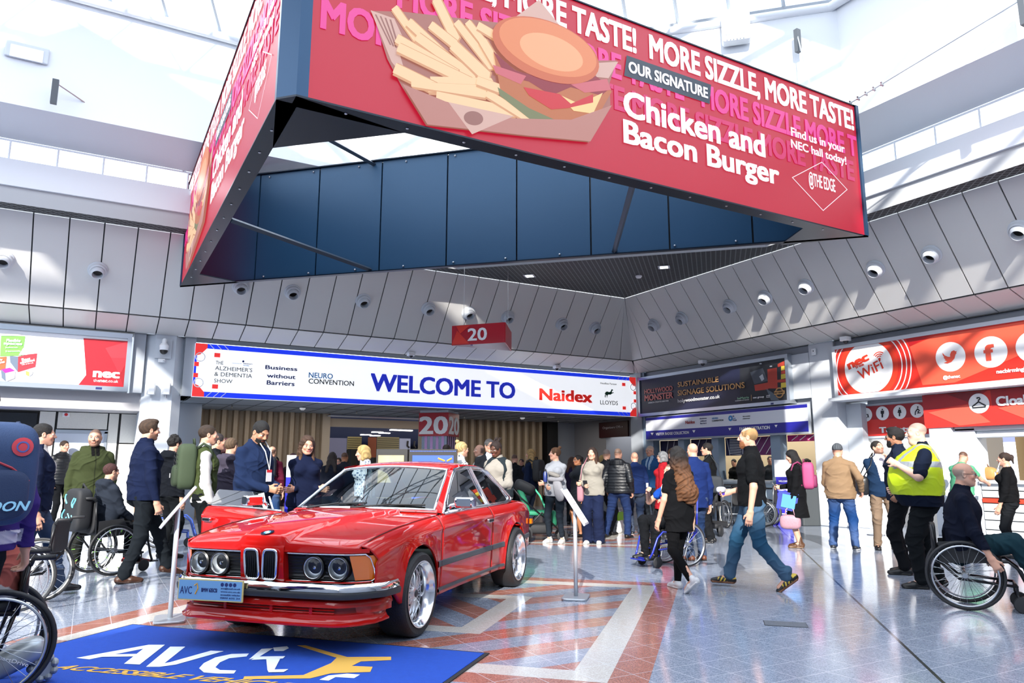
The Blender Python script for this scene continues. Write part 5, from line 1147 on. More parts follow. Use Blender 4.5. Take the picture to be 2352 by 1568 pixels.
def np_mesh(name, V, F, m, parent, col=None):
    me = bpy.data.meshes.new(name); me.vertices.add(len(V)); me.vertices.foreach_set('co', V.astype(np.float32).ravel())
    me.loops.add(F.size); me.loops.foreach_set('vertex_index', F.astype(np.int32).ravel()); me.polygons.add(len(F))
    me.polygons.foreach_set('loop_start', np.arange(0, F.size, 4, dtype=np.int32)); me.polygons.foreach_set('use_smooth', np.ones(len(F), bool)); me.update(); me.validate()
    o = link(name, me, m, parent)
    if col is not None:
        a = me.color_attributes.new('Col', 'FLOAT_COLOR', 'POINT'); c = np.ones((len(V), 4), np.float32); c[:, :3] = col; a.data.foreach_set('color', c.ravel())
    return o
SKINM = vcmat('skin', .5, .12, 260., .08, .35); HAIRM = vcmat('hair', .55, .8, 190., 0, .35); CLOTH = vcmat('cloth', .9, .35, 420., 0, .12); SHINY = vcmat('smooth_nylon', .45, .12, 150., 0, .4); LEATHER = vcmat('leather', .4, .2, 200., 0, .4)
C3 = lambda h: np.array(hexc(h)[:3])*.62        # cloth and hair swatches were picked in bright light
SKT = {'p': '#d9a58c', 'r': '#d0917b', 't': '#a8714f', 'd': '#5c3a2a', 'l': '#e3b8a2'}
def nrm(v): v = np.array(v, float); return v/max(1e-9, np.linalg.norm(v))
def Rz(a): c, s_ = cos(a), sin(a); return np.array([[c, -s_, 0], [s_, c, 0], [0, 0, 1.]])
def Rx(a): c, s_ = cos(a), sin(a); return np.array([[1., 0, 0], [0, c, -s_], [0, s_, c]])
def Ry(a): c, s_ = cos(a), sin(a); return np.array([[c, 0, s_], [0, 1., 0], [-s_, 0, c]])
def ik(a, t, l1, l2, pole):
    d = np.array(t)-a; L = np.linalg.norm(d); L = min(max(L, abs(l1-l2)+.02), l1+l2-.004); u = nrm(d); x = (l1*l1-l2*l2+L*L)/(2*L); h = sqrt(max(0, l1*l1-x*x))
    p = np.array(pole, float); p = nrm(p-u*np.dot(p, u)); return a+u*x+p*h, a+u*L
HANDS = {'down': (.085, .04, -.66), 'back': (.09, -.10, -.64), 'fwd': (.08, .16, -.62), 'pocket': (.07, .06, -.50), 'phone': (-.06, .30, -.33), 'fold': (-.30, .16, -.30), 'hold': (-.10, .26, -.36), 'reach': (.0, .46, -.28), 'chin': (-.12, .22, .02), 'lap': (-.05, .32, -.42), 'up': (.0, .30, -.05), 'bag': (.10, .05, -.64), 'strap': (-.06, .20, -.10), 'wheel': (.12, .16, -.52), 'hip': (.14, .0, -.42)}
def person(loc, face, h=1.75, w=1., hair=('short', '#2a1d16'), skin='p', top=('jacket', '#20283a'), legs=('trousers', '#1c2026'), shoes='#1a1a1c', hl='down', hr='down', feet=((-.10, 0, 0, 0), (.10, 0, 0, 0)), lean=0., side=0., head=(0, 0), seat=None, beard=None, belly=0., res=None, label='', group=None, female=False, extra=None, age=None, hide_legs=False, glasses=None, twist=0.):
    """face: compass heading (degrees, 0 = along +y, clockwise). feet: (x, y, lift, toe-down deg) left then right; x to the right, y ahead."""
    s = h/1.75; th = -radians(face); loc = np.array([loc[0], loc[1], 0.]); W = Rz(th)
    dep = np.dot(loc-_C, _F); vx = res or min(.0135, max(.0058, dep*.00072)); 
    # --- skeleton, in the person's own axes (x right, y ahead)
    ph = (.53*h if seat is None else seat)+0.; pel = np.array([0, 0 if seat is None else 0., ph]); crouch = 0
    B = Rx(-lean) @ Ry(side) @ Rz(twist)
    wst = pel+B @ np.array([0, 0, .085*h]); chs = pel+B @ np.array([0, .0, .20*h]); nck = pel+B @ np.array([0, -.012*h, .30*h])
    hx, hp = radians(head[0]), radians(head[1]); HR = B @ Rz(-hx) @ Rx(hp-lean*-.0); HR = Rx(-lean*.35) @ Ry(side*.4) @ Rz(twist*.6) @ Rz(-hx) @ Rx(hp); hs = h*.1305/.235*(1.05 if h < 1.5 else 1)
    hc = nck+B @ np.array([0, .008*h, .022*h])+HR @ np.array([0, .012*h, .070*h])
    sw = (.104 if not female else .089)*h*(1+.3*(w-1)); sh = [nck+B @ np.array([sg*sw, 0, -.044*h]) for sg in (-1, 1)]
    hw_ = .052*h; hip = [pel+np.array([sg*hw_, 0, -.01*h]) for sg in (-1, 1)]
    ank, toe, kne = [], [], []
    for i, sg in enumerate((-1, 1)):
        fx, fy, lf, tp = feet[i][:4]; yaw = feet[i][4] if len(feet[i]) > 4 else sg*8; fd = Rz(-radians(yaw)) @ np.array([0, cos(radians(tp)), -sin(radians(tp))])
        ay = .04*h*(1-cos(radians(tp)))
        a = np.array([fx*s, fy*s, .048*h+lf*s+.10*s*sin(radians(max(0, tp)))]); ank.append(a); toe.append(fd)
        k_, a2 = ik(hip[i], a, .248*h, .238*h, (sg*.12, 1., 0.) if seat is None else (sg*.1, .6, .8)); kne.append(k_); ank[i] = a2
    elb, wri, hdir = [], [], []
    for i, (sg, hd) in enumerate(((-1, hl), (1, hr))):
        t = HANDS[hd] if isinstance(hd, str) else hd
        tgt = sh[i]+(B if isinstance(hd, str) and hd in ('fold', 'hold', 'phone', 'strap', 'chin') else Rz(twist)) @ np.array([sg*t[0]*s, t[1]*s, t[2]*s])
        e, wv = ik(sh[i], tgt, .172*h, .150*h, (sg*.55, -1., -.35)); elb.append(e); wri.append(wv); hdir.append(nrm(wv-e))
    allp = np.array(ank+kne+elb+wri+[hc, pel, nck]); lo = allp.min(0)-.22*s; hi = allp.max(0)+.22*s; lo[2] = max(lo[2], -.02)
    X = B[:, 0]; Yf = B[:, 1]
    def build(v, name, m, colf, extraf=None):
        V, F = v.mesh()
        if len(F) == 0: return None
        c = colf(V) if callable(colf) else np.tile(C3(colf), (len(V), 1))
        return np_mesh(name, V @ W.T+loc, F, m, None, c)
    # --- the body: one skin
    def torso(v, o, g=1., hem=None, sl=None, loose=0.):
        gg = w*g; k = .05*s
        v.cone(pel, wst, (.062+.012*loose)*h*gg+o, .060*h*gg+o+loose*.012*h, k, X, 1.45 if not female else 1.5)
        v.cone(wst, chs, .060*h*gg+o+loose*.012*h, .066*h*gg+o+loose*.006*h, k, X, 1.40 if not female else 1.22)
        v.cone(chs, nck-B[:, 2]*.035*h, .066*h*gg+o, .048*h*(.6+.4*gg)+o, k, X, 1.50 if not female else 1.35)
        for q_ in sh: v.cone(nck-B[:, 2]*.012*h, q_, .030*h*(.5+.5*w)+o*.7, .024*h*(.5+.5*w)+o*.7, k*.8)
        v.cone(nck-B[:, 2]*.02*h, nck+B[:, 2]*.02*h, .040*h+o*.5, .032*h+o*.3, .03)
        if female:
            for sg in (-1, 1): v.ell(chs+X*sg*.048*h+Yf*.05*h+B[:, 2]*.01*h, (.04*h+o*.7,)*3, None, .03)
        if belly: v.ell(wst+Yf*(.03+.2*belly)*h*.5+B[:, 2]*.012*h, np.array([.10+.08*belly, .075+.16*belly, .15])*h+o, B.T, .12)
    vb = Vol(lo, hi, vx)
    torso(vb, -.008)
    n0 = nck+B[:, 2]*.0; vb.cone(n0, hc+HR @ np.array([0, -.018, -.03])*hs, .034*h*(.7+.3*w), .031*h*(.7+.3*w), .02)
    for i, sg in enumerate((-1, 1)):
        vb.cone(sh[i], elb[i], .0255*h*(.4+.6*w), .0215*h*(.4+.6*w), .02); vb.cone(elb[i], wri[i], .0225*h*(.4+.6*w), .0152*h, .015)
        lg = 1. if legs[0] == 'bare' else .82; vb.cone(hip[i], kne[i], .050*h*(.3+.7*w)*lg, .034*h*(.4+.6*w)*lg, .03); vb.cone(kne[i], ank[i], .034*h*(.4+.6*w)*lg, .021*h*lg, .02); vb.cone(ank[i]-np.array([0, 0, .01*h]), ank[i]+toe[i]*.07*h-np.array([0, 0, .028*h]), .02*h, .016*h, .02)
        # hand: palm, four fingers of different lengths, thumb off the side
        d = hdir[i]; inn = nrm(np.cross(d, np.cross(-X*sg, d))); fwd = np.cross(d, inn)*(-sg); fwd = fwd if np.dot(fwd, Yf+np.array([0, 0, .5])) >= 0 else -fwd
        hs_ = s*1.0; p0 = wri[i]; pc = p0+d*.085*hs_; curl = .55 if (hl if i == 0 else hr) in ('down', 'back', 'fwd') else 1.1
        vb.cone(p0, pc, .021*hs_, .019*hs_, .012, fwd, 1.75)
        for j, (off, L) in enumerate(((.029, .072), (.0105, .080), (-.009, .075), (-.027, .060))):
            b0 = pc+fwd*off*hs_; d1 = nrm(d*cos(curl*.5)+inn*sin(curl*.5)+fwd*off*2.2); b1 = b0+d1*L*.52*hs_; d2 = nrm(d*cos(curl*1.4)+inn*sin(curl*1.4)+fwd*off*1.5); b2 = b1+d2*L*.48*hs_
            vb.cone(b0, b1, .0098*hs_, .0090*hs_, .005); vb.cone(b1, b2, .0090*hs_, .0076*hs_, .004)
        t0 = p0+d*.028*hs_+fwd*.022*hs_; t1 = t0+nrm(d*.7+fwd*.75+inn*.25)*.042*hs_; vb.cone(t0, t1, .0135*hs_, .0105*hs_, .01); vb.cone(t1, t1+nrm(d*.9+fwd*.2+inn*.45)*.032*hs_, .0105*hs_, .008*hs_, .005)
    H = lambda x, y, z: hc+HR @ (np.array([x, y, z])*hs)
    E = lambda c, r, k=.012, sub=False: vb.ell(H(*c), np.array(r)*hs, HR.T, k*hs, sub)
    Cn = lambda a, b, ra, rb, k=.01, **kw: vb.cone(H(*a), H(*b), ra*hs, rb*hs, k*hs, **kw)
    fat = max(0, w-1.15)
    E((0, -.016, .034), (.073, .091, .080)); E((0, .018, -.028), (.060+.03*fat, .068, .082), .03); E((0, .058, -.092), (.027+.02*fat, .024, .020), .025)
    for sg in (-1, 1):
        Cn((sg*.052, -.005, -.05), (sg*(.022+.02*fat), .052, -.088), .020+.01*fat, .016, .03); E((sg*.040, .064, -.022), (.022, .016, .018), .02)
        E((sg*.031, .098, .006), (.017, .014, .011), .012, True); E((sg*.031, .0745, .005), (.0135, .0125, .0125), .002)
        E((sg*.076, -.008, -.004), (.011, .019, .031), .008); E((sg*.082, -.004, -.002), (.006, .010, .018), .006, True)
    Cn((-.036, .078, .026), (.036, .078, .026), .0105, .0105, .014); Cn((0, .084, .016), (0, .104, -.020), .0075, .0125, .012)
    for sg in (-1, 1): E((sg*.011, .094, -.026), (.008, .011, .008), .008)
    Cn((-.018, .083, -.051), (.018, .083, -.051), .0062, .0062, .010); Cn((-.015, .082, -.061), (.015, .082, -.061), .0070, .0070, .010); E((0, .094, -.056), (.024, .006, .0022), .003, True)
    if fat > .1: E((0, .03, -.115), (.055, .045, .03), .03)
    sk = C3(SKT.get(skin, skin))*1.18; hcol = C3(hair[1] if hair[1] else '#5a4a40')
    def skin_col(V):
        q = (V-hc) @ HR/hs; c = np.tile(sk, (len(V), 1)); x, y, z = np.abs(q[:, 0]), q[:, 1], q[:, 2]; headm = np.linalg.norm(q, axis=1) < .17
        def mix(mask, col, a=1.): m_ = (np.clip(mask, 0, 1)*headm*a)[:, None]; c[:] = c*(1-m_)+np.array(col)*m_
        sm = lambda v, e: 1-np.clip((v-1)/e+.5, 0, 1)
        mix(sm(((x-.042)/.025)**2+((z+.03)/.025)**2, .8)*(y > .03), sk*np.array([1.08, .80, .76]), .5)
        if beard == 'stubble': mix(np.clip((-.028-z)/.02, 0, 1)*(y > -.02)*np.clip((.115-np.abs(z+.07))/.02, 0, 1)*(1-sm((x/.026)**2+((z+.056)/.012)**2, .4)*(y > .06)), hcol*.6+sk*.25, .75)
        if hair[0] in ('shaved', 'crop'): mix(np.clip((z-.030-.5*np.clip(y-.0, 0, 1)-(.0 if hair[0] == 'crop' else .0))/.02+(y < -.01)*np.clip((z+.05)/.02, 0, 1)*1.5, 0, 1)*(y < .078), hcol, .85)
        if hair[0] == 'balding': mix(np.clip((-y+.0)/.02, 0, 1)*np.clip((.06-z)/.02, 0, 1)*np.clip((z+.065)/.02, 0, 1)*(x > .02), hcol, .8)
        mix(sm((x/.025)**2+((z+.056)/.011)**2, .5)*(y > .072), sk*np.array([.86, .52, .50]) if not female else np.array([.50, .15, .14])*(.5+.5*sk[0]))
        ey = ((x-.031)/.0145)**2+((z-.0055)/.0072)**2; mix(sm(ey, .6)*(y > .06), (.72, .70, .68)); mix(sm(((x-.031)/.0068)**2+((z-.0055)/.0072)**2, .5)*(y > .06), (.035, .022, .015))
        mix(sm(((x-.031)/.017)**2+((z-.0125)/.0026)**2, .8)*(y > .06), (.03, .02, .018), .8)
        bz = .027+.005*(1-((x-.033)/.018)**2); mix(sm(((x-.033)/.021)**2+((z-bz)/.0048)**2, .7)*(y > .05), hcol*.55, .85)
        return c
    body = build(vb, 'person', SKINM, skin_col); tag(body, label, 'person', group)
    kids = []
    # --- top garment
    kind, tcol = top[0], top[1]; opt = top[2] if len(top) > 2 else {}
    OFF = {'jacket': .017, 'coat': .02, 'puffer': .027, 'shirt': .008, 'tshirt': .012, 'hoodie': .02, 'suit': .016, 'jumper': .014, 'dress': .013, 'fleece': .024}[kind]; OFF *= s**.5
    vt = Vol(lo, hi, vx); loose = opt.get('loose', {'jacket': .9, 'coat': 1, 'puffer': 1., 'shirt': .4, 'tshirt': .7, 'hoodie': 1., 'suit': .7, 'jumper': .8, 'dress': .3, 'fleece': .8}[kind]); torso(vt, OFF, 1., loose=loose)
    hemz = opt.get('hem', {'suit': -.055, 'coat': -.20, 'dress': -.23, 'tshirt': -.03, 'hoodie': -.035}.get(kind, -.04))*h
    if seat is not None and kind != 'dress': hemz = max(hemz, -.02*h)
    dn = pel+B[:, 2]*hemz*.6+np.array([0, 0, hemz*.4]); flare = .068*h*w+OFF+(.03*h if kind in ('coat', 'dress') else .004*h)
    if seat is None: vt.cone(pel, dn, .066*h*w+OFF, flare, .05, X, 1.42)
    sleeve = opt.get('sleeve', .55 if kind == 'tshirt' else 2.); cuff = opt.get('cuff', 0)
    for i in (0, 1):
        ua = .028*h*(.4+.6*w)+OFF*.8; ub = .027*h*(.4+.6*w)+OFF*.75; uc = .0185*h+OFF*.62
        if sleeve >= 1:
            vt.cone(sh[i], elb[i], ua, ub, .022); e1 = elb[i]+(wri[i]-elb[i])*min(1, (sleeve-1))*.98; vt.cone(elb[i], e1, ub, uc+(ub-uc)*(2-min(2, sleeve)), .018)
        elif sleeve > 0: vt.cone(sh[i], sh[i]+(elb[i]-sh[i])*sleeve, ua, ua*1.02, .022)
    if kind in ('jacket', 'coat', 'shirt', 'suit', 'fleece', 'puffer') or opt.get('collar'): vt.cone(nck+B[:, 2]*.0, nck+B[:, 2]*.022*h+B[:, 1]*.004*h, .043*h+.004, .040*h+.004, .012)
    if kind in ('hoodie',) or opt.get('hood'): vt.cone(nck+B @ np.array([-.05*h, -.035*h, .0]), nck+B @ np.array([.05*h, -.035*h, .0]), .038*h, .038*h, .03); vt.cone(nck+B @ np.array([0, -.05*h, -.03*h]), nck+B @ np.array([0, -.05*h, .0]), .035*h, .04*h, .03)
    vt.ripple({'puffer': .006, 'suit': .010, 'tshirt': .010, 'jumper': .010, 'fleece': .009, 'dress': .008}.get(kind, .015)*s, 44/s, int(abs(h*977+face)))
    if kind == 'puffer':
        Xg, Yg, Zg = np.meshgrid(*[a.astype(np.float32) for a in vt.ax], indexing='ij'); mk = np.abs(vt.d) < .05; vt.d[mk] += .0065*(1-np.abs(np.sin(Zg[mk]*pi/(.058*s))))
    # open neck and hollow under the hem
    vt.cone(nck+B[:, 2]*.05*h+B[:, 1]*.006*h, nck+B[:, 2]*.012*h, .034*h, .030*h*(.7+.3*w), .008, sub=True)
    vt.plane(dn if seat is None else pel-np.array([0, 0, .01*h]), (0, 0, -1) if seat is None else (0, .15, -1))
    tc_ = C3(tcol)
    def top_col(V):
        c = np.tile(tc_, (len(V), 1)); q = (V-chs) @ B/s; x, y, z = q[:, 0], q[:, 1], q[:, 2]; ax = np.abs(x); fr = y > .02
        def st(mask, col): c[mask] = C3(col)
        if 'open' in opt:      # the shirt seen between the lapels
            vw = opt.get('vw', .075); st(fr & (ax < np.clip((z+.36)/.5, 0, 1)*vw) & (z < .24) & (z > opt.get('vz', -.06)), opt['open'])
            if 'tie' in opt: st(fr & (ax < .016) & (z < .2) & (z > -.06), opt['tie'])
        if 'arms' in opt: 
            dist = np.min([np.linalg.norm(np.cross(V-sh[i], nrm(elb[i]-sh[i])), axis=1)+9*((V-sh[i]) @ nrm(elb[i]-sh[i]) < .03) for i in (0, 1)], axis=0); da = np.min([np.minimum(np.linalg.norm(V-(sh[i]*(1-t)+elb[i]*t), axis=1), np.linalg.norm(V-(elb[i]*(1-t)+wri[i]*t), axis=1)) for i in (0, 1) for t in (.25, .5, .75, 1.)], axis=0)
            st((da < .085*s) & (ax > .125*(h/1.75)**0*.98), opt['arms'])
        if 'zip' in opt: st(fr & (ax < .007) & (z < .2), opt['zip'])
        if 'band' in opt:
            for z0, z1, cc in opt['band']: st((z > z0) & (z < z1) & (np.abs(x) < .26), cc)
        if 'patch' in opt:
            for (px_, pz_, rr, cc) in opt['patch']: st((y > 0 if rr > 0 else y < 0) & ((x-px_)**2+(z-pz_)**2 < rr*rr), cc)
        if 'dots' in opt:
            r = np.sin(V[:, 0]*95)*np.sin(V[:, 1]*90+1)*np.sin(V[:, 2]*100); st(r > .28, opt['dots'])
        return c
    tm = opt.get('mat', SHINY if kind == 'puffer' else CLOTH)
    kids.append(build(vt, {'puffer': 'puffer_jacket', 'suit': 'suit_jacket', 'tshirt': 't_shirt', 'coat': 'coat'}.get(kind, kind), tm, top_col))
    if 'vest' in opt:          # a sleeveless layer over it
        vv = Vol(lo, hi, vx); torso(vv, OFF+.011*s, 1., loose=loose*1.05); dv = pel+B[:, 2]*(opt.get('vhem', -.01))*h; 
        for i in (0, 1): vv.cone(sh[i]+B @ np.array([(-1, 1)[i]*.03*h, 0, .01*h]), elb[i], .05*h, .05*h, .01, sub=True)
        vv.cone(nck+B[:, 2]*.06*h, nck+B[:, 2]*.0, .05*h, .044*h, .01, sub=True); vv.plane(dv, (0, 0, -1)); vv.ripple(.010, 40, 5)
        if opt.get('vopen'): vv.cone(chs+Yf*.2*h+B[:, 2]*.14*h, dv+Yf*.2*h, .16*h, .15*h, .01, X, opt['vopen'], sub=True)
        def vcol(V):
            c = np.tile(C3(opt['vest']), (len(V), 1)); q = (V-chs) @ B/s
            for z0, z1, cc in opt.get('vband', ()): c[(q[:, 2] > z0) & (q[:, 2] < z1)] = C3(cc)
            for x0, x1, cc in opt.get('vstripe', ()): c[(np.abs(q[:, 0]) > x0) & (np.abs(q[:, 0]) < x1) & (q[:, 2] > -.05)] = C3(cc)
            return c
        kids.append(build(vv, 'vest', SHINY if opt.get('vshiny') else CLOTH, vcol))
    # --- legs
    lk, lcol = legs[0], legs[1]
    if not hide_legs:
        vl = Vol(lo, hi, vx); lo_ = {'trousers': .010, 'jeans': .010, 'slim': .007, 'wide': .016, 'tights': .003, 'skirt': .01, 'bare': 0}[lk]
        if lk in ('trousers', 'jeans', 'slim', 'wide', 'tights'):
            vl.cone(pel+np.array([0, 0, .035*h]), pel-np.array([0, 0, .02*h]), .058*h*w+lo_, .060*h*w+lo_, .03, np.array([1., 0, 0]), 1.42)
            for i, sg in enumerate((-1, 1)):
                vl.ell(hip[i]+np.array([0, -.028*h, -.01*h]), np.array([.05, .045, .06])*h*w, None, .03)
                kr = {'wide': .052, 'slim': .036, 'tights': .035}.get(lk, .040)*h*(.4+.6*w)+lo_*.5; ar = {'wide': .058, 'slim': .025, 'tights': .024}.get(lk, .031)*h*(.6+.4*w)+lo_*.4
                cut = legs[2] if len(legs) > 2 else .93; e1 = kne[i]+(ank[i]-np.array([0, 0, .02*h])-kne[i])*cut
                vl.cone(hip[i], kne[i], .054*h*(.3+.7*w)+lo_, kr, .025); vl.cone(kne[i], e1, kr, ar, .02)
                if lk in ('jeans', 'trousers'): vl.cone(e1+np.array([0, 0, .03*h]), e1, ar*1.02, ar*1.05, .01)
            vl.plane((0, 0, .006), (0, 0, -1)); vl.ripple({'jeans': .015, 'tights': .002, 'slim': .010, 'wide': .012}.get(lk, .016)*s, 50/s, int(abs(face*7+h*100)))
            lc = C3(lcol); nm_ = {'jeans': 'jeans', 'slim': 'slim_trousers', 'wide': 'wide_trousers', 'tights': 'tights'}.get(lk, 'trousers')
            def leg_col(V):
                c = np.tile(lc, (len(V), 1))
                if lk == 'jeans':
                    t = np.clip(np.sin(V[:, 2]*9)*.5+.5, 0, 1)[:, None]*.10; c = c*(1-t)+t*np.array([.35, .42, .52])
                return c
            kids.append(build(vl, nm_, CLOTH, leg_col))
        sc = C3(shoes if isinstance(shoes, str) else shoes[0]); so_ = C3(shoes[1]) if not isinstance(shoes, str) else sc*.6; stype = shoes[2] if not isinstance(shoes, str) and len(shoes) > 2 else ''
        for i in (0, 1):
            f = toe[i]; a = ank[i]; up = nrm(np.cross(np.cross(f, (0, 0, 1.)), f)); up = up if up[2] > 0 else -up; sd_ = np.cross(f, up); vs = Vol(a-.24*s, a+.24*s, vx*.85)
            P_ = lambda y, z, x=0: a+f*y*h+up*(z-.048)*h+sd_*x*h
            vs.cone(P_(-.022, .022), P_(.045, .020), .024*h, .023*h, .012, sd_, 1.0); vs.cone(P_(.045, .020), P_(.102, .013), .022*h, .014*h, .012, sd_, 1.35); vs.cone(P_(-.005, .03), P_(.0, .055 if stype != 'boot' else .085), .026*h, .022*h, .012)
            vs.cone(P_(-.025, .006), P_(.10, .006), .0085*h, .0085*h, .004, sd_, 3.0); vs.plane(P_(0, .0), -up)
            a_, up_, f_, sdd = a, up, f, sd_
            def shoe_col(V, a_=a_, up_=up_, f_=f_, sdd=sdd):
                z = (V-a_) @ up_/h+.048; y = (V-a_) @ f_/h; c = np.tile(sc, (len(V), 1)); c[z < .0135] = so_
                if stype == 'stripe':
                    xs = np.abs((V-a_) @ sdd)/h; c[(z > .014) & (xs > .012) & (np.abs(((y*1.+z*.5) % .022)-.011) < .0042) & (y > .005) & (y < .065)] = C3('#e8c63a'); c[(z > .03) & (y < -.012)] = C3('#e8c63a')
                return c
            kids.append(build(vs, 'boot' if stype == 'boot' else 'shoe', LEATHER, shoe_col))
    # --- hair
    st, hc_ = hair[0], hair[1]; ln = hair[2] if len(hair) > 2 else 0
    if st in ('short', 'quiff', 'bun', 'long', 'bob', 'curly', 'dreads', 'tied', 'sides', 'beanie', 'cap'):
        vh = Vol(hc-.30*hs-np.array([0, 0, .32*s]), hc+.30*hs, vx*.9)
        Eh = lambda c, r, k=.012, sub=False: vh.ell(H(*c), np.array(r)*hs, HR.T, k*hs, sub); Ch = lambda a, b, ra, rb, k=.015, **kw: vh.cone(H(*a), H(*b), ra*hs, rb*hs, k*hs, **kw)
        big = .006 if st in ('short', 'sides', 'tied') else .012
        Eh((0, -.020, .036), (.076+big, .094+big, .084+big))
        if st == 'quiff': Eh((0, .03, .105), (.062, .055, .028), .03)
        if st == 'curly':
            r = random.Random(5)
            for k in range(46): a1, a2 = r.uniform(0, 2*pi), r.uniform(-.2, 1.5); Eh((.082*cos(a1)*cos(a2), -.02+.095*sin(a1)*cos(a2), .045+.085*sin(a2)), (.020,)*3, .008)
        if st == 'cap': pass
        if st in ('long', 'bob'):
            L = ln or (.13 if st == 'bob' else .34)
            for sg in (-1, 1): Ch((sg*.074, -.01, .02), (sg*.076, .0, -.10), .026, .026, .03); Ch((sg*.072, -.04, .0), (sg*.07, -.045, -L*.55), .034, .036, .03)
            Ch((0, -.085, .03), (0, -.085, -L*.5), .045, .05, .03, lat=HR[:, 0], q=1.5)
            if st == 'long':
                tp_ = B if True else HR
                if ln >= .5: vh.cone(H(0, -.08, -.04), nck+B @ np.array([.01*h, -.085*h, -.16*h]), .055*hs, .085*hs, .05, HR[:, 0], 1.45); vh.cone(nck+B @ np.array([.01*h, -.08*h, -.15*h]), nck+B @ np.array([.03*h, -.085*h, -.22*h]), .075*hs, .05*hs, .05, HR[:, 0], 1.5)
                for sg in (-1, 1):
                    p0 = H(sg*.068, -.01, -.09); p1 = nck+B @ np.array([sg*.055*h, .055*h, -.12*h*(L/.34)]); vh.cone(p0, p1, .028*hs, .017*hs, .02)
                    p2 = nck+B @ np.array([sg*.05*h, -.055*h, -.10*h*(L/.34)]); vh.cone(H(sg*.05, -.07, -.08), p2, .05*hs, .04*hs, .04)
        face_y = .120
        Eh((0, face_y, -.040), (.082 if female else .088, .094, (.140 if female else .132) if st not in ('beanie', 'cap') else .085), .006, True)
        if st in ('short', 'quiff', 'curly', 'bun', 'tied', 'sides', 'dreads'):
            Eh((0, .02, -.11), (.12, .115, .075), .006, True)
            for sg in (-1, 1): Eh((sg*.088, .0, -.012), (.022, .026, .034), .006, True)
            if st == 'sides': Eh((0, .04, .13), (.075, .11, .075), .01, True)
        if st == 'bun': Eh((0, -.06+(ln or 0), .128), (.036, .036, .032), .012)
        if st == 'tied': Eh((0, -.118, .045), (.035, .034, .04), .012); Ch((0, -.12, .03), (0, -.13, -.07), .024, .014)
        if st == 'dreads':
            r = random.Random(2)
            for k in range(16): a1 = r.uniform(-2.9, .4); t = (.045*cos(a1*2), -.07+.03*r.random(), .12); Ch(t, (t[0]+r.uniform(-.06, .06), t[1]-r.uniform(.0, .08), t[2]+r.uniform(-.005, .055)), .010, .007, .006)
        vh.ripple((.0045 if st not in ('long', 'curly') else .009)*hs if ln < .5 else .016*hs, 110, 3, ln < .5)
        if st == 'beanie': vh.plane(H(0, 0, .012), -HR[:, 2]+HR[:, 1]*.0)
        hcl = C3(hc_)
        def hair_col(V):
            q = (V-hc) @ HR/hs; t = (.5+.5*np.sin(q[:, 0]*160+q[:, 1]*70+3*np.sin(q[:, 2]*30)))[:, None]; c = hcl*(.72+.5*t)
            if len(hair) > 3: m_ = np.clip((.0-q[:, 2])/.25, 0, 1)[:, None]; c = c*(1-m_)+C3(hair[3])*(.7+.5*t)*m_
            return c
        kids.append(build(vh, 'beanie' if st == 'beanie' else 'hair', HAIRM if st != 'beanie' else CLOTH, hair_col))
    if beard and beard != 'stubble':
        vh = Vol(hc-.18*hs, hc+.18*hs, vx*.85); Eh = lambda c, r, k=.012, sub=False: vh.ell(H(*c), np.array(r)*hs, HR.T, k*hs, sub)
        Eh((0, .03, -.062), (.062, .062, .058), .01); Eh((0, .06, -.10), (.034, .034, .03), .02); Eh((0, .085, -.042), (.028, .016, .007), .008); Eh((0, .10, .02), (.07, .08, .062), .008, True); Eh((0, .10, -.056), (.020, .03, .009), .004, True); vh.ripple(.005*hs, 140, 1)
        kids.append(build(vh, 'beard', HAIRM, beard))
    if glasses:
        mb = MB()
        for sg in (-1, 1): mb.tube([tuple(W @ H(sg*.032+.021*cos(a), .094, .004+.016*sin(a))+loc) for a in (2*pi*k/14 for k in range(14))], .0022*hs, 5, True); mb.tube([tuple(W @ H(sg*.053, .092, .01)+loc), tuple(W @ H(sg*.08, .0, .008)+loc)], .0022*hs, 5)
        mb.tube([tuple(W @ H(-.011, .096, .006)+loc), tuple(W @ H(.011, .096, .006)+loc)], .002*hs, 5); kids.append(mb.build('glasses', mat('glasses_'+glasses[1:], glasses, .3)))
    for k in kids:
        if k: k.parent = body
    fr = {'body': body, 'hand': [W @ (wri[i]+hdir[i]*.10*s)+loc for i in (0, 1)], 'wrist': [W @ wri[i]+loc for i in (0, 1)], 'chest': W @ chs+loc, 'neck': W @ nck+loc, 'R': W @ B, 'W': W, 'loc': loc, 's': s, 'h': h, 'head': W @ hc+loc, 'HR': W @ HR, 'pel': W @ pel+loc, 'hdir': [W @ x for x in hdir], 'kne': [W @ x+loc for x in kne], 'ank': [W @ x+loc for x in ank]}
    return fr
# ---------------------------------------------------------------- the people
HZ = lambda x: 784+FOC*math.tan(PIT)+(1176-x)*ROL
def bearing(x): return 29.687+math.degrees(math.atan((x-1176)/1708.))
def who(x, a, foot=None, hy=None, h=None, fx=None, **k):
    """a: 0 seen from behind, 90 looking to the right, 180 facing us"""
    if foot: 
        p = G(x, foot)
        if hy: d = ray(x, hy); t = math.hypot(p.x, p.y)/math.hypot(d[0], d[1]); h = EYE+d[2]*t-.012
    else: p = G(x, hy, h)
    return person((p.x, p.y), bearing(x)+a, h, label=k.pop('label'), **dict(k, **{}) if True else k)
ppl = {}
WALK = ((-.09, .30, 0, 0), (.09, -.34, .02, 38)); WALK2 = ((-.09, -.34, .02, 38), (.09, .30, 0, 0)); SIT = ((-.11, .42, .10, 0), (.11, .42, .10, 0))
st = lambda w_=.1, d=0: ((-w_, d, 0, 0), (w_, -d, 0, 0))
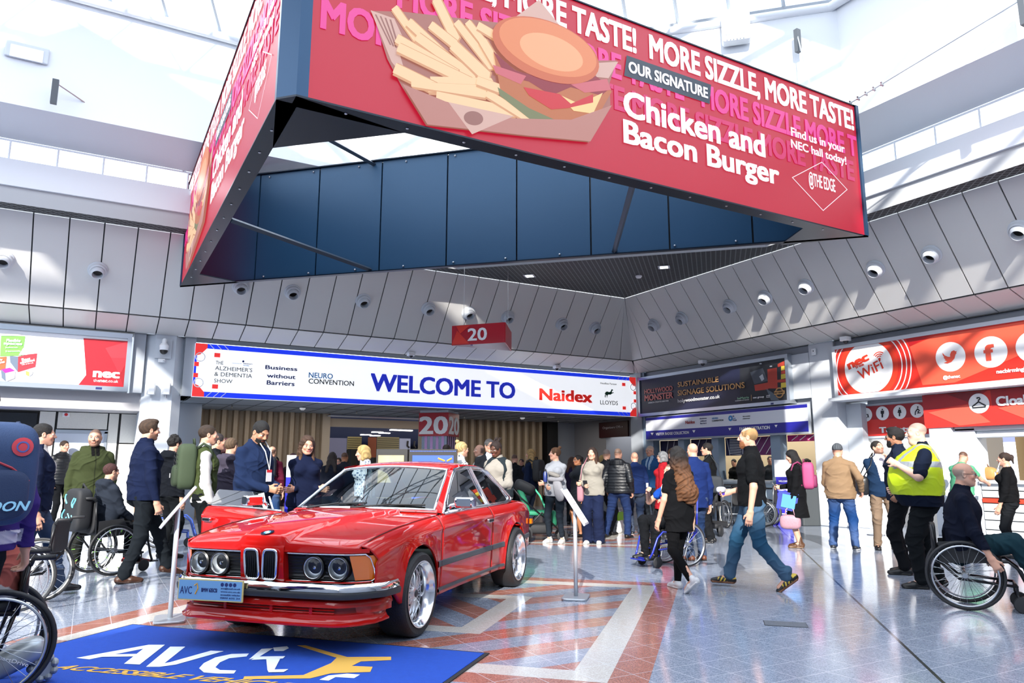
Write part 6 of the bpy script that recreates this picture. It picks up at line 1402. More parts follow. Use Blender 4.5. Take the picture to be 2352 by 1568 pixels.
_q = at(-60, 1074, 4.05); ppl['bag'] = person((_q.x, _q.y), bearing(-60)-10, 1.80, 1.1, hair=('short', '#2b211b'), top=('jacket', '#41307c', {'band': ((-.40, -.33, '#d8d4e4'),), 'hem': -.05}), legs=('trousers', '#182024'), hr=(.12, .10, -.60), res=.0058, label='person in purple jacket wearing the huge navy rucksack, seen from behind')
ppl['collar'] = who(102, 88, hy=968, h=1.79, hair=('short', '#15110f'), top=('jacket', '#18223e', {'open': '#dcd8d6'}), legs=('jeans', '#22385c'), hl='down', feet=WALK, label='person in navy jacket with white collar walking right behind the huge navy rucksack')
ppl['puffer'] = who(128, 145, foot=1212, hy=1008, hair=('short', '#3b2a20'), top=('puffer', '#0e1218'), legs=('slim', '#14161a'), shoes='#0f0f10', hl='pocket', hr='pocket', label='person in black quilted jacket with hands in pockets by the grey door')
ppl['green'] = who(222, 168, hy=981, h=1.86, w=1.08, hair=('crop', '#3c332c'), beard='stubble', top=('jacket', '#3f472b', {'hood': 1, 'zip': '#2b301f', 'open': '#101010', 'vw': .05, 'vz': .1}), legs=('trousers', '#2a2c28'), head=(22, -4), label='person in olive green hooded jacket standing behind the black wheelchair')
ppl['stroll'] = who(312, 74, foot=1334, hy=957, w=1.1, hair=('quiff', '#4a3524'), beard='stubble', top=('jacket', '#141f3e', {'collar': 1}), legs=('trousers', '#1a2026'), shoes=('#4a2c1c', '#3a2216'), hr=(.08, .10, -.62), feet=((-.08, .34, .03, 12), (.09, -.16, 0, 0)), label='person in navy jacket and black trousers striding past the black wheelchair')
ppl['hood'] = who(402, 55, hy=998, h=1.80, hair=('curly', '#14100e'), top=('hoodie', '#11151d'), legs=('trousers', '#14181c'), label='person in black hooded top, back turned, half hidden by the olive rucksack')
ppl['rucksack'] = who(452, 84, foot=1334, hy=969, hair=('short', '#3a2a1c'), top=('shirt', '#d8d6d6', {'vest': '#46512f', 'vhem': -.02}), legs=('trousers', '#13171a'), hr=(.05, .10, -.62), feet=st(.1, .08), label='person in white shirt and green vest wearing the olive green rucksack')
who(500, 80, hy=991, h=1.80, hair=('short', '#3a3030'), top=('jacket', '#161a22'), label='person in black jacket just visible beyond the green vest, facing right')
who(521, 50, hy=1004, h=1.76, female=True, hair=('bob', '#4a1f22'), top=('coat', '#23242c'), label='person in dark coat beside the mauve hoodie, behind the green vest')
who(532, 35, hy=1002, h=1.72, hair=('short', '#6b5540'), top=('hoodie', '#4b4656', {'loose': 1.2}), legs=('trousers', '#22242a'), label='person in mauve hoodie with back turned, left of the badge wearer')
ppl['badge'] = who(592, 128, hy=958, h=1.88, w=1.12, skin='#bd8d70', hair=('short', '#0f0d0d'), beard='#15110f', top=('jacket', '#1c2c4e', {'loose': 1.2, 'hem': -.09, 'zip': '#0c1220'}), hl='hold', hr='hold', head=(16, -30), label='person in navy coat with white badge, head bowed, behind the open car door')
ppl['fold'] = who(706, 172, hy=996, h=1.73, female=True, hair=('long', '#4c3323', .36, '#6a4a32'), top=('jumper', '#121b38', {'collar': 1}), legs=('trousers', '#121a34'), hl='fold', hr='fold', head=(-4, -12), label='person in navy top with folded arms behind the windscreen')
ppl['burg'] = who(626, 18, hy=1022, h=1.76, hair=('balding', '#3c3029'), top=('shirt', '#5c1730'), legs=('jeans', '#2c4a78'), label='person in burgundy top with dark grey rucksack, back turned behind the car door')
who(650, 200, hy=1062, h=1.52, female=True, hair=('bob', '#5a2a30'), top=('coat', '#d9a083'), legs=('trousers', '#3a4050'), label='person in peach coat between the burgundy top and the blue and white stand')
who(674, 30, hy=1039, h=1.62, female=True, hair=('bob', '#4a1826'), top=('coat', '#2a1c26'), label='person in dark plum coat, back turned, just behind the blue and white stand')
who(695, 60, hy=1021, h=1.71, hair=(None, '#c9a896'), top=('jacket', '#3c4048'), label='person in slate grey jacket half hidden behind the folded arms')
ppl['bob'] = who(838, 275, hy=1019, h=1.66, female=True, hair=('bob', '#c4a76c'), top=('shirt', '#dfe3ea', {'dots': '#5a6f93'}), head=(0, -8), label='person in white patterned shirt looking left over the car roof')
who(764, 10, hy=1036, h=1.64, female=True, hair=('long', '#22130f', .25), top=('coat', '#151a28'), label='person in dark coat, back turned, beyond the windscreen corner')
who(778, 190, hy=1049, h=1.56, female=True, hair=('tied', '#3a2616'), glasses='#222222', top=('coat', '#1a2030'), label='person in glasses and dark coat low beyond the windscreen corner')
who(792, 25, hy=1036, h=1.66, hair=('crop', '#2b1a14'), skin='t', top=('jacket', '#20242e'), label='person in dark grey jacket, back turned, left of the white patterned shirt')
who(1026, 40, hy=1017, h=1.79, hair=('crop', '#191514'), skin='d', top=('jacket', '#2a2c33'), label='person in charcoal jacket, back turned, beneath the number pillar')
who(1008, 150, hy=1030, h=1.70, hair=('short', '#4a3626'), top=('shirt', '#b9bec8'), label='person in pale grey shirt beside the number pillar, facing us')
ppl['bun'] = who(1060, 62, hy=1012, h=1.72, female=True, hair=('bun', '#d2b67e', -.03), top=('shirt', '#dfe4e8', {'dots': '#4a5560'}), label='person in speckled white shirt, back half turned, behind the car roof')
who(1102, 255, hy=1018, h=1.78, hair=('balding', '#4c4440'), top=('jacket', '#d5d0ca'), label='person in pale beige jacket looking left, beside the dark suit')
who(1124, 155, hy=1005, h=1.82, hair=('short', '#75716e'), glasses='#1a1a1a', top=('suit', '#14181f', {'open': '#cdd6e6'}), label='person in dark suit, pale shirt and glasses behind the cream fleece')
ppl['fleece'] = who(1143, 205, hy=1010, h=1.74, w=1.12, female=True, skin='d', hair=('dreads', '#2c1c16'), top=('fleece', '#a8a39a', {'vest': '#2a3339', 'vopen': 1.0, 'vhem': -.05}), legs=('trousers', '#23282c'), hl='phone', hr='hold', head=(12, -16), label='person in cream fleece and dark gilet holding a phone behind the car')
ppl['blond'] = who(1219, 300, hy=1029, h=1.73, female=True, hair=('long', '#b08c55', .24), top=('jumper', '#14203c'), legs=('jeans', '#1c2a40'), label='person in navy jumper with black rucksack looking left behind the pushchair')
who(1271, 200, hy=1044, h=1.64, w=1.1, hair=('crop', '#2a2320'), beard='#2c2522', top=('tshirt', '#14161a'), label='person in black t-shirt far back against the oak slats')
who(1182, 30, hy=1041, h=1.66, hair=('crop', '#3a2c26'), top=('jacket', '#1a1c22'), label='person in dark jacket, back turned, far back right of the cream fleece')
who(1198, 200, hy=1052, h=1.60, female=True, hair=('tied', '#3a2030'), top=('coat', '#1c1a24'), label='person in dark purple coat facing us far back above the pushchair')
ppl['white'] = who(1277, 205, foot=1246, hy=1024, female=True, hair=('bun', '#664429', -.04), top=('jumper', '#9ca0a8', {'loose': 1.1, 'hem': -.05}), legs=('slim', '#222b35', .80), shoes=('#e4e4e4', '#f2f2f2'), hl='fold', hr='hold', head=(58, 2), feet=st(.13), label='person in pale grey sweatshirt and white trainers carrying a coat, looking left')
ppl['knit'] = who(1364, 192, foot=1248, hy=1023, female=True, hair=('long', '#33221a', .36, '#5a3b26'), top=('jumper', '#a29d92'), legs=('wide', '#1a2443'), shoes=('#d8d8da', '#f0f0f0'), hl='fold', hr='phone', head=(8, 0), label='person in cream knit and wide navy trousers holding a phone')
who(1330, 240, foot=1232, hy=1041, female=True, skin='t', hair=('tied', '#1a1412'), glasses='#2a2a2a', top=('coat', '#161b22'), legs=('bare', '#000000'), shoes='#0d0d0e', label='person in glasses and dark coat between the sweatshirt and the cream knit')
who(1313, 15, hy=1047, h=1.60, female=True, hair=('long', '#5a3b2a', .2), top=('coat', '#2b2340'), label='person in purple top, back turned, behind the grey sweatshirt')
who(1384, 20, hy=1043, h=1.60, female=True, hair=('bob', '#b8985c'), top=('shirt', '#8fc0a0'), label='person in mint top, back turned, behind the cream knit')
who(1397, 18, foot=1228, hy=1027, w=1.1, hair=('crop', '#8a8580'), top=('jacket', '#1b1e23'), legs=('trousers', '#2b3038'), label='person in plain black jacket left of the quilted jacket, back turned')
ppl['quilt'] = who(1424, 22, foot=1235, hy=1025, w=1.15, hair=('crop', '#5b5148'), top=('puffer', '#10151c', {'hood': 1}), legs=('trousers', '#22345e'), shoes='#181514', hr='pocket', hl='pocket', feet=((-.28, -.05, 0, 0), (.15, .02, 0, 0)), label='person in black quilted jacket and blue trousers, back turned, feet apart')
who(1462, -12, foot=1228, hy=1034, w=1.1, hair=(None, '#caa08a'), glasses='#1a1a1a', top=('jacket', '#182b5a', {'collar': 1}), legs=('jeans', '#1c2a45'), shoes=('#22262c', '#e6e6e6'), label='person in navy jacket and glasses, back turned, left of the light blue suit')
ppl['blue'] = who(1495, 212, hy=1020, h=1.85, w=1.12, hair=('crop', '#b3a79a'), glasses='#3a3230', top=('suit', '#2f5c90', {'open': '#a9c4dd', 'tie': '#24508c'}), legs=('trousers', '#30363e'), head=(20, -8), label='person in light blue suit jacket, tie and glasses facing left')
who(1521, 285, hy=1034, h=1.66, female=True, hair=('bob', '#8d8f91'), glasses='#3a3a3a', top=('coat', '#b0202c'), label='person in red coat and glasses behind the light blue suit')
who(1543, 330, hy=1029, h=1.75, hair=('curly', '#8a6844'), top=('jacket', '#2a3038'), label='person in dark grey jacket, back turned, behind the red coat')
ppl['polo'] = who(1553, 232, foot=1297, h=1.76, w=1.1, seat=.58, hair=('crop', '#4a3a30'), top=('tshirt', '#1d52b4', {'collar': 1, 'sleeve': .5}), legs=('trousers', '#15171b'), shoes='#121315', feet=SIT, hr='up', hl='lap', lean=.05, label='seated person in blue polo shirt in the blue framed wheelchair')
ppl['hair'] = who(1566, -42, foot=1356, hy=1019, female=True, hair=('long', '#15100e', .70, '#6d4526'), top=('tshirt', '#0f1013', {'hem': -.13, 'loose': 1., 'sleeve': .6}), legs=('slim', '#0c0d10', .88), shoes=('#e6e7ea', '#f4f4f4'), hl='fwd', hr='down', feet=((-.08, -.28, .03, 38), (.08, .16, 0, 0)), label='person in long black t-shirt, black leggings and white shoes walking away')
who(1601, -28, foot=1287, hy=1012, w=1.08, hair=(None, '#caa08a'), top=('suit', '#1b2f68', {'hem': -.09}), legs=('jeans', '#20365c'), shoes=('#6b3a22', '#3a2216'), label='person in navy blazer and brown shoes, back turned, behind the blue framed wheelchair')
ppl['spec'] = who(1624, 280, hy=1014, h=1.80, hair=('short', '#1c1614'), glasses='#111111', top=('jumper', '#14171a', {'collar': 1}), legs=('trousers', '#1a1c20'), label='person in black jumper and thick glasses with the dark grey shoulder bag')
def behind(x, hy, X, **k): d = ray(x, hy); p = _C+d*(X/d[0]); return person((p[0], p[1]), k.pop('face'), p[2]-.01, **k)
behind(1686, 1051, 16.5, face=262, female=True, hair=('tied', '#1d1512'), top=('jumper', '#121316'), hl='hold', hr='hold', head=(-10, -14), label='person in black top seated behind the laptop on the counter')
behind(1768, 1045, 16.5, face=225, female=True, hair=('tied', '#2a1e18'), top=('tshirt', '#3a3e44'), label='person in grey top behind the counter right of the black polo')
behind(1852, 1050, 16.6, face=300, female=True, hair=('tied', '#17120f'), top=('tshirt', '#26282c'), label='person in charcoal t-shirt behind the pink rucksack, inside the counter')
ppl['walk'] = who(1738, 272, foot=1352, hy=974, w=1.08, hair=('sides', '#b28c5c'), beard='#a0643a', top=('tshirt', '#0f1114', {'collar': 1, 'sleeve': .72, 'band': ()}), legs=('jeans', '#2a5676'), shoes=('#14181a', '#7a4a2a', 'stripe'), hl='down', hr='hold', feet=((-.09, -.33, .02, 36), (.09, .30, 0, 0)), label='person in black polo shirt and blue jeans striding left across the floor')
ppl['pink'] = who(1838, 272, foot=1257, hy=1027, female=True, w=1.1, hair=('long', '#121013', .32), top=('dress', '#101114', {'loose': .8}), legs=('bare', '#000000'), shoes=('#5a3a22', '#7a5a3c', 'boot'), hl=(.04, .12, -.56), hr='phone', head=(0, -22), label='person in black dress and brown boots with pink rucksack reading a phone')
ppl['tan'] = who(1940, 8, foot=1262, hy=1014, w=1.12, hair=('beanie', '#5b6066'), top=('jacket', '#9b7f62', {'hem': -.06, 'loose': 1.2}), legs=('jeans', '#1c4680'), shoes=('#2b3038', '#dfe0e0'), hl='phone', hr='hip', feet=st(.17), label='person in tan jacket, blue jeans and grey beanie, back turned')
ppl['case'] = who(2036, 165, foot=1262, hy=1007, hair=('short', '#2a2420'), beard='stubble', top=('suit', '#1c3452', {'open': '#d8d3df', 'vw': .10, 'vz': -.2}), legs=('trousers', '#8a7562'), shoes='#121214', hl='chin', hr='fold', head=(-28, 14), feet=st(.13), label='person in navy suit jacket and tan trousers with black satchel, hand at chin')
ppl['guard'] = who(2084, 275, foot=1318, hy=976, w=1.08, skin='#a9765a', hair=('quiff', '#17100f'), beard='#14100e', glasses='#0e0e0e', top=('jacket', '#182236'), legs=('trousers', '#14161b'), shoes='#101012', hl='hip', head=(4, 0), label='person in navy jacket and dark glasses beside the yellow vest')
ppl['hivis'] = who(2140, 262, foot=1349, hy=962, w=1.32, belly=.34, skin='l', hair=('shaved', '#9a8d82'), top=('tshirt', '#101a2e', {'sleeve': .86, 'loose': 1.2, 'collar': 1, 'hem': -.05, 'vest': '#cfe81c', 'vhem': .015, 'vband': ((-.03, .03, '#9aa3ab'),), 'vstripe': ((.10, .145, '#9aa3ab'),), 'vshiny': 1}), legs=('trousers', '#14181c'), shoes='#101012', hl=(.02, .27, -.10), hr='hold', feet=st(.13, .1), label='person in bright yellow hi-vis vest and black trousers, hand on chest')
behind(2200, 1030, 14.2, face=95, w=1.12, hair=('crop', '#2c211b'), top=('tshirt', '#5fb28a'), legs=('trousers', '#1c2540'), hl='reach', hr='reach', lean=.15, head=(0, -20), label='person in green t-shirt leaning at the cloakroom counter')
behind(2240, 1040, 16.0, face=250, hair=(None, '#d8b8a4'), top=('jacket', '#28344e'), lean=.25, hl='reach', hr='reach', head=(0, -30), label='person in slate jacket bending over a brown bag behind the cloakroom counter')
ppl['clo'] = who(2306, 278, hy=1036, h=1.585, female=True, hair=('tied', '#3a2a22'), top=('tshirt', '#101114', {'sleeve': 1.8, 'hem': -.01}), legs=('slim', '#1d2024'), hl='fwd', hr='fwd', label='person in black t-shirt and slim trousers standing before the cloakroom counter')
ppl['roll'] = who(2222, 88, foot=1392, h=1.80, w=1.12, seat=.56, hair=('balding', '#a09488'), glasses='#111111', top=('jacket', '#12182a', {'collar': 1}), legs=('trousers', '#1c3a44'), shoes='#15161a', feet=((-.11, .62, .16, 0), (.11, .62, .16, 0)), hl='wheel', hr=(.10, .20, -.56), lean=.12, label='person in dark jacket and teal trousers rolling right in a wheelchair')
ppl['boy'] = who(232, 62, foot=1318, h=1.62, seat=.62, hair=('short', '#4a2420'), top=('hoodie', '#2b323e'), legs=('trousers', '#181b20'), shoes=('#8a1c20', '#d8d0c4'), feet=((-.1, .40, .10, 0), (.1, .40, .10, 0)), hl='lap', hr='lap', label='seated person in grey hoodie in the black wheelchair with green flecks')
_q = at(22, 1074, 4.55); ppl['sit'] = person((_q.x, _q.y), bearing(22)-92, 1.62, 1.05, seat=.58, female=True, hair=('bob', '#3a2a22'), top=('jacket', '#d9d4d2', {'loose': 1.2, 'patch': ((0, -.1, -.30, '#c0675c'), (.16, -.2, -.12, '#d9d4d2'))}), legs=('trousers', '#20242a'), feet=SIT, hl='lap', hr='lap', lean=.12, label='seated person in white and salmon jacket in the near wheelchair with silver motor')
# ---------------------------------------------------------------- things carried, pushed and standing about
def superell(mb, c, r, n=4., R=None, nu=28, nv=16):
    """rounded block"""
    f = lambda t, e: abs(t)**(2/e)*(1 if t >= 0 else -1); rows = []
    for i in range(nv+1):
        v = -pi/2+pi*i/nv; row = []
        for k in range(nu):
            u = 2*pi*k/nu; p = Vector((r[0]*f(cos(v), n)*f(cos(u), n), r[1]*f(cos(v), n)*f(sin(u), n), r[2]*f(sin(v), n)))
            row.append(tuple((R @ p if R else p)+Vector(c)))
        rows.append(row)
    return mb.grid(rows, closed=True)
def frame_of(p, off=(0, 0, 0)):
    """matrix of a wearer's chest: x right, y ahead, z up"""
    R = Matrix([list(r) for r in p['R']]).to_4x4(); return Matrix.Translation(Vector(p['chest'])+(R.to_3x3() @ Vector(off))) @ R
def thing_at(name, M, label, cat, group=None):
    o = empty(name, (0, 0, 0), 0, label, cat, group); o.matrix_world = M; return o
NAVYB = mat('bag_navy', '#22385c', .75, bump=.25, bscale=160); OLIVE = mat('bag_olive', '#2c3a24', .8, bump=.25, bscale=160); BLKB = mat('bag_black', '#15171b', .7, bump=.2, bscale=160)
def rucksack(p, label, m, m2, w=.36, h=.52, d=.20, back=.12, z=.0, extra=None, roll=0):
    t = thing_at('rucksack', frame_of(p, (0, -back-d/2, z)) @ Matrix.Rotation(roll, 4, 'Y'), label, 'bag')
    b = MB(); superell(b, (0, 0, 0), (w/2, d/2, h/2), 4.5); b.build('main_bag', m, t, smooth='all')
    b = MB(); superell(b, (0, -d*.42, -h*.20), (w*.40, d*.28, h*.24), 4.); b.build('front_pocket', m2, t, smooth='all')
    b = MB(); b.tube([(w*.43*cos(a), -d*.36, h*.12+h*.33*sin(a)) for a in frange(-.3, pi+.3, 18)], .005, 5); b.build('zip', BLKP, t)
    b = MB(); b.tube([(-.05, d*.35, h*.47), (-.045, d*.3, h*.60), (.045, d*.3, h*.60), (.05, d*.35, h*.47)], .012, 6); b.build('top_handle', m2, t, smooth='all')
    for sg in (-1, 1):
        b = MB(); pts = [(sg*w*.28, d*.5, h*.40), (sg*w*.36, d*.5+back*.55, h*.50), (sg*w*.40, d*.5+back*1.25, h*.42), (sg*w*.43, d*.5+back*1.7, h*.1), (sg*w*.47, d*.5+back*1.0, -h*.28), (sg*w*.44, d*.5, -h*.36)]
        b.tube(pts, .017, 6); b.build('shoulder_strap', m2, t, smooth='all')
    return t
t = rucksack(ppl['bag'], 'huge navy denim rucksack with round red patch on the purple jacket', NAVYB, mat('bag_navy_dark', '#1a2c4c', .8, bump=.25, bscale=160), .48, .55, .24, .12, -.03)
b = MB(); b.lathe([(0, -.124), (.05, -.124), (.05, -.118)], 20, 'y', (.14, 0, .14)); b.build('round_patch', mat('patch_red', '#a3303c', .6), t)
b = MB(); b.lathe([(.022, -.1265), (.030, -.1265), (.030, -.124), (.022, -.124)], 20, 'y', (.14, 0, .14), closed=True); b.build('patch_ring', mat('patch_blue', '#3b4a86', .6), t)
lettering('LONDON', mat('ink_ice', '#8fc4dc', .6), t, (-.15, -.172, -.19), (1, 0, 0), (0, 0, 1), .34, .05, .02, .003, shear=.3)
b = MB(); b.tube([(-.19, -.118, .06), (-.05, -.124, .10), (.10, -.122, .03), (.19, -.105, -.04)], .006, 5); b.build('red_piping', mat('patch_red', '#a3303c', .6), t)
t = rucksack(ppl['rucksack'], 'olive green rucksack with elastic cord on the white-sleeved person', OLIVE, mat('bag_olive_dark', '#22301c', .8), .34, .54, .22, .10, -.02)
b = MB()
for k in range(4): b.tube([(-.13, -.115, -.02+.05*k), (.0, -.14, .03+.05*k), (.13, -.115, -.02+.05*k)], .004, 4)
b.build('elastic_cord', BLKP, t); b = MB(); b.box((.03, -.176, -.13), (.07, -.172, -.08)); b.build('white_tag', PAPER, t)
rucksack(ppl['blond'], 'black rucksack on the blonde person looking left', BLKB, BLKB, .32, .46, .18, .10, .0)
rucksack(ppl['burg'], 'dark grey rucksack on the burgundy top', mat('bag_grey', '#2a2e36', .8), BLKB, .30, .44, .16, .10, .02)
t = rucksack(ppl['pink'], 'bright pink and plum rucksack on the person in black dress', mat('bag_pink', '#9a3a65', .7, bump=.2, bscale=160), mat('bag_plum', '#6d1c46', .7), .34, .46, .20, .10, -.02)
lettering('Mini', INKW, t, (.0, -.135, .05), (1, 0, 0), (0, 0, 1), .12, .05, .02, .002)

TYR = mat('wheelchair_tyre', '#1c1d20', .6); SPOKE = mat('spoke_steel', '#a9adb2', .3, .9)
def wheelchair(loc, heading, label, frame_m, rim_m=None, seat_m=None, hs=.50, back=.42, w=.40, R=.305, guard=None, handles=True, spokes=24, sh=0.):
    """own axes: x right, y ahead"""
    t = empty('wheelchair', (loc[0], loc[1], 0), -radians(heading), label, 'wheelchair'); seat_m = seat_m or mat('seat_nylon', '#16171a', .7, bump=.2, bscale=150); rim_m = rim_m or frame_m
    for sg in (-1, 1):
        x = sg*(w/2+.05); b = MB(); b.tube([(x, R*cos(a), R+R*.955*sin(a)+.0) for a in (2*pi*k/48 for k in range(48))], .015, 8, True); wh = b.build('wheel', TYR, t, smooth='all')
        b = MB(); b.tube([(x, (R-.022)*cos(a), R+(R-.022)*sin(a)) for a in (2*pi*k/48 for k in range(48))], .010, 6, True); b.build('rim', rim_m, wh, smooth='all')
        b = MB()
        for k in range(spokes):
            a = 2*pi*k/spokes; a2 = a+(.35 if k % 2 else -.35); b.tube([(x-sg*.02*(k % 2)+sg*.01, .025*cos(a2), R+.025*sin(a2)), (x, (R-.022)*cos(a), R+(R-.022)*sin(a))], .0017, 4)
        b.lathe([(0, -.04), (.024, -.04), (.024, .04), (0, .04)], 14, 'x', (x, 0, R)); b.build('spokes', SPOKE, wh)
        b = MB(); b.tube([(x+sg*.045, (R-.045)*cos(a), R+(R-.045)*sin(a)) for a in (2*pi*k/40 for k in range(40))], .009, 6, True); b.build('hand_rim', STEEL, wh, smooth='all')
        b = MB(); c = (sg*(w/2-.02), .44, .075); b.lathe([(.0, -.013), (.05, -.014), (.068, -.012), (.075, 0), (.068, .012), (.05, .014), (0, .013)], 20, 'x', c); cs = b.build('caster', TYR, t, smooth=True)
        b = MB(); b.tube([(c[0], c[1], .075), (c[0]-sg*.02, c[1]-.03, .16), (c[0]-sg*.02, c[1]-.03, .24)], .011, 6); b.build('caster_fork', frame_m, cs)
        if guard is not None:
            b = MB(); b.prism([(sg*(w/2+.012), -.2, hs-.04), (sg*(w/2+.012), .22, hs-.02), (sg*(w/2+.012), .1, hs+.18), (sg*(w/2+.012), -.2, hs+.16)], (sg*.008, 0, 0)); b.build('side_guard', guard, t)
    b = MB()
    for sg in (-1, 1):
        x = sg*w/2; b.tube([(x, -.22+sh, hs-.03), (x, .36, hs), (x, .45, hs-.08), (x*.9, .52, .20), (x*.8, .56, .13)], .014, 8); b.tube([(x, -.2+sh, hs-.03), (x, -.05, .28), (x, .41, .24)], .013, 8); b.tube([(x, -.21+sh, hs-.04), (x, -.25+sh, hs+back)], .013, 8)
    b.tube([(-w/2, 0, R), (w/2, 0, R)], .016, 8); b.tube([(-w/2, .41, .24), (w/2, .41, .24)], .011, 6); b.build('frame', frame_m, t, smooth='all')
    b = MB(); superell(b, (0, .08+sh*.7, hs+.01), (w/2, .24, .035), 5); b.build('seat', seat_m, t, smooth='all')
    b = MB(); superell(b, (0, -.235+sh, hs+back*.52), (w/2, .025, back*.5), 5); b.build('backrest', seat_m, t, smooth='all')
    if handles:
        for sg in (-1, 1): b = MB(); b.tube([(sg*w/2, -.25+sh, hs+back-.02), (sg*w/2, -.27+sh, hs+back+.02), (sg*w/2, -.38+sh, hs+back+.02)], .016, 8); b.build('push_handle', RUBBER, t, smooth='all')
    b = MB(); b.box((-w/2+.06, .46, .10), (w/2-.06, .66, .115)); b.tube([(-w*.4, .56, .12), (w*.4, .56, .12)], .01, 6); b.build('footrest', frame_m, t)
    return t
BLKF = mat('frame_black', '#141518', .35, .3); BLUF = mat('frame_blue', '#2230a8', .25, .5, coat=1.)
pb = ppl['boy']['loc']; WB = wheelchair(pb, bearing(232)+62, 'black wheelchair with pale green flecks in its wheels, left of the sign stand', BLKF, guard=BLKB, hs=.50)
b = MB()
for sg in (-1, 1):
    for k in range(10): a = 2*pi*k/10; b.tube([(sg*.25, .22*cos(a), .305+.22*sin(a)), (sg*.25, .26*cos(a), .305+.26*sin(a))], .005, 5)
b.build('spoke_sleeve', mat('fleck_green', '#8fd45a', .4), WB)
t = thing_at('rucksack', Matrix.Translation((pb[0], pb[1], 0)) @ Matrix.Rotation(-radians(bearing(232)+62), 4, 'Z') @ Matrix.Translation((0, -.36, .80)), 'black rucksack with teal wave print hanging on the wheelchair back', 'bag')
b = MB(); superell(b, (0, 0, 0), (.19, .10, .26), 4.5); b.build('main_bag', BLKB, t, smooth='all')
TEAL = mat('print_teal', '#6fc0cf', .6); b = MB(); r = random.Random(4)
for k in range(9):
    x0, z0 = r.uniform(-.15, .12), r.uniform(-.2, .15); b.tube([(x0+.03*cos(j*.9+k), -.101, z0+.028*j-.05) for j in range(5)], .009, 5)
b.build('wave_print', TEAL, t); b = MB(); b.tube([(-.05, .06, .25), (0, .04, .31), (.05, .06, .25)], .012, 6); b.build('top_handle', BLKB, t)
pc = ppl['polo']['loc']; wheelchair(pc, bearing(1556)+232, 'wheelchair with bright blue tubular frame under the person in blue polo', BLUF, rim_m=STEEL, hs=.47, handles=False, spokes=20)
pr = ppl['roll']['loc']; wheelchair(pr, bearing(2222)+88, 'black wheelchair rolling under the rider in teal trousers', BLKF, guard=BLKB, hs=.46, handles=False, R=.32, back=.32)
# the two chairs at the left edge
p = ppl['sit']['loc']; wf = wheelchair(p, bearing(22)-92, 'near wheelchair with silver drive motor beside the blue rug', BLKF, guard=None, hs=.50, R=.31, w=.42, sh=.10, back=.26)
t = empty('drive_motor', (0, 0, 0)); t.parent = wf; t.location = (.02, -.02, 0)
b = MB(); superell(b, (.0, -.10, .17), (.10, .19, .075), 3.2, Matrix.Rotation(radians(-24), 3, 'X')); b.build('motor_case', mat('motor_silver', '#a7adb0', .35, .5), t, smooth='all')
for yy, zz in ((-.27, .10), (.07, .20)):
    b = MB()
    for k in range(9): a = 2*pi*k/9; b.ell((.0, yy+.062*cos(a), zz+.062*sin(a)), (.05, .026, .026), 8, 6)
    b.lathe([(.0, -.03), (.05, -.03), (.05, .03), (0, .03)], 16, 'x', (0, yy, zz)); b.build('roller_wheel', mat('roller_grey', '#8f9498', .5), t, smooth=True)
lettering('SmartDrive', INKW, t, (.102, -.2, .13), (0, .91, .40), (0, -.40, .91), .2, .022, .01, .002); lettering('SmartDrive', INKW, t, (-.102, .0, .215), (0, -.91, -.40), (0, -.40, .91), .2, .022, .01, .002)
p = G(58, 1394); wb = wheelchair(p, bearing(58)-70, 'wheelchair with cream rims just behind the near motor wheelchair', BLKF, rim_m=mat('rim_cream', '#c9c6bd', .4, .3), hs=.50, R=.31, back=.3)
# empty chair behind on the left (blue spokes) and the ones at the counter
p = G(368, 1255); wheelchair(p, 100, 'wheelchair with blue spokes behind the black trousers, left of the sign post', mat('frame_steelblue', '#3c57a8', .3, .4), rim_m=STEEL, hs=.5)
p = G(1692, 1212); wheelchair(p, 20, 'pale-tyred wheelchair parked at the counter behind the black polo', mat('frame_grey', '#7d838a', .3, .6), rim_m=mat('rim_cream', '#c9c6bd', .4, .3), hs=.5)
p = G(1760, 1208); wheelchair(p, 330, 'grey wheelchair between the belt post and the blue kiosk', mat('frame_grey', '#7d838a', .3, .6), hs=.5)
p = G(1375, 1211); wheelchair(p, 60, 'dark wheelchair mostly hidden behind the wide navy trousers', BLKF, hs=.5)

# pushchair behind the car
pp = G(1230, 1241); hd = 118; PU_ = empty('pushchair', (pp.x, pp.y, 0), -radians(hd), 'black pushchair with green seat and raincover behind the car', 'pushchair'); GRN = mat('push_green', '#1d7a58', .7); MINT = mat('push_mint', '#48b48c', .6)
for x, y, R_ in ((-.27, -.22, .15), (.27, -.22, .15), (-.2, .48, .10), (.2, .48, .10)):
    b = MB(); b.lathe([(.0, -.02), (R_*.4, -.02), (R_*.75, -.022), (R_, -.012), (R_, .012), (R_*.75, .022), (0, .02)], 24, 'x', (x, y, R_)); wh = b.build('wheel', TYR, PU_, smooth=True)
    b = MB()
    for k in range(6): a = 2*pi*k/6; b.tube([(x-.024, y, R_), (x-.024, y+R_*.66*cos(a), R_+R_*.66*sin(a))], .008, 5)
    b.tube([(x-.022, y+R_*.7*cos(a), R_+R_*.7*sin(a)) for a in (2*pi*k/24 for k in range(24))], .006, 5, True); b.build('wheel_spokes', mat('spoke_grey', '#9da3a6', .35, .6), wh)
b = MB()
for sg in (-1, 1):
    x = sg*.24; b.tube([(x, -.24, .16), (x, .1, .52), (x, .50, .12)], .014, 8); b.tube([(x, .3, .30), (x, -.28, .78), (x, -.48, 1.02)], .014, 8)
b.tube([(-.24, -.48, 1.02), (.24, -.48, 1.02)], .018, 8); b.tube([(-.24, -.24, .16), (.24, -.24, .16)], .012, 6); b.tube([(-.24, .26, .64), (0, .36, .66), (.24, .26, .64)], .014, 8); b.build('frame', BLKF, PU_, smooth='all')
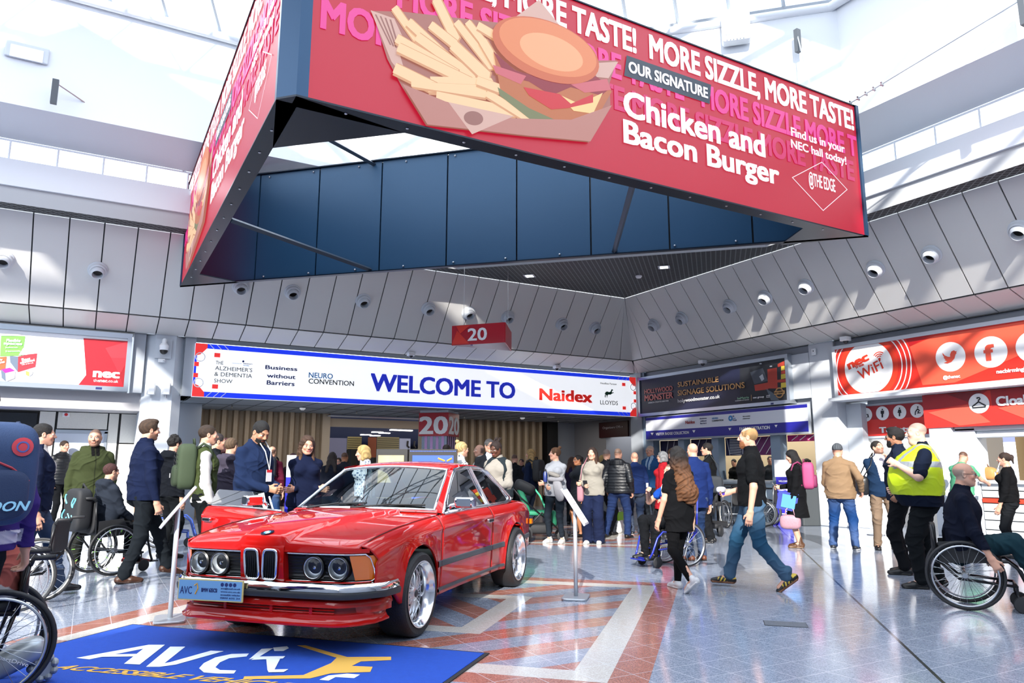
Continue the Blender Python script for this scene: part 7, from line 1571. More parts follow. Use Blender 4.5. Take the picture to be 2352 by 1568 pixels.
b = MB(); superell(b, (0, .06, .50), (.22, .24, .05), 4); superell(b, (0, -.22, .74), (.22, .06, .28), 4, Matrix.Rotation(radians(20), 3, 'X')); superell(b, (0, .34, .40), (.2, .05, .14), 4); b.build('seat', GRN, PU_, smooth='all')
b = MB(); superell(b, (0, -.20, .96), (.24, .20, .11), 3.6, Matrix.Rotation(radians(-25), 3, 'X')); b.build('hood', BLKB, PU_, smooth='all'); b = MB(); superell(b, (0, .05, .22), (.2, .26, .10), 4); b.build('basket', BLKB, PU_, smooth='all')
b = MB(); b.tube([(-.2, -.02, .95), (-.21, .1, .80), (-.2, .2, .58)], .018, 6); b.build('harness', MINT, PU_)
# rollator beside the bag carrier
pp = G(1640, 1228); RO = empty('mobility_scooter', (pp.x, pp.y, 0), radians(-60), 'black powered scooter with orange-lined bag beside the blazer wearer', 'scooter')
for x, y in ((-.22, -.3), (.22, -.3), (0, .4)): b = MB(); b.lathe([(0, -.035), (.08, -.035), (.11, -.02), (.11, .02), (.08, .035), (0, .035)], 20, 'x', (x, y, .11)); b.build('wheel', TYR, RO, smooth=True)
b = MB(); superell(b, (0, 0, .2), (.22, .42, .06), 5); b.build('deck', BLKB, RO, smooth='all'); b = MB(); superell(b, (0, -.22, .62), (.22, .2, .05), 5); superell(b, (0, -.38, .86), (.21, .05, .22), 5); b.tube([(0, -.22, .2), (0, -.22, .6)], .04, 8); b.build('seat', BLKB, RO, smooth='all')
b = MB(); b.tube([(0, .38, .2), (0, .30, .85)], .025, 8); b.tube([(-.22, .26, .92), (0, .30, .86), (.22, .26, .92)], .016, 8); b.build('tiller', BLKP, RO, smooth='all'); b = MB(); superell(b, (.0, -.5, .66), (.18, .1, .26), 4); b.build('rear_bag', BLKB, RO, smooth='all'); b = MB(); b.box((-.17, -.602, .56), (.17, -.598, .60)); b.build('reflector_band', mat('band_silver', '#c9ccd0', .3, .3), RO); b = MB(); superell(b, (0, -.5, .93), (.14, .09, .03), 3); b.build('orange_lining', mat('orange_cloth', '#d8702a', .8), RO, smooth='all')

# small things in hands
def phone(p, i, label, m=BLKP, sz=(.075, .012, .15)):
    h = Vector(p['hand'][i]); d = Vector(p['hdir'][i]); o = thing_at('phone', Matrix.Translation(h+Vector((0, 0, .035))) @ Matrix(((p['W'][0][0], p['W'][0][1], 0, 0), (p['W'][1][0], p['W'][1][1], 0, 0), (0, 0, 1, 0), (0, 0, 0, 1))) @ Matrix.Rotation(radians(-35), 4, 'X'), label, 'phone')
    b = MB(); rbox(b, (-sz[0]/2, -sz[1]/2, -sz[2]/2), (sz[0]/2, sz[1]/2, sz[2]/2), .01, 'y'); b.build('case', m, o); b = MB(); b.box((-sz[0]*.45, -sz[1]/2-.001, -sz[2]*.46), (sz[0]*.45, -sz[1]/2, sz[2]*.46)); b.build('glass_front', mat('phone_glass', '#22262c', .1), o); return o
phone(ppl['fleece'], 0, 'dark phone held by the person in cream fleece'); phone(ppl['knit'], 1, 'black phone held by the person in cream knit'); phone(ppl['pink'], 1, 'grey phone held by the person in black dress', mat('phone_grey', '#4a4d55', .4)); phone(ppl['tan'], 0, 'small dark phone held by the person in tan jacket')
h = Vector(ppl['polo']['hand'][1]); o = thing_at('card', Matrix.Translation(h+Vector((0, 0, .05))) @ Matrix.Rotation(.6, 4, 'Z'), 'white card raised by the seated person in blue polo', 'card'); b = MB(); b.box((-.05, -.002, -.03), (.05, .002, .03)); b.build('sheet', PAPER, o)
def lanyard(p, label, z=-.16, d=.16, col='#e9e9ec', strap='#c9ccd0', y=.0):
    M = frame_of(p); o = thing_at('badge', M, label, 'badge'); b = MB(); b.tube([(-.06, .06, .26), (-.05, d-.02, .12), (0, d+.01, z+.06), (.05, d-.02, .12), (.06, .06, .26)], .006, 5); b.build('lanyard', mat('strap_'+strap[1:], strap, .7), o)
    b = MB(); b.box((-.045, d+.004, z-.07), (.045, d+.010, z+.06)); b.build('badge_card', mat('card_'+col[1:], col, .4), o); b = MB(); b.box((-.045, d+.0102, z+.03), (.045, d+.011, z+.06)); b.build('red_stripe', REDV, o); return o
lanyard(ppl['badge'], 'white visitor badge hanging on the navy coat behind the car door', -.14, .19); lanyard(ppl['polo'], 'white badge on the blue polo of the seated person', -.06, .17); lanyard(ppl['clo'], 'small round pale badge on the black t-shirt at the cloakroom', .05, .135)
p = ppl['rucksack']; h = Vector(p['hand'][1]); o = thing_at('walking_stick', Matrix.Translation((h.x, h.y, 0)), 'green walking stick held by the rucksack wearer', 'stick'); b = MB(); b.tube([(0, 0, .01), (0, 0, h.z), (0, 0, h.z+.05)], .011, 8); b.build('shaft', mat('stick_green', '#3b5a3a', .4), o, smooth='all'); b = MB(); b.tube([(0, -.05, h.z+.06), (0, .05, h.z+.07)], .015, 8); b.build('grip', RUBBER, o, smooth='all'); b = MB(); b.tube([(0, 0, 0.0), (0, 0, .04)], .015, 8); b.build('ferrule', RUBBER, o)
M = frame_of(ppl['white'], (0, .20, -.17)); o = thing_at('folded_coat', M, 'pale quilted coat and grey cap bundled on the arms of the sweatshirt wearer', 'coat'); b = MB(); superell(b, (-.10, .0, .05), (.16, .07, .05), 2.6); superell(b, (-.16, .02, -.14), (.09, .05, .20), 2.6, Matrix.Rotation(radians(14), 3, 'Y')); b.build('quilted_cloth', mat('coat_pale', '#737378', .8, bump=.5, bscale=26), o, smooth='all'); b = MB(); superell(b, (-.08, .03, .13), (.12, .06, .04), 2.4, Matrix.Rotation(radians(-18), 3, 'Y')); b.build('cap', mat('cap_grey', '#6a6763', .8), o, smooth='all')
o = thing_at('water_bottle', frame_of(ppl['white'], (.10, .22, -.08)), 'dark blue water bottle held against the grey sweatshirt', 'bottle'); b = MB(); b.lathe([(0, -.09), (.034, -.09), (.036, .06), (.02, .09), (.02, .10)], 16, 'z'); b.build('bottle_body', mat('bottle_blue', '#1c2c66', .3), o, smooth=True); b = MB(); b.lathe([(.022, .095), (.022, .13), (0, .135)], 16, 'z'); b.build('bottle_cap', BLKP, o, smooth=True)
def shoulder_bag(p, side, label, m, w=.32, hh=.26, d=.12, z=-.28, y=0., strapm=None, x=.30):
    o = thing_at('shoulder_bag', frame_of(p), label, 'bag'); b = MB(); superell(b, (side*x, y, z), (d/2+.02, w/2, hh/2), 4.5); b.build('bag_body', m, o, smooth='all'); b = MB(); superell(b, (side*(x+d*.42), y, z+hh*.12), (.02, w*.48, hh*.34), 5); b.build('bag_flap', m, o, smooth='all')
    b = MB(); b.tube([(side*x, y-w*.4, z+hh*.45), (side*.20, min(y-.10, -.13), .06), (side*.09, y*.3-.02, .262), (side*.17, max(.13, y*.6), .06), (side*x, y+w*.4, z+hh*.45)], .009, 6); b.build('bag_strap', strapm or m, o, smooth='all'); return o
shoulder_bag(ppl['case'], 1, 'black leather satchel hanging by the tan trousers', mat('satchel_black', '#17181a', .35, bump=.2, bscale=60), .36, .32)
shoulder_bag(ppl['spec'], -1, 'dark grey shoulder bag of the person in thick glasses', mat('bag_slate', '#1d2228', .8), .40, .30, .14, -.28, -.1)
shoulder_bag(ppl['knit'], 1, 'dusty pink slouch bag hanging from the person in cream knit', mat('bag_dusty', '#8d626b', .6), .16, .32, .08, -.36, .10, mat('strap_pink', '#8d5f66', .6), .20)
h = Vector(ppl['pink']['hand'][0]); o = thing_at('handbag', Matrix.Translation((h.x, h.y, h.z-.24)) @ Matrix.Rotation(radians(-(bearing(1838)+272)), 4, 'Z'), 'small pale pink patterned handbag below the hand of the person in black dress', 'bag')
b = MB(); superell(b, (0, 0, -.03), (.08, .17, .12), 3.4); b.build('bag_body', mat('bag_blush', '#94707a', .6, var=.25, vscale=40), o, smooth='all')
for xx in (-.05, .05): b = MB(); b.tube([(xx, -.08, .06), (xx*.6, -.06, .17), (xx*.3, 0, .235), (xx*.6, .06, .17), (xx, .08, .06)], .009, 6); b.build('handle', mat('strap_blush', '#b07f8c', .6), o, smooth='all')
h = Vector(ppl['pink']['hand'][0]); o = thing_at('folder', Matrix.Translation((h.x, h.y, h.z+.06)) @ Matrix.Rotation(radians(-(bearing(1838)+272)), 4, 'Z') @ Matrix.Translation((.10, .02, 0)) @ Matrix.Rotation(.2, 4, 'X'), 'bright blue folder with light blue leaflet held beside the black dress', 'folder'); b = MB(); b.box((-.125, -.15, -.14), (-.110, .17, .16)); b.build('cover', mat('folder_blue', '#1c2c80', .5), o); b = MB(); b.box((-.135, -.12, -.10), (-.126, .10, .12)); b.build('leaflet', mat('leaflet_blue', '#3f7fb8', .5), o)
p = G(1421, 1224); o = empty('carrier_bag', (p.x, p.y, 0), .5, 'white and lime green carrier bag between the quilted jacket legs', 'bag'); b = MB(); superell(b, (0, 0, .22), (.14, .06, .22), 4); b.build('bag_body', PAPER, o, smooth='all'); b = MB(); superell(b, (0, 0, .34), (.143, .063, .09), 8); b.build('green_print', mat('lime', '#8ccc2c', .5), o, smooth='all'); b = MB(); b.tube([(-.05, 0, .43), (0, 0, .52), (.05, 0, .43)], .006, 5); b.build('handle', PAPER, o)
p = ppl['walk']; h = Vector(p['hand'][1]); o = thing_at('leaflet_bundle', Matrix.Translation(h+Vector((0, 0, .03))) @ Matrix.Rotation(.4, 4, 'Z'), 'white and purple bundle carried by the person in black polo', 'bundle'); b = MB(); superell(b, (0, 0, .02), (.055, .05, .035), 3); b.build('white_pack', mat('pack_white', '#a9abb6', .6), o, smooth='all'); b = MB(); superell(b, (.03, 0, -.02), (.045, .04, .03), 3); b.build('purple_pack', mat('pack_purple', '#4a2fa0', .5), o, smooth='all')

# sign stands, belt posts, kiosk, bin
def stand(loc, heading, label, hgt=.92, tilt=38, flip=1):
    o = empty('sign_stand', (loc[0], loc[1], 0), -radians(heading), label, 'sign stand'); b = MB(); rbox(b, (-.19, -.13, 0), (.19, .13, .022), .05, 'z'); b.build('base', mat('stand_silver', '#b9bfc6', .35, .6), o, bevel=.008)
    b = MB(); b.tube([(0, 0, .02), (0, 0, hgt)], .021, 12); b.build('post', mat('stand_silver', '#b9bfc6', .35, .6), o, smooth='all')
    b = MB(); M = Matrix.Translation((0, 0, hgt+.02)) @ Matrix.Rotation(radians(tilt)*flip, 4, 'X'); q0 = 0; b.box((-.15, -.22, -.012), (.15, .22, .012)); b.v = [tuple(M @ Vector(v)) for v in b.v]; fr = b.build('sign_frame', mat('stand_silver', '#b9bfc6', .35, .6), o, bevel=.004)
    b = MB(); b.box((-.135, -.20, .0122), (.135, .20, .0135)); b.v = [tuple(M @ Vector(v)) for v in b.v]; b.build('sign_sheet', PAPER, fr); b = MB()
    for k in range(6): b.box((-.11, .16-.06*k-.012, .0136), (.11-.05*(k % 3), .16-.06*k, .0142))
    b.v = [tuple(M @ Vector(v)) for v in b.v]; b.build('print_line', mat('ink_grey', '#8a8f96', .5), fr)
stand(G(390, 1424), bearing(390)+92, 'silver sign stand with tilted frame beside the car front and the rug', .95, 53, 1); stand(G(1323, 1373), bearing(1323)+98, 'silver sign stand with tilted frame on the red and cream floor pattern', .90, 57, -1)
posts = []
for x, y, lab in ((1663, 1205, 'chrome belt post beside the shoulder bag, near the counter'), (1754, 1203, 'chrome belt post just left of the blue kiosk'), (2012, 1228, 'chrome belt post behind the tan trousers')):
    p = G(x, y); posts.append(p); o = empty('belt_post', p, 0, lab, 'barrier'); b = MB(); b.lathe([(0, 0), (.17, 0), (.17, .015), (.12, .03), (.03, .04), (0, .04)], 28); b.build('base', STEEL, o, smooth=True); b = MB(); b.lathe([(.03, .03), (.03, .92), (.036, .925), (.036, .99), (0, 1.0)], 16); b.build('post', STEEL, o, smooth=True)
b = MB(); p, q_ = posts[0], posts[1]; b.prism([(p.x, p.y, .90), (q_.x, q_.y, .90), (q_.x, q_.y, .95), (p.x, p.y, .95)], (0, .006, 0)); o = b.build('barrier_belt', BLKP); tag(o, 'black belt stretched between two chrome posts before the counter', 'belt')
pk = G(1806, 1206); K2 = empty('kiosk_sign', pk, -radians(bearing(1806)+14), 'tall blue arrow sign with white text beside the black dress', 'sign'); KB = mat('kiosk_blue', '#2b23a0', .4)
b = MB(); b.box((-.17, -.02, .02), (.17, .02, 1.12)); b.build('panel', KB, K2); b = MB(); b.box((.171, -.03, .0), (.20, .03, 1.45)); b.build('edge', LGREY, K2); b = MB(); b.box((-.19, -.022, 1.12), (.17, .018, 1.52)); b.build('white_top', PAPER, K2)
for yy in (-.06, .06): b = MB(); b.prism([(.26*cos(a)*1.1, yy, .26*sin(a)*.85) for a in frange(0, pi, 16)], (0, .012, 0)); b.build('foot', KB, K2)
for k, (s_, w_) in enumerate((('WELCOME', .22), ('YOU CAN', .14), ('COLLECT YOUR', .26), ('BADGE AT THE', .26), ('DESK', .18), ('TO THE', .10), ('RIGHT', .1))): lettering(s_, INKW, K2, (-w_/2, -.022, 1.0-.085*k-(.03 if k else 0)), (1, 0, 0), (0, 0, 1), w_, .04, .02, .002)
b = MB(); b.tube([(-.09, -.024, .26), (.09, -.024, .26)], .012, 5); b.tube([(.02, -.024, .33), (.09, -.024, .26), (.02, -.024, .19)], .012, 5); b.build('arrow_mark', INKW, K2)
pk = G(1876, 1203); o = empty('litter_bin', (pk.x-.55, pk.y-.2, 0), radians(60), 'dark grey recycling bin with green ring behind the pink rucksack', 'bin'); b = MB(); rbox(b, (-.22, -.22, 0), (.22, .22, .98), .05, 'z'); b.build('bin_body', mat('bin_grey', '#33383b', .5), o, bevel=.02)
b = MB(); b.tube([(.10*cos(a)*.6, -.222, .80+.06*sin(a)) for a in (2*pi*k/20 for k in range(16))], .010, 5); b.build('ring_mark', mat('ring_green', '#7cc04a', .5), o); b = MB(); b.box((-.05, -.2215, .1), (.04, -.22, .17)); b.build('white_label', PAPER, o)
for x, y, lab in ((2000, 1196, 'left'), (1905, 1195, 'x')):
    pass
b = MB(); p = G(1930, 1200); b.box((p.x+.35, p.y-.35, 0), (p.x+.75, p.y+.30, .78)); o = b.build('ticket_cabinet', LGREY, bevel=.02); tag(o, 'low pale grey cabinet against the white pier behind the tan jacket', 'cabinet')
# counters
b = MB(); b.box((15.0, 13.05, .42), (15.45, 17.55, .92)); cnt = empty('registration_counter', (15.2, 15.3, 0), 0, 'long pale blue registration counter under the navy fascia', 'counter'); cpar(b.build('front_panel', mat('counter_blue', '#b9ccd8', .4), None), cnt)
b = MB(); b.box((14.92, 13.05, .96), (15.6, 17.55, 1.01)); b.box((14.97, 13.05, .92), (15.5, 17.55, .96)); cpar(b.build('worktop', mat('counter_top', '#cfd6da', .25), None), cnt); b = MB(); b.box((15.03, 13.05, 0.0), (15.45, 17.55, .42)); cpar(b.build('plinth', mat('plinth_slate', '#3f4c57', .5), None), cnt); b = MB(); b.box((14.985, 13.05, .80), (15.0, 17.55, .835)); cpar(b.build('dark_rail', BLKP, None), cnt)
b = MB(); b.box((15.0, 11.78, 0), (15.45, 12.75, .92)); c2 = empty('side_counter', (15.2, 12.3, 0), 0, 'short white counter bay beside the white pier', 'counter'); cpar(b.build('front_panel', LGREY, None), c2); b = MB(); b.box((14.92, 11.78, .94), (15.6, 12.75, .99)); cpar(b.build('worktop', mat('counter_top', '#cfd6da', .25), None), c2)
lp = onX(1660, 1104, 15.2); o = empty('laptop', (15.2, lp.y, 1.012), 0, 'grey laptop open on the registration counter', 'laptop'); b = MB(); b.box((-.02, -.17, 0), (.24, .17, .018)); b.build('base', ALU, o); b = MB(); M = Matrix.Rotation(radians(-14), 4, 'Y'); b.box((-.02, -.17, .018), (-.008, .17, .25)); b.v = [tuple(M @ Vector(v)) for v in b.v]; b.build('lid', mat('laptop_lid', '#6f7a84', .4, .5), o)
SLW = mat('slat_white', '#d9dde0', .4); cc = empty('cloakroom_counter', (15.2, 3, 0), 0, 'white slatted cloakroom counter with red band under the Cloakroom sign', 'counter'); b = MB()
for z0, z1 in ((.0, .16), (.18, .34), (.36, .50), (.52, .66), (.78, .90), (.92, 1.04)): b.box((15.12, -8.8, z0), (15.5, 8.08, z1))
cpar(b.build('slat_front', SLW, None), cc); b = MB(); b.box((15.16, -8.8, 0), (15.48, 8.08, 1.0)); cpar(b.build('core', mat('core_dark', '#4a4f55', .6), None), cc); b = MB(); b.box((15.10, -8.8, .68), (15.5, 8.08, .76)); cpar(b.build('red_band', mat('band_coral', '#d8432f', .4), None), cc); b = MB(); b.box((15.05, -8.8, 1.04), (15.7, 8.08, 1.10)); cpar(b.build('worktop', SLW, None), cc)
for y in (7.2, 6.2, 5.2): cpar(lettering('nec', INKW, None, (15.095, y, .695), (0, -1, 0), (0, 0, 1), .14, .05, .03, .002), cc)
o = empty('travel_bag', (15.45, onX(2262, 1085, 15.45).y, 1.10), radians(80), 'tan brown holdall lying on the cloakroom worktop', 'bag'); b = MB(); superell(b, (0, 0, .13), (.24, .12, .13), 3); b.build('bag_body', mat('bag_tan', '#a9763f', .6, bump=.2, bscale=40), o, smooth='all'); b = MB(); b.tube([(-.1, 0, .24), (-.05, 0, .34), (.05, 0, .34), (.1, 0, .24)], .012, 6); b.build('handle', mat('strap_brown', '#5a3a1e', .6), o, smooth='all')
o = empty('coat_rail', (16.8, 4.6, 0), 0, 'thin dark coat rail inside the cloakroom at the right edge', 'rail'); b = MB(); b.tube([(0, -1, 0), (0, -1, 1.7), (0, 1, 1.7), (0, 1, 0)], .018, 8); b.build('rail_tube', STEEL, o); b = MB(); b.box((-.05, .7, 1.2), (.05, .8, 1.66)); b.build('hanging_strap', BLKP, o)

# display boards behind the car, the blue and white stand
def disp(px0, px1, ytop, dep, label, face):
    A, B_ = at(px0, ytop, dep), at(px1, ytop, dep); o = empty('display_board', (A.x, A.y, 0), math.atan2(B_.y-A.y, B_.x-A.x), label, 'display board'); L = math.hypot(B_.x-A.x, B_.y-A.y); zt = A.z
    b = MB(); b.box((0, 0, .1), (L, .10, zt)); b.build('case', BLKP, o); b = MB(); b.box((.02, -.05, 0), (L-.02, .3, .1)); b.build('foot', BLKP, o); return o, L, zt
o, L, zt = disp(940, 1050, 1031, 10.6, 'black framed display board with blue accessible vehicles poster behind the car', 0)
b = MB(); b.box((.05, -.006, .16), (L-.05, -.001, zt-.09)); pst = b.build('blue_poster', glow('poster_blue', '#2048c0', .35), o)
lettering('AVC', INKW, pst, (.06, -.008, zt-.30), (1, 0, 0), (0, 0, 1), .34, .10, .01, .002); lettering('ACCESSIBLE VEHICLES', INKW, pst, (.05, -.008, zt-.40), (1, 0, 0), (0, 0, 1), .54, .05, .02, .002)
b = MB(); b.box((.02, -.012, zt-.56), (L-.12, -.007, zt-.45)); b.build('white_strip', INKW, pst); lettering("THE UK's FIRST", INKN, pst, (.05, -.015, zt-.53), (1, 0, 0), (0, 0, 1), .42, .05, .02, .002)
b = MB(); b.tube([(.42, -.01, zt-.13), (.52, -.01, zt-.17)], .012, 5); b.tube([(.55, -.01, zt-.17), (.62, -.01, zt-.13)], .012, 5); b.build('gold_mark', mat('mark_gold', '#d59a2a', .4), pst)
b = MB()
for k in range(30): b.ell((.02+L*k/31, -.004, zt-.03), (.006, .006, .006), 6, 4)
b.build('led_chain', glow('led_blue', '#3a5cff', 3.), o)
o, L, zt = disp(865, 936, 1031, 10.9, 'black framed display board with sepia picture left of the blue poster', 0); b = MB(); b.box((.03, -.006, .5), (L-.05, -.001, zt-.09)); b.build('picture', mat('sepia', '#c7a577', .5, var=.35, vscale=9), o)
o, L, zt = disp(660, 694, 1045, 12.2, 'slim stand, white above and blue below, left of the folded arms', 0)
b = MB(); b.box((0, -.008, zt-.36), (L, -.001, zt)); b.build('white_half', PAPER, o); b = MB(); b.box((0, -.008, .1), (L, -.001, zt-.36)); b.build('blue_half', mat('stand_blue', '#1c1ea8', .4), o); lettering('INFO', INKN, o, (.05, -.01, zt-.24), (1, 0, 0), (0, 0, 1), .1, .04, .01, .002) if False else None

# the rug with its lettering
RU = empty('rug', (0, 0, 0), 0, 'royal blue logo rug lettered AVC on the floor before the car', 'rug'); a0, a1 = G(305, 1437), G(1112, 1503); ex = (a1-a0); ex.z = 0; LX = ex.length; ex.normalize(); ey = Vector((-ex.y, ex.x, 0)); RW = 2.1
RU.location = (a0.x, a0.y, 0); RU.rotation_euler = (0, 0, math.atan2(ex.y, ex.x))
b = MB(); b.box((-.03, -RW, 0), (LX+.03, .03, .008)); b.build('border', RUBBER, RU)
b = MB(); b.box((.0, -RW+.03, .008), (LX, .0, .012)); b.build('pile', mat('rug_blue', '#0c46ac', .9, bump=.6, bscale=260, var=.12, vscale=25), RU)
MI = RU.matrix_basis.inverted() if False else (Matrix.Translation((a0.x, a0.y, 0)) @ Matrix.Rotation(math.atan2(ex.y, ex.x), 4, 'Z')).inverted()
RWH, RGO = mat('rug_white', '#dfe6ee', .9), mat('rug_gold', '#d8a84a', .9)
def rugpoly(name, polys, m, lay=.0135):
    b = MB()
    for i, pts in enumerate(polys):
        lay += .0006; q = [MI @ G(x/1.8816, 1400+y/1.8816) for x, y in pts]; b.prism([(p.x, p.y, lay-.001) for p in q], (0, 0, .0015))
    return b.build(name, m, RU)
rugpoly('letter_a', [[(330, 217), (385, 223), (672, 166), (640, 160)], [(640, 160), (712, 160), (603, 246), (535, 243)], [(455, 203), (600, 200), (590, 211), (420, 213)]], RWH)
rugpoly('letter_v', [[(735, 168), (800, 168), (690, 256), (630, 256)], [(630, 256), (690, 256), (760, 246), (965, 188), (910, 186), (735, 236)]], RWH)
rugpoly('letter_c', [[(1075, 198), (1000, 200), (930, 215), (880, 240), (860, 262), (880, 280), (940, 285), (1010, 285), (1020, 272), (950, 270), (930, 258), (950, 236), (990, 218), (1065, 210)]], RWH)
rugpoly('wheelchair_mark', [[(1180, 172), (1240, 166), (1248, 174), (1225, 186), (1185, 186)], [(1130, 178), (1180, 175), (1120, 212), (1075, 224)], [(1110, 212), (1232, 210), (1222, 220), (1085, 226)], [(1150, 222), (1210, 222), (1185, 270), (1155, 272)], [(1155, 270), (1245, 268), (1225, 280), (1160, 281)]], RWH)
rugpoly('car_mark', [[(1285, 162), (1320, 162), (1500, 213), (1690, 212), (1690, 226), (1560, 232), (1520, 252), (1610, 256), (1600, 278), (1430, 284), (1340, 306), (1050, 310), (1055, 298), (1310, 292), (1430, 240), (1455, 216)]], RGO)
rugpoly('wheel_mark', [[(1380, 312), (1420, 294), (1500, 286), (1555, 290), (1530, 305), (1450, 300), (1420, 316)]], RWH)
p0, p1 = MI @ G(212/1.8816, 1400+262/1.8816), MI @ G(760/1.8816, 1400+308/1.8816); dv = Vector((p1.x-p0.x, p1.y-p0.y, 0)); Lw = dv.length; dv.normalize()
lettering('ACCESSIBLE VEHICLE', RGO, RU, (p0.x, p0.y, .013), tuple(dv), (-dv.y*.8-dv.x*-.55, dv.x*.8+dv.y*.55, 0), Lw*1.75, .13, .02, .001)
# floor box
p = G(1804, 1433); o = empty('floor_box', p, radians(-45), 'dark speckled floor socket plate set in the tiles at right', 'floor box'); b = MB(); b.box((-.17, -.10, 0), (.17, .10, .004)); b.build('lid', mat('speckle_lid', '#5a6068', .5, var=.6, vscale=120), o); b = MB(); b.box((-.175, -.105, 0), (.175, .105, .002)); b.build('lid_frame', BLKP, o)

# ---------------------------------------------------------------- fittings on walls and coves
def cove_point(x, y, left):
    """where that line of sight meets the sloped panels"""
    d = ray(x, y); n = np.array([0, -1.58, -1.21]) if left else np.array([-1.58, 0, -1.21]); P0 = np.array([0, CY-.83, 4.54]) if left else np.array([CX-.83, 0, 4.54])
    # plane through (d=.83, z=4.54) and (d=2.04, z=6.12)
    t = np.dot(P0-_C, n)/np.dot(d, n); return Vector(_C+d*t), Vector(n).normalized()
noz = None; NZ = [(8, 595, 1), (225, 620, 1), (553, 658, 1), (672, 670, 1), (834, 690, 1), (984, 708, 1), (1076, 718, 1), (1166, 727, 1), (1290, 743, 1), (1366, 752, 1), (1503, 745, 0), (1567, 729, 0), (1677, 702, 0), (1758, 682, 0), (1852, 657, 0), (2012, 616, 0), (2140, 583, 0), (2343, 527, 0)]
def nozzle_parts(t):
    b = MB(); b.lathe([(.19, 0), (.19, .015), (.165, .03), (.16, .10), (.135, .12), (.13, .06)], 28, caps=False); b.build('ring', LGREY, t, smooth=True); c = MB(); M = Matrix.Rotation(radians(10), 4, 'X'); c.lathe([(.148, .02), (.15, .06), (.135, .12), (.115, .17), (.10, .18), (.095, .14), (.09, .02)], 28, caps=False); c.v = [tuple(M @ Vector(v)) for v in c.v]; e = c.build('eyeball', LGREY, t, smooth=True)
    d_ = MB(); d_.lathe([(0, .06), (.094, .06)], 24); d_.v = [tuple(M @ Vector(v)) for v in d_.v]; d_.build('bore', mat('bore_dark', '#3a3733', .7), e)
ORD = ('first', 'second', 'third', 'fourth', 'fifth', 'sixth', 'seventh', 'eighth', 'ninth', 'tenth')
for i, (x, y, lf) in enumerate(NZ):
    p, n = cove_point(x, y, lf); zax = n; xax = Vector((1, 0, 0)) if lf else Vector((0, -1, 0)); yax = zax.cross(xax)
    M = Matrix(((xax.x, yax.x, zax.x, p.x), (xax.y, yax.y, zax.y, p.y), (xax.z, yax.z, zax.z, p.z), (0, 0, 0, 1)))
    if noz is None: noz = empty('air_nozzle'); nozzle_parts(noz); o = noz
    else: o = copy_tree(noz)
    o.matrix_world = M; k = i if lf else i-10
    tag(o, 'round pale air nozzle, %s from the left edge on the panels above the welcome sign' % ORD[k] if lf else 'round pale air nozzle, %s from the corner on the right sloping panels' % ORD[k], 'air nozzle', 'air nozzles on the left sloping panels' if lf else 'air nozzles on the right sloping panels')
def dome(p, nrm_, label):
    o = empty('dome_camera', p, 0, label, 'camera'); b = MB(); b.box((-.09, -.09, 0), (.09, .09, .10)); b.build('housing', PAPER, o, bevel=.01); b = MB(); b.ell((0, 0, 0), (.06, .06, .06), 16, 10); b.build('lens_dome', mat('dome_dark', '#2b2e33', .1), o, smooth='all')
for x, y, pl_, lab in ((944, 817, 'L', 'white dome camera above the letter W of the welcome sign'), (1279, 846, 'L', 'white dome camera above the red lettering of the welcome sign'), (1614, 835, 'R', 'white dome camera above the gold lettered navy billboard'), (1942, 783, 'R', 'white dome camera above the wifi billboard left end')):
    p = onY(x, y, 18.1) if pl_ == 'L' else onX(x, y, 14.8); dome(p, None, lab)
p = onY(376, 795, 18.22); o = empty('swivel_camera', p, 0, 'white swivel camera with black ball on the grey pier', 'camera'); b = MB(); b.box((-.17, -.02, -.28), (.17, .0, .16)); b.build('back_plate', LGREY, o); b = MB(); b.tube([(.0, -.02, .1), (.0, -.14, .12), (.0, -.14, .0)], .05, 10); b.lathe([(.09, -.06), (.10, .04), (.06, .10), (0, .10)], 18, 'z', (0, -.14, -.05)); b.build('housing', PAPER, o, smooth=True); b = MB(); b.ell((0, -.14, -.12), (.085, .085, .085), 18, 10); b.build('lens_dome', BLKP, o, smooth='all')
for x, lab in ((347, 'left white wedge speaker on the grey pier'), (382, 'right white wedge speaker on the grey pier')):
    p = onY(x, 893, 18.2); o = empty('wall_speaker', p, 0, lab, 'speaker'); b = MB(); b.prism([(-.09, 0, -.13), (.09, 0, -.13), (.06, -.14, -.13), (-.06, -.14, -.13)], (0, 0, .26)); b.build('case', PAPER, o, bevel=.01); b = MB(); b.tube([(0, -.02, -.13), (0, -.02, -.2)], .012, 6); b.build('bracket', STEEL, o)
p = onY(371, 828, 18.2); o = empty('sensor', p, 0, 'small white sensor under the swivel camera', 'sensor'); b = MB(); b.box((-.07, -.05, -.04), (.07, .0, .04)); b.build('case', PAPER, o, bevel=.008); b = MB(); b.ell((.04, -.05, -.02), (.025, .02, .025), 10, 6); b.build('eye', LGREY, o)
p = onY(152, 952, 19.55); o = empty('fire_bell', p, 0, 'small white box with red disc above the grey door', 'alarm'); b = MB(); b.box((-.07, -.04, -.05), (.07, .015, .05)); b.build('box', PAPER, o, bevel=.006); b = MB(); b.lathe([(0, -.06), (.03, -.055), (.035, -.04)], 16, 'y'); b.build('red_disc', REDV, o)
p = onX(1870, 808, 14.98); o = empty('wall_switch', p, 0, 'small white box high on the white pier', 'switch box'); b = MB(); b.box((-.03, -.06, -.08), (.0, .06, .08)); b.build('box', PAPER, o, bevel=.006); b = MB(); b.ell((-.03, 0, .02), (.012, .015, .015), 10, 6); b.build('eye', BLKP, o)
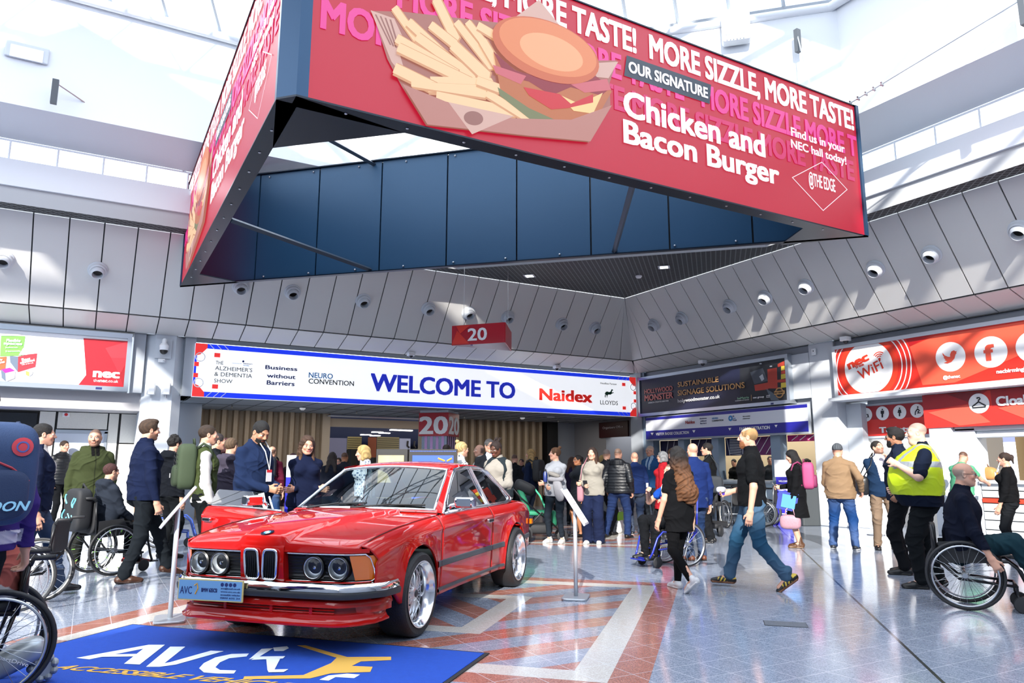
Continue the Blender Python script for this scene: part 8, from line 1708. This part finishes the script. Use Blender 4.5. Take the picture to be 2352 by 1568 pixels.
# up in the lantern
p0, p1 = onY(14, 90, 14.62), onY(110, 150, 14.62); o = empty('access_hatch', (p0.x, 14.62, p1.z), 0, 'white square access hatch high on the upper left wall', 'hatch'); b = MB(); b.box((0, -.03, 0), (p1.x-p0.x, .02, p0.z-p1.z)); b.build('frame', LGREY, o, bevel=.02); b = MB(); b.box((.08, -.045, .0), (p1.x-p0.x-.08, -.031, p0.z-p1.z-.08)); b.build('door_leaf', PAPER, o)
n = Vector((.7071, .7071, 0)); d_ = ray(1690, 66); t_ = ((19.2-.25)/sqrt(2)-np.dot(_C, np.array(n)))/np.dot(d_, np.array(n)); p = Vector(_C+d_*t_); o = empty('floodlight', p, radians(-45), 'white square floodlight under the glazing above the red screen', 'floodlight'); b = MB(); rbox(b, (-.26, -.08, -.28), (.26, .12, .38), .05, 'y'); b.build('housing', LGREY, o, bevel=.02); b = MB(); b.box((-.2, -.09, -.15), (.2, -.081, .32)); b.build('lens', mat('lens_grey', '#a9b8b8', .2), o); b = MB()
for k in range(6): b.box((-.18+.06*k, -.10, -.26), (-.16+.06*k, -.08, -.18))
b.build('cooling_fin', LGREY, o)
for x, y, nm, lab in ((1216, 634, 'square_downlight', 'square lit downlight in the dark mesh ceiling, left'), (1525, 614, 'square_downlight', 'square lit downlight in the dark mesh ceiling, right'), (1467, 634, 'smoke_detector', 'small round white detector on the dark mesh ceiling')):
    p = G(x, y, 6.10); o = empty(nm, p, radians(45), lab, 'downlight' if 'light' in nm else 'detector')
    if 'light' in nm: b = MB(); b.box((-.14, -.14, 0), (.14, .14, .012)); b.build('trim', LGREY, o); b = MB(); b.box((-.09, -.09, -.006), (.09, .09, -.001)); b.build('lit_face', mat('lit_face', '#ffffff', .4, emit='#ffffff', es=5.), o)
    else: b = MB(); b.lathe([(0, -.06), (.05, -.05), (.08, -.02), (.08, .012)], 18); b.build('case', PAPER, o, smooth=True)
for x, y, k in ((533, 931, 0), (695, 936, 1), (819, 944, 0), (1067, 955, 0), (1200, 958, 1), (1265, 957, 2), (1282, 964, 0)):
    p = G(x, y, 2.92); o = empty(('sprinkler', 'smoke_detector', 'ceiling_speaker')[k], p, 0, ('dark sprinkler head under the entrance ceiling behind the welcome sign', 'white smoke detector under the entrance ceiling behind the welcome sign', 'round flush speaker in the entrance ceiling near its right end')[k], ('sprinkler', 'detector', 'speaker')[k], ('sprinklers under the entrance ceiling', 'detectors under the entrance ceiling', None)[k]); b = MB()
    if k == 0: b.lathe([(.03, 0), (.012, -.01), (.012, -.06), (.03, -.07), (0, -.075)], 12)
    elif k == 1: b.lathe([(.08, 0), (.08, -.03), (.04, -.07), (0, -.075)], 18)
    else: b.lathe([(.13, 0), (.13, -.012), (.10, -.006), (0, -.006)], 20)
    b.build('body', BLKP if k == 0 else PAPER, o, smooth=True)
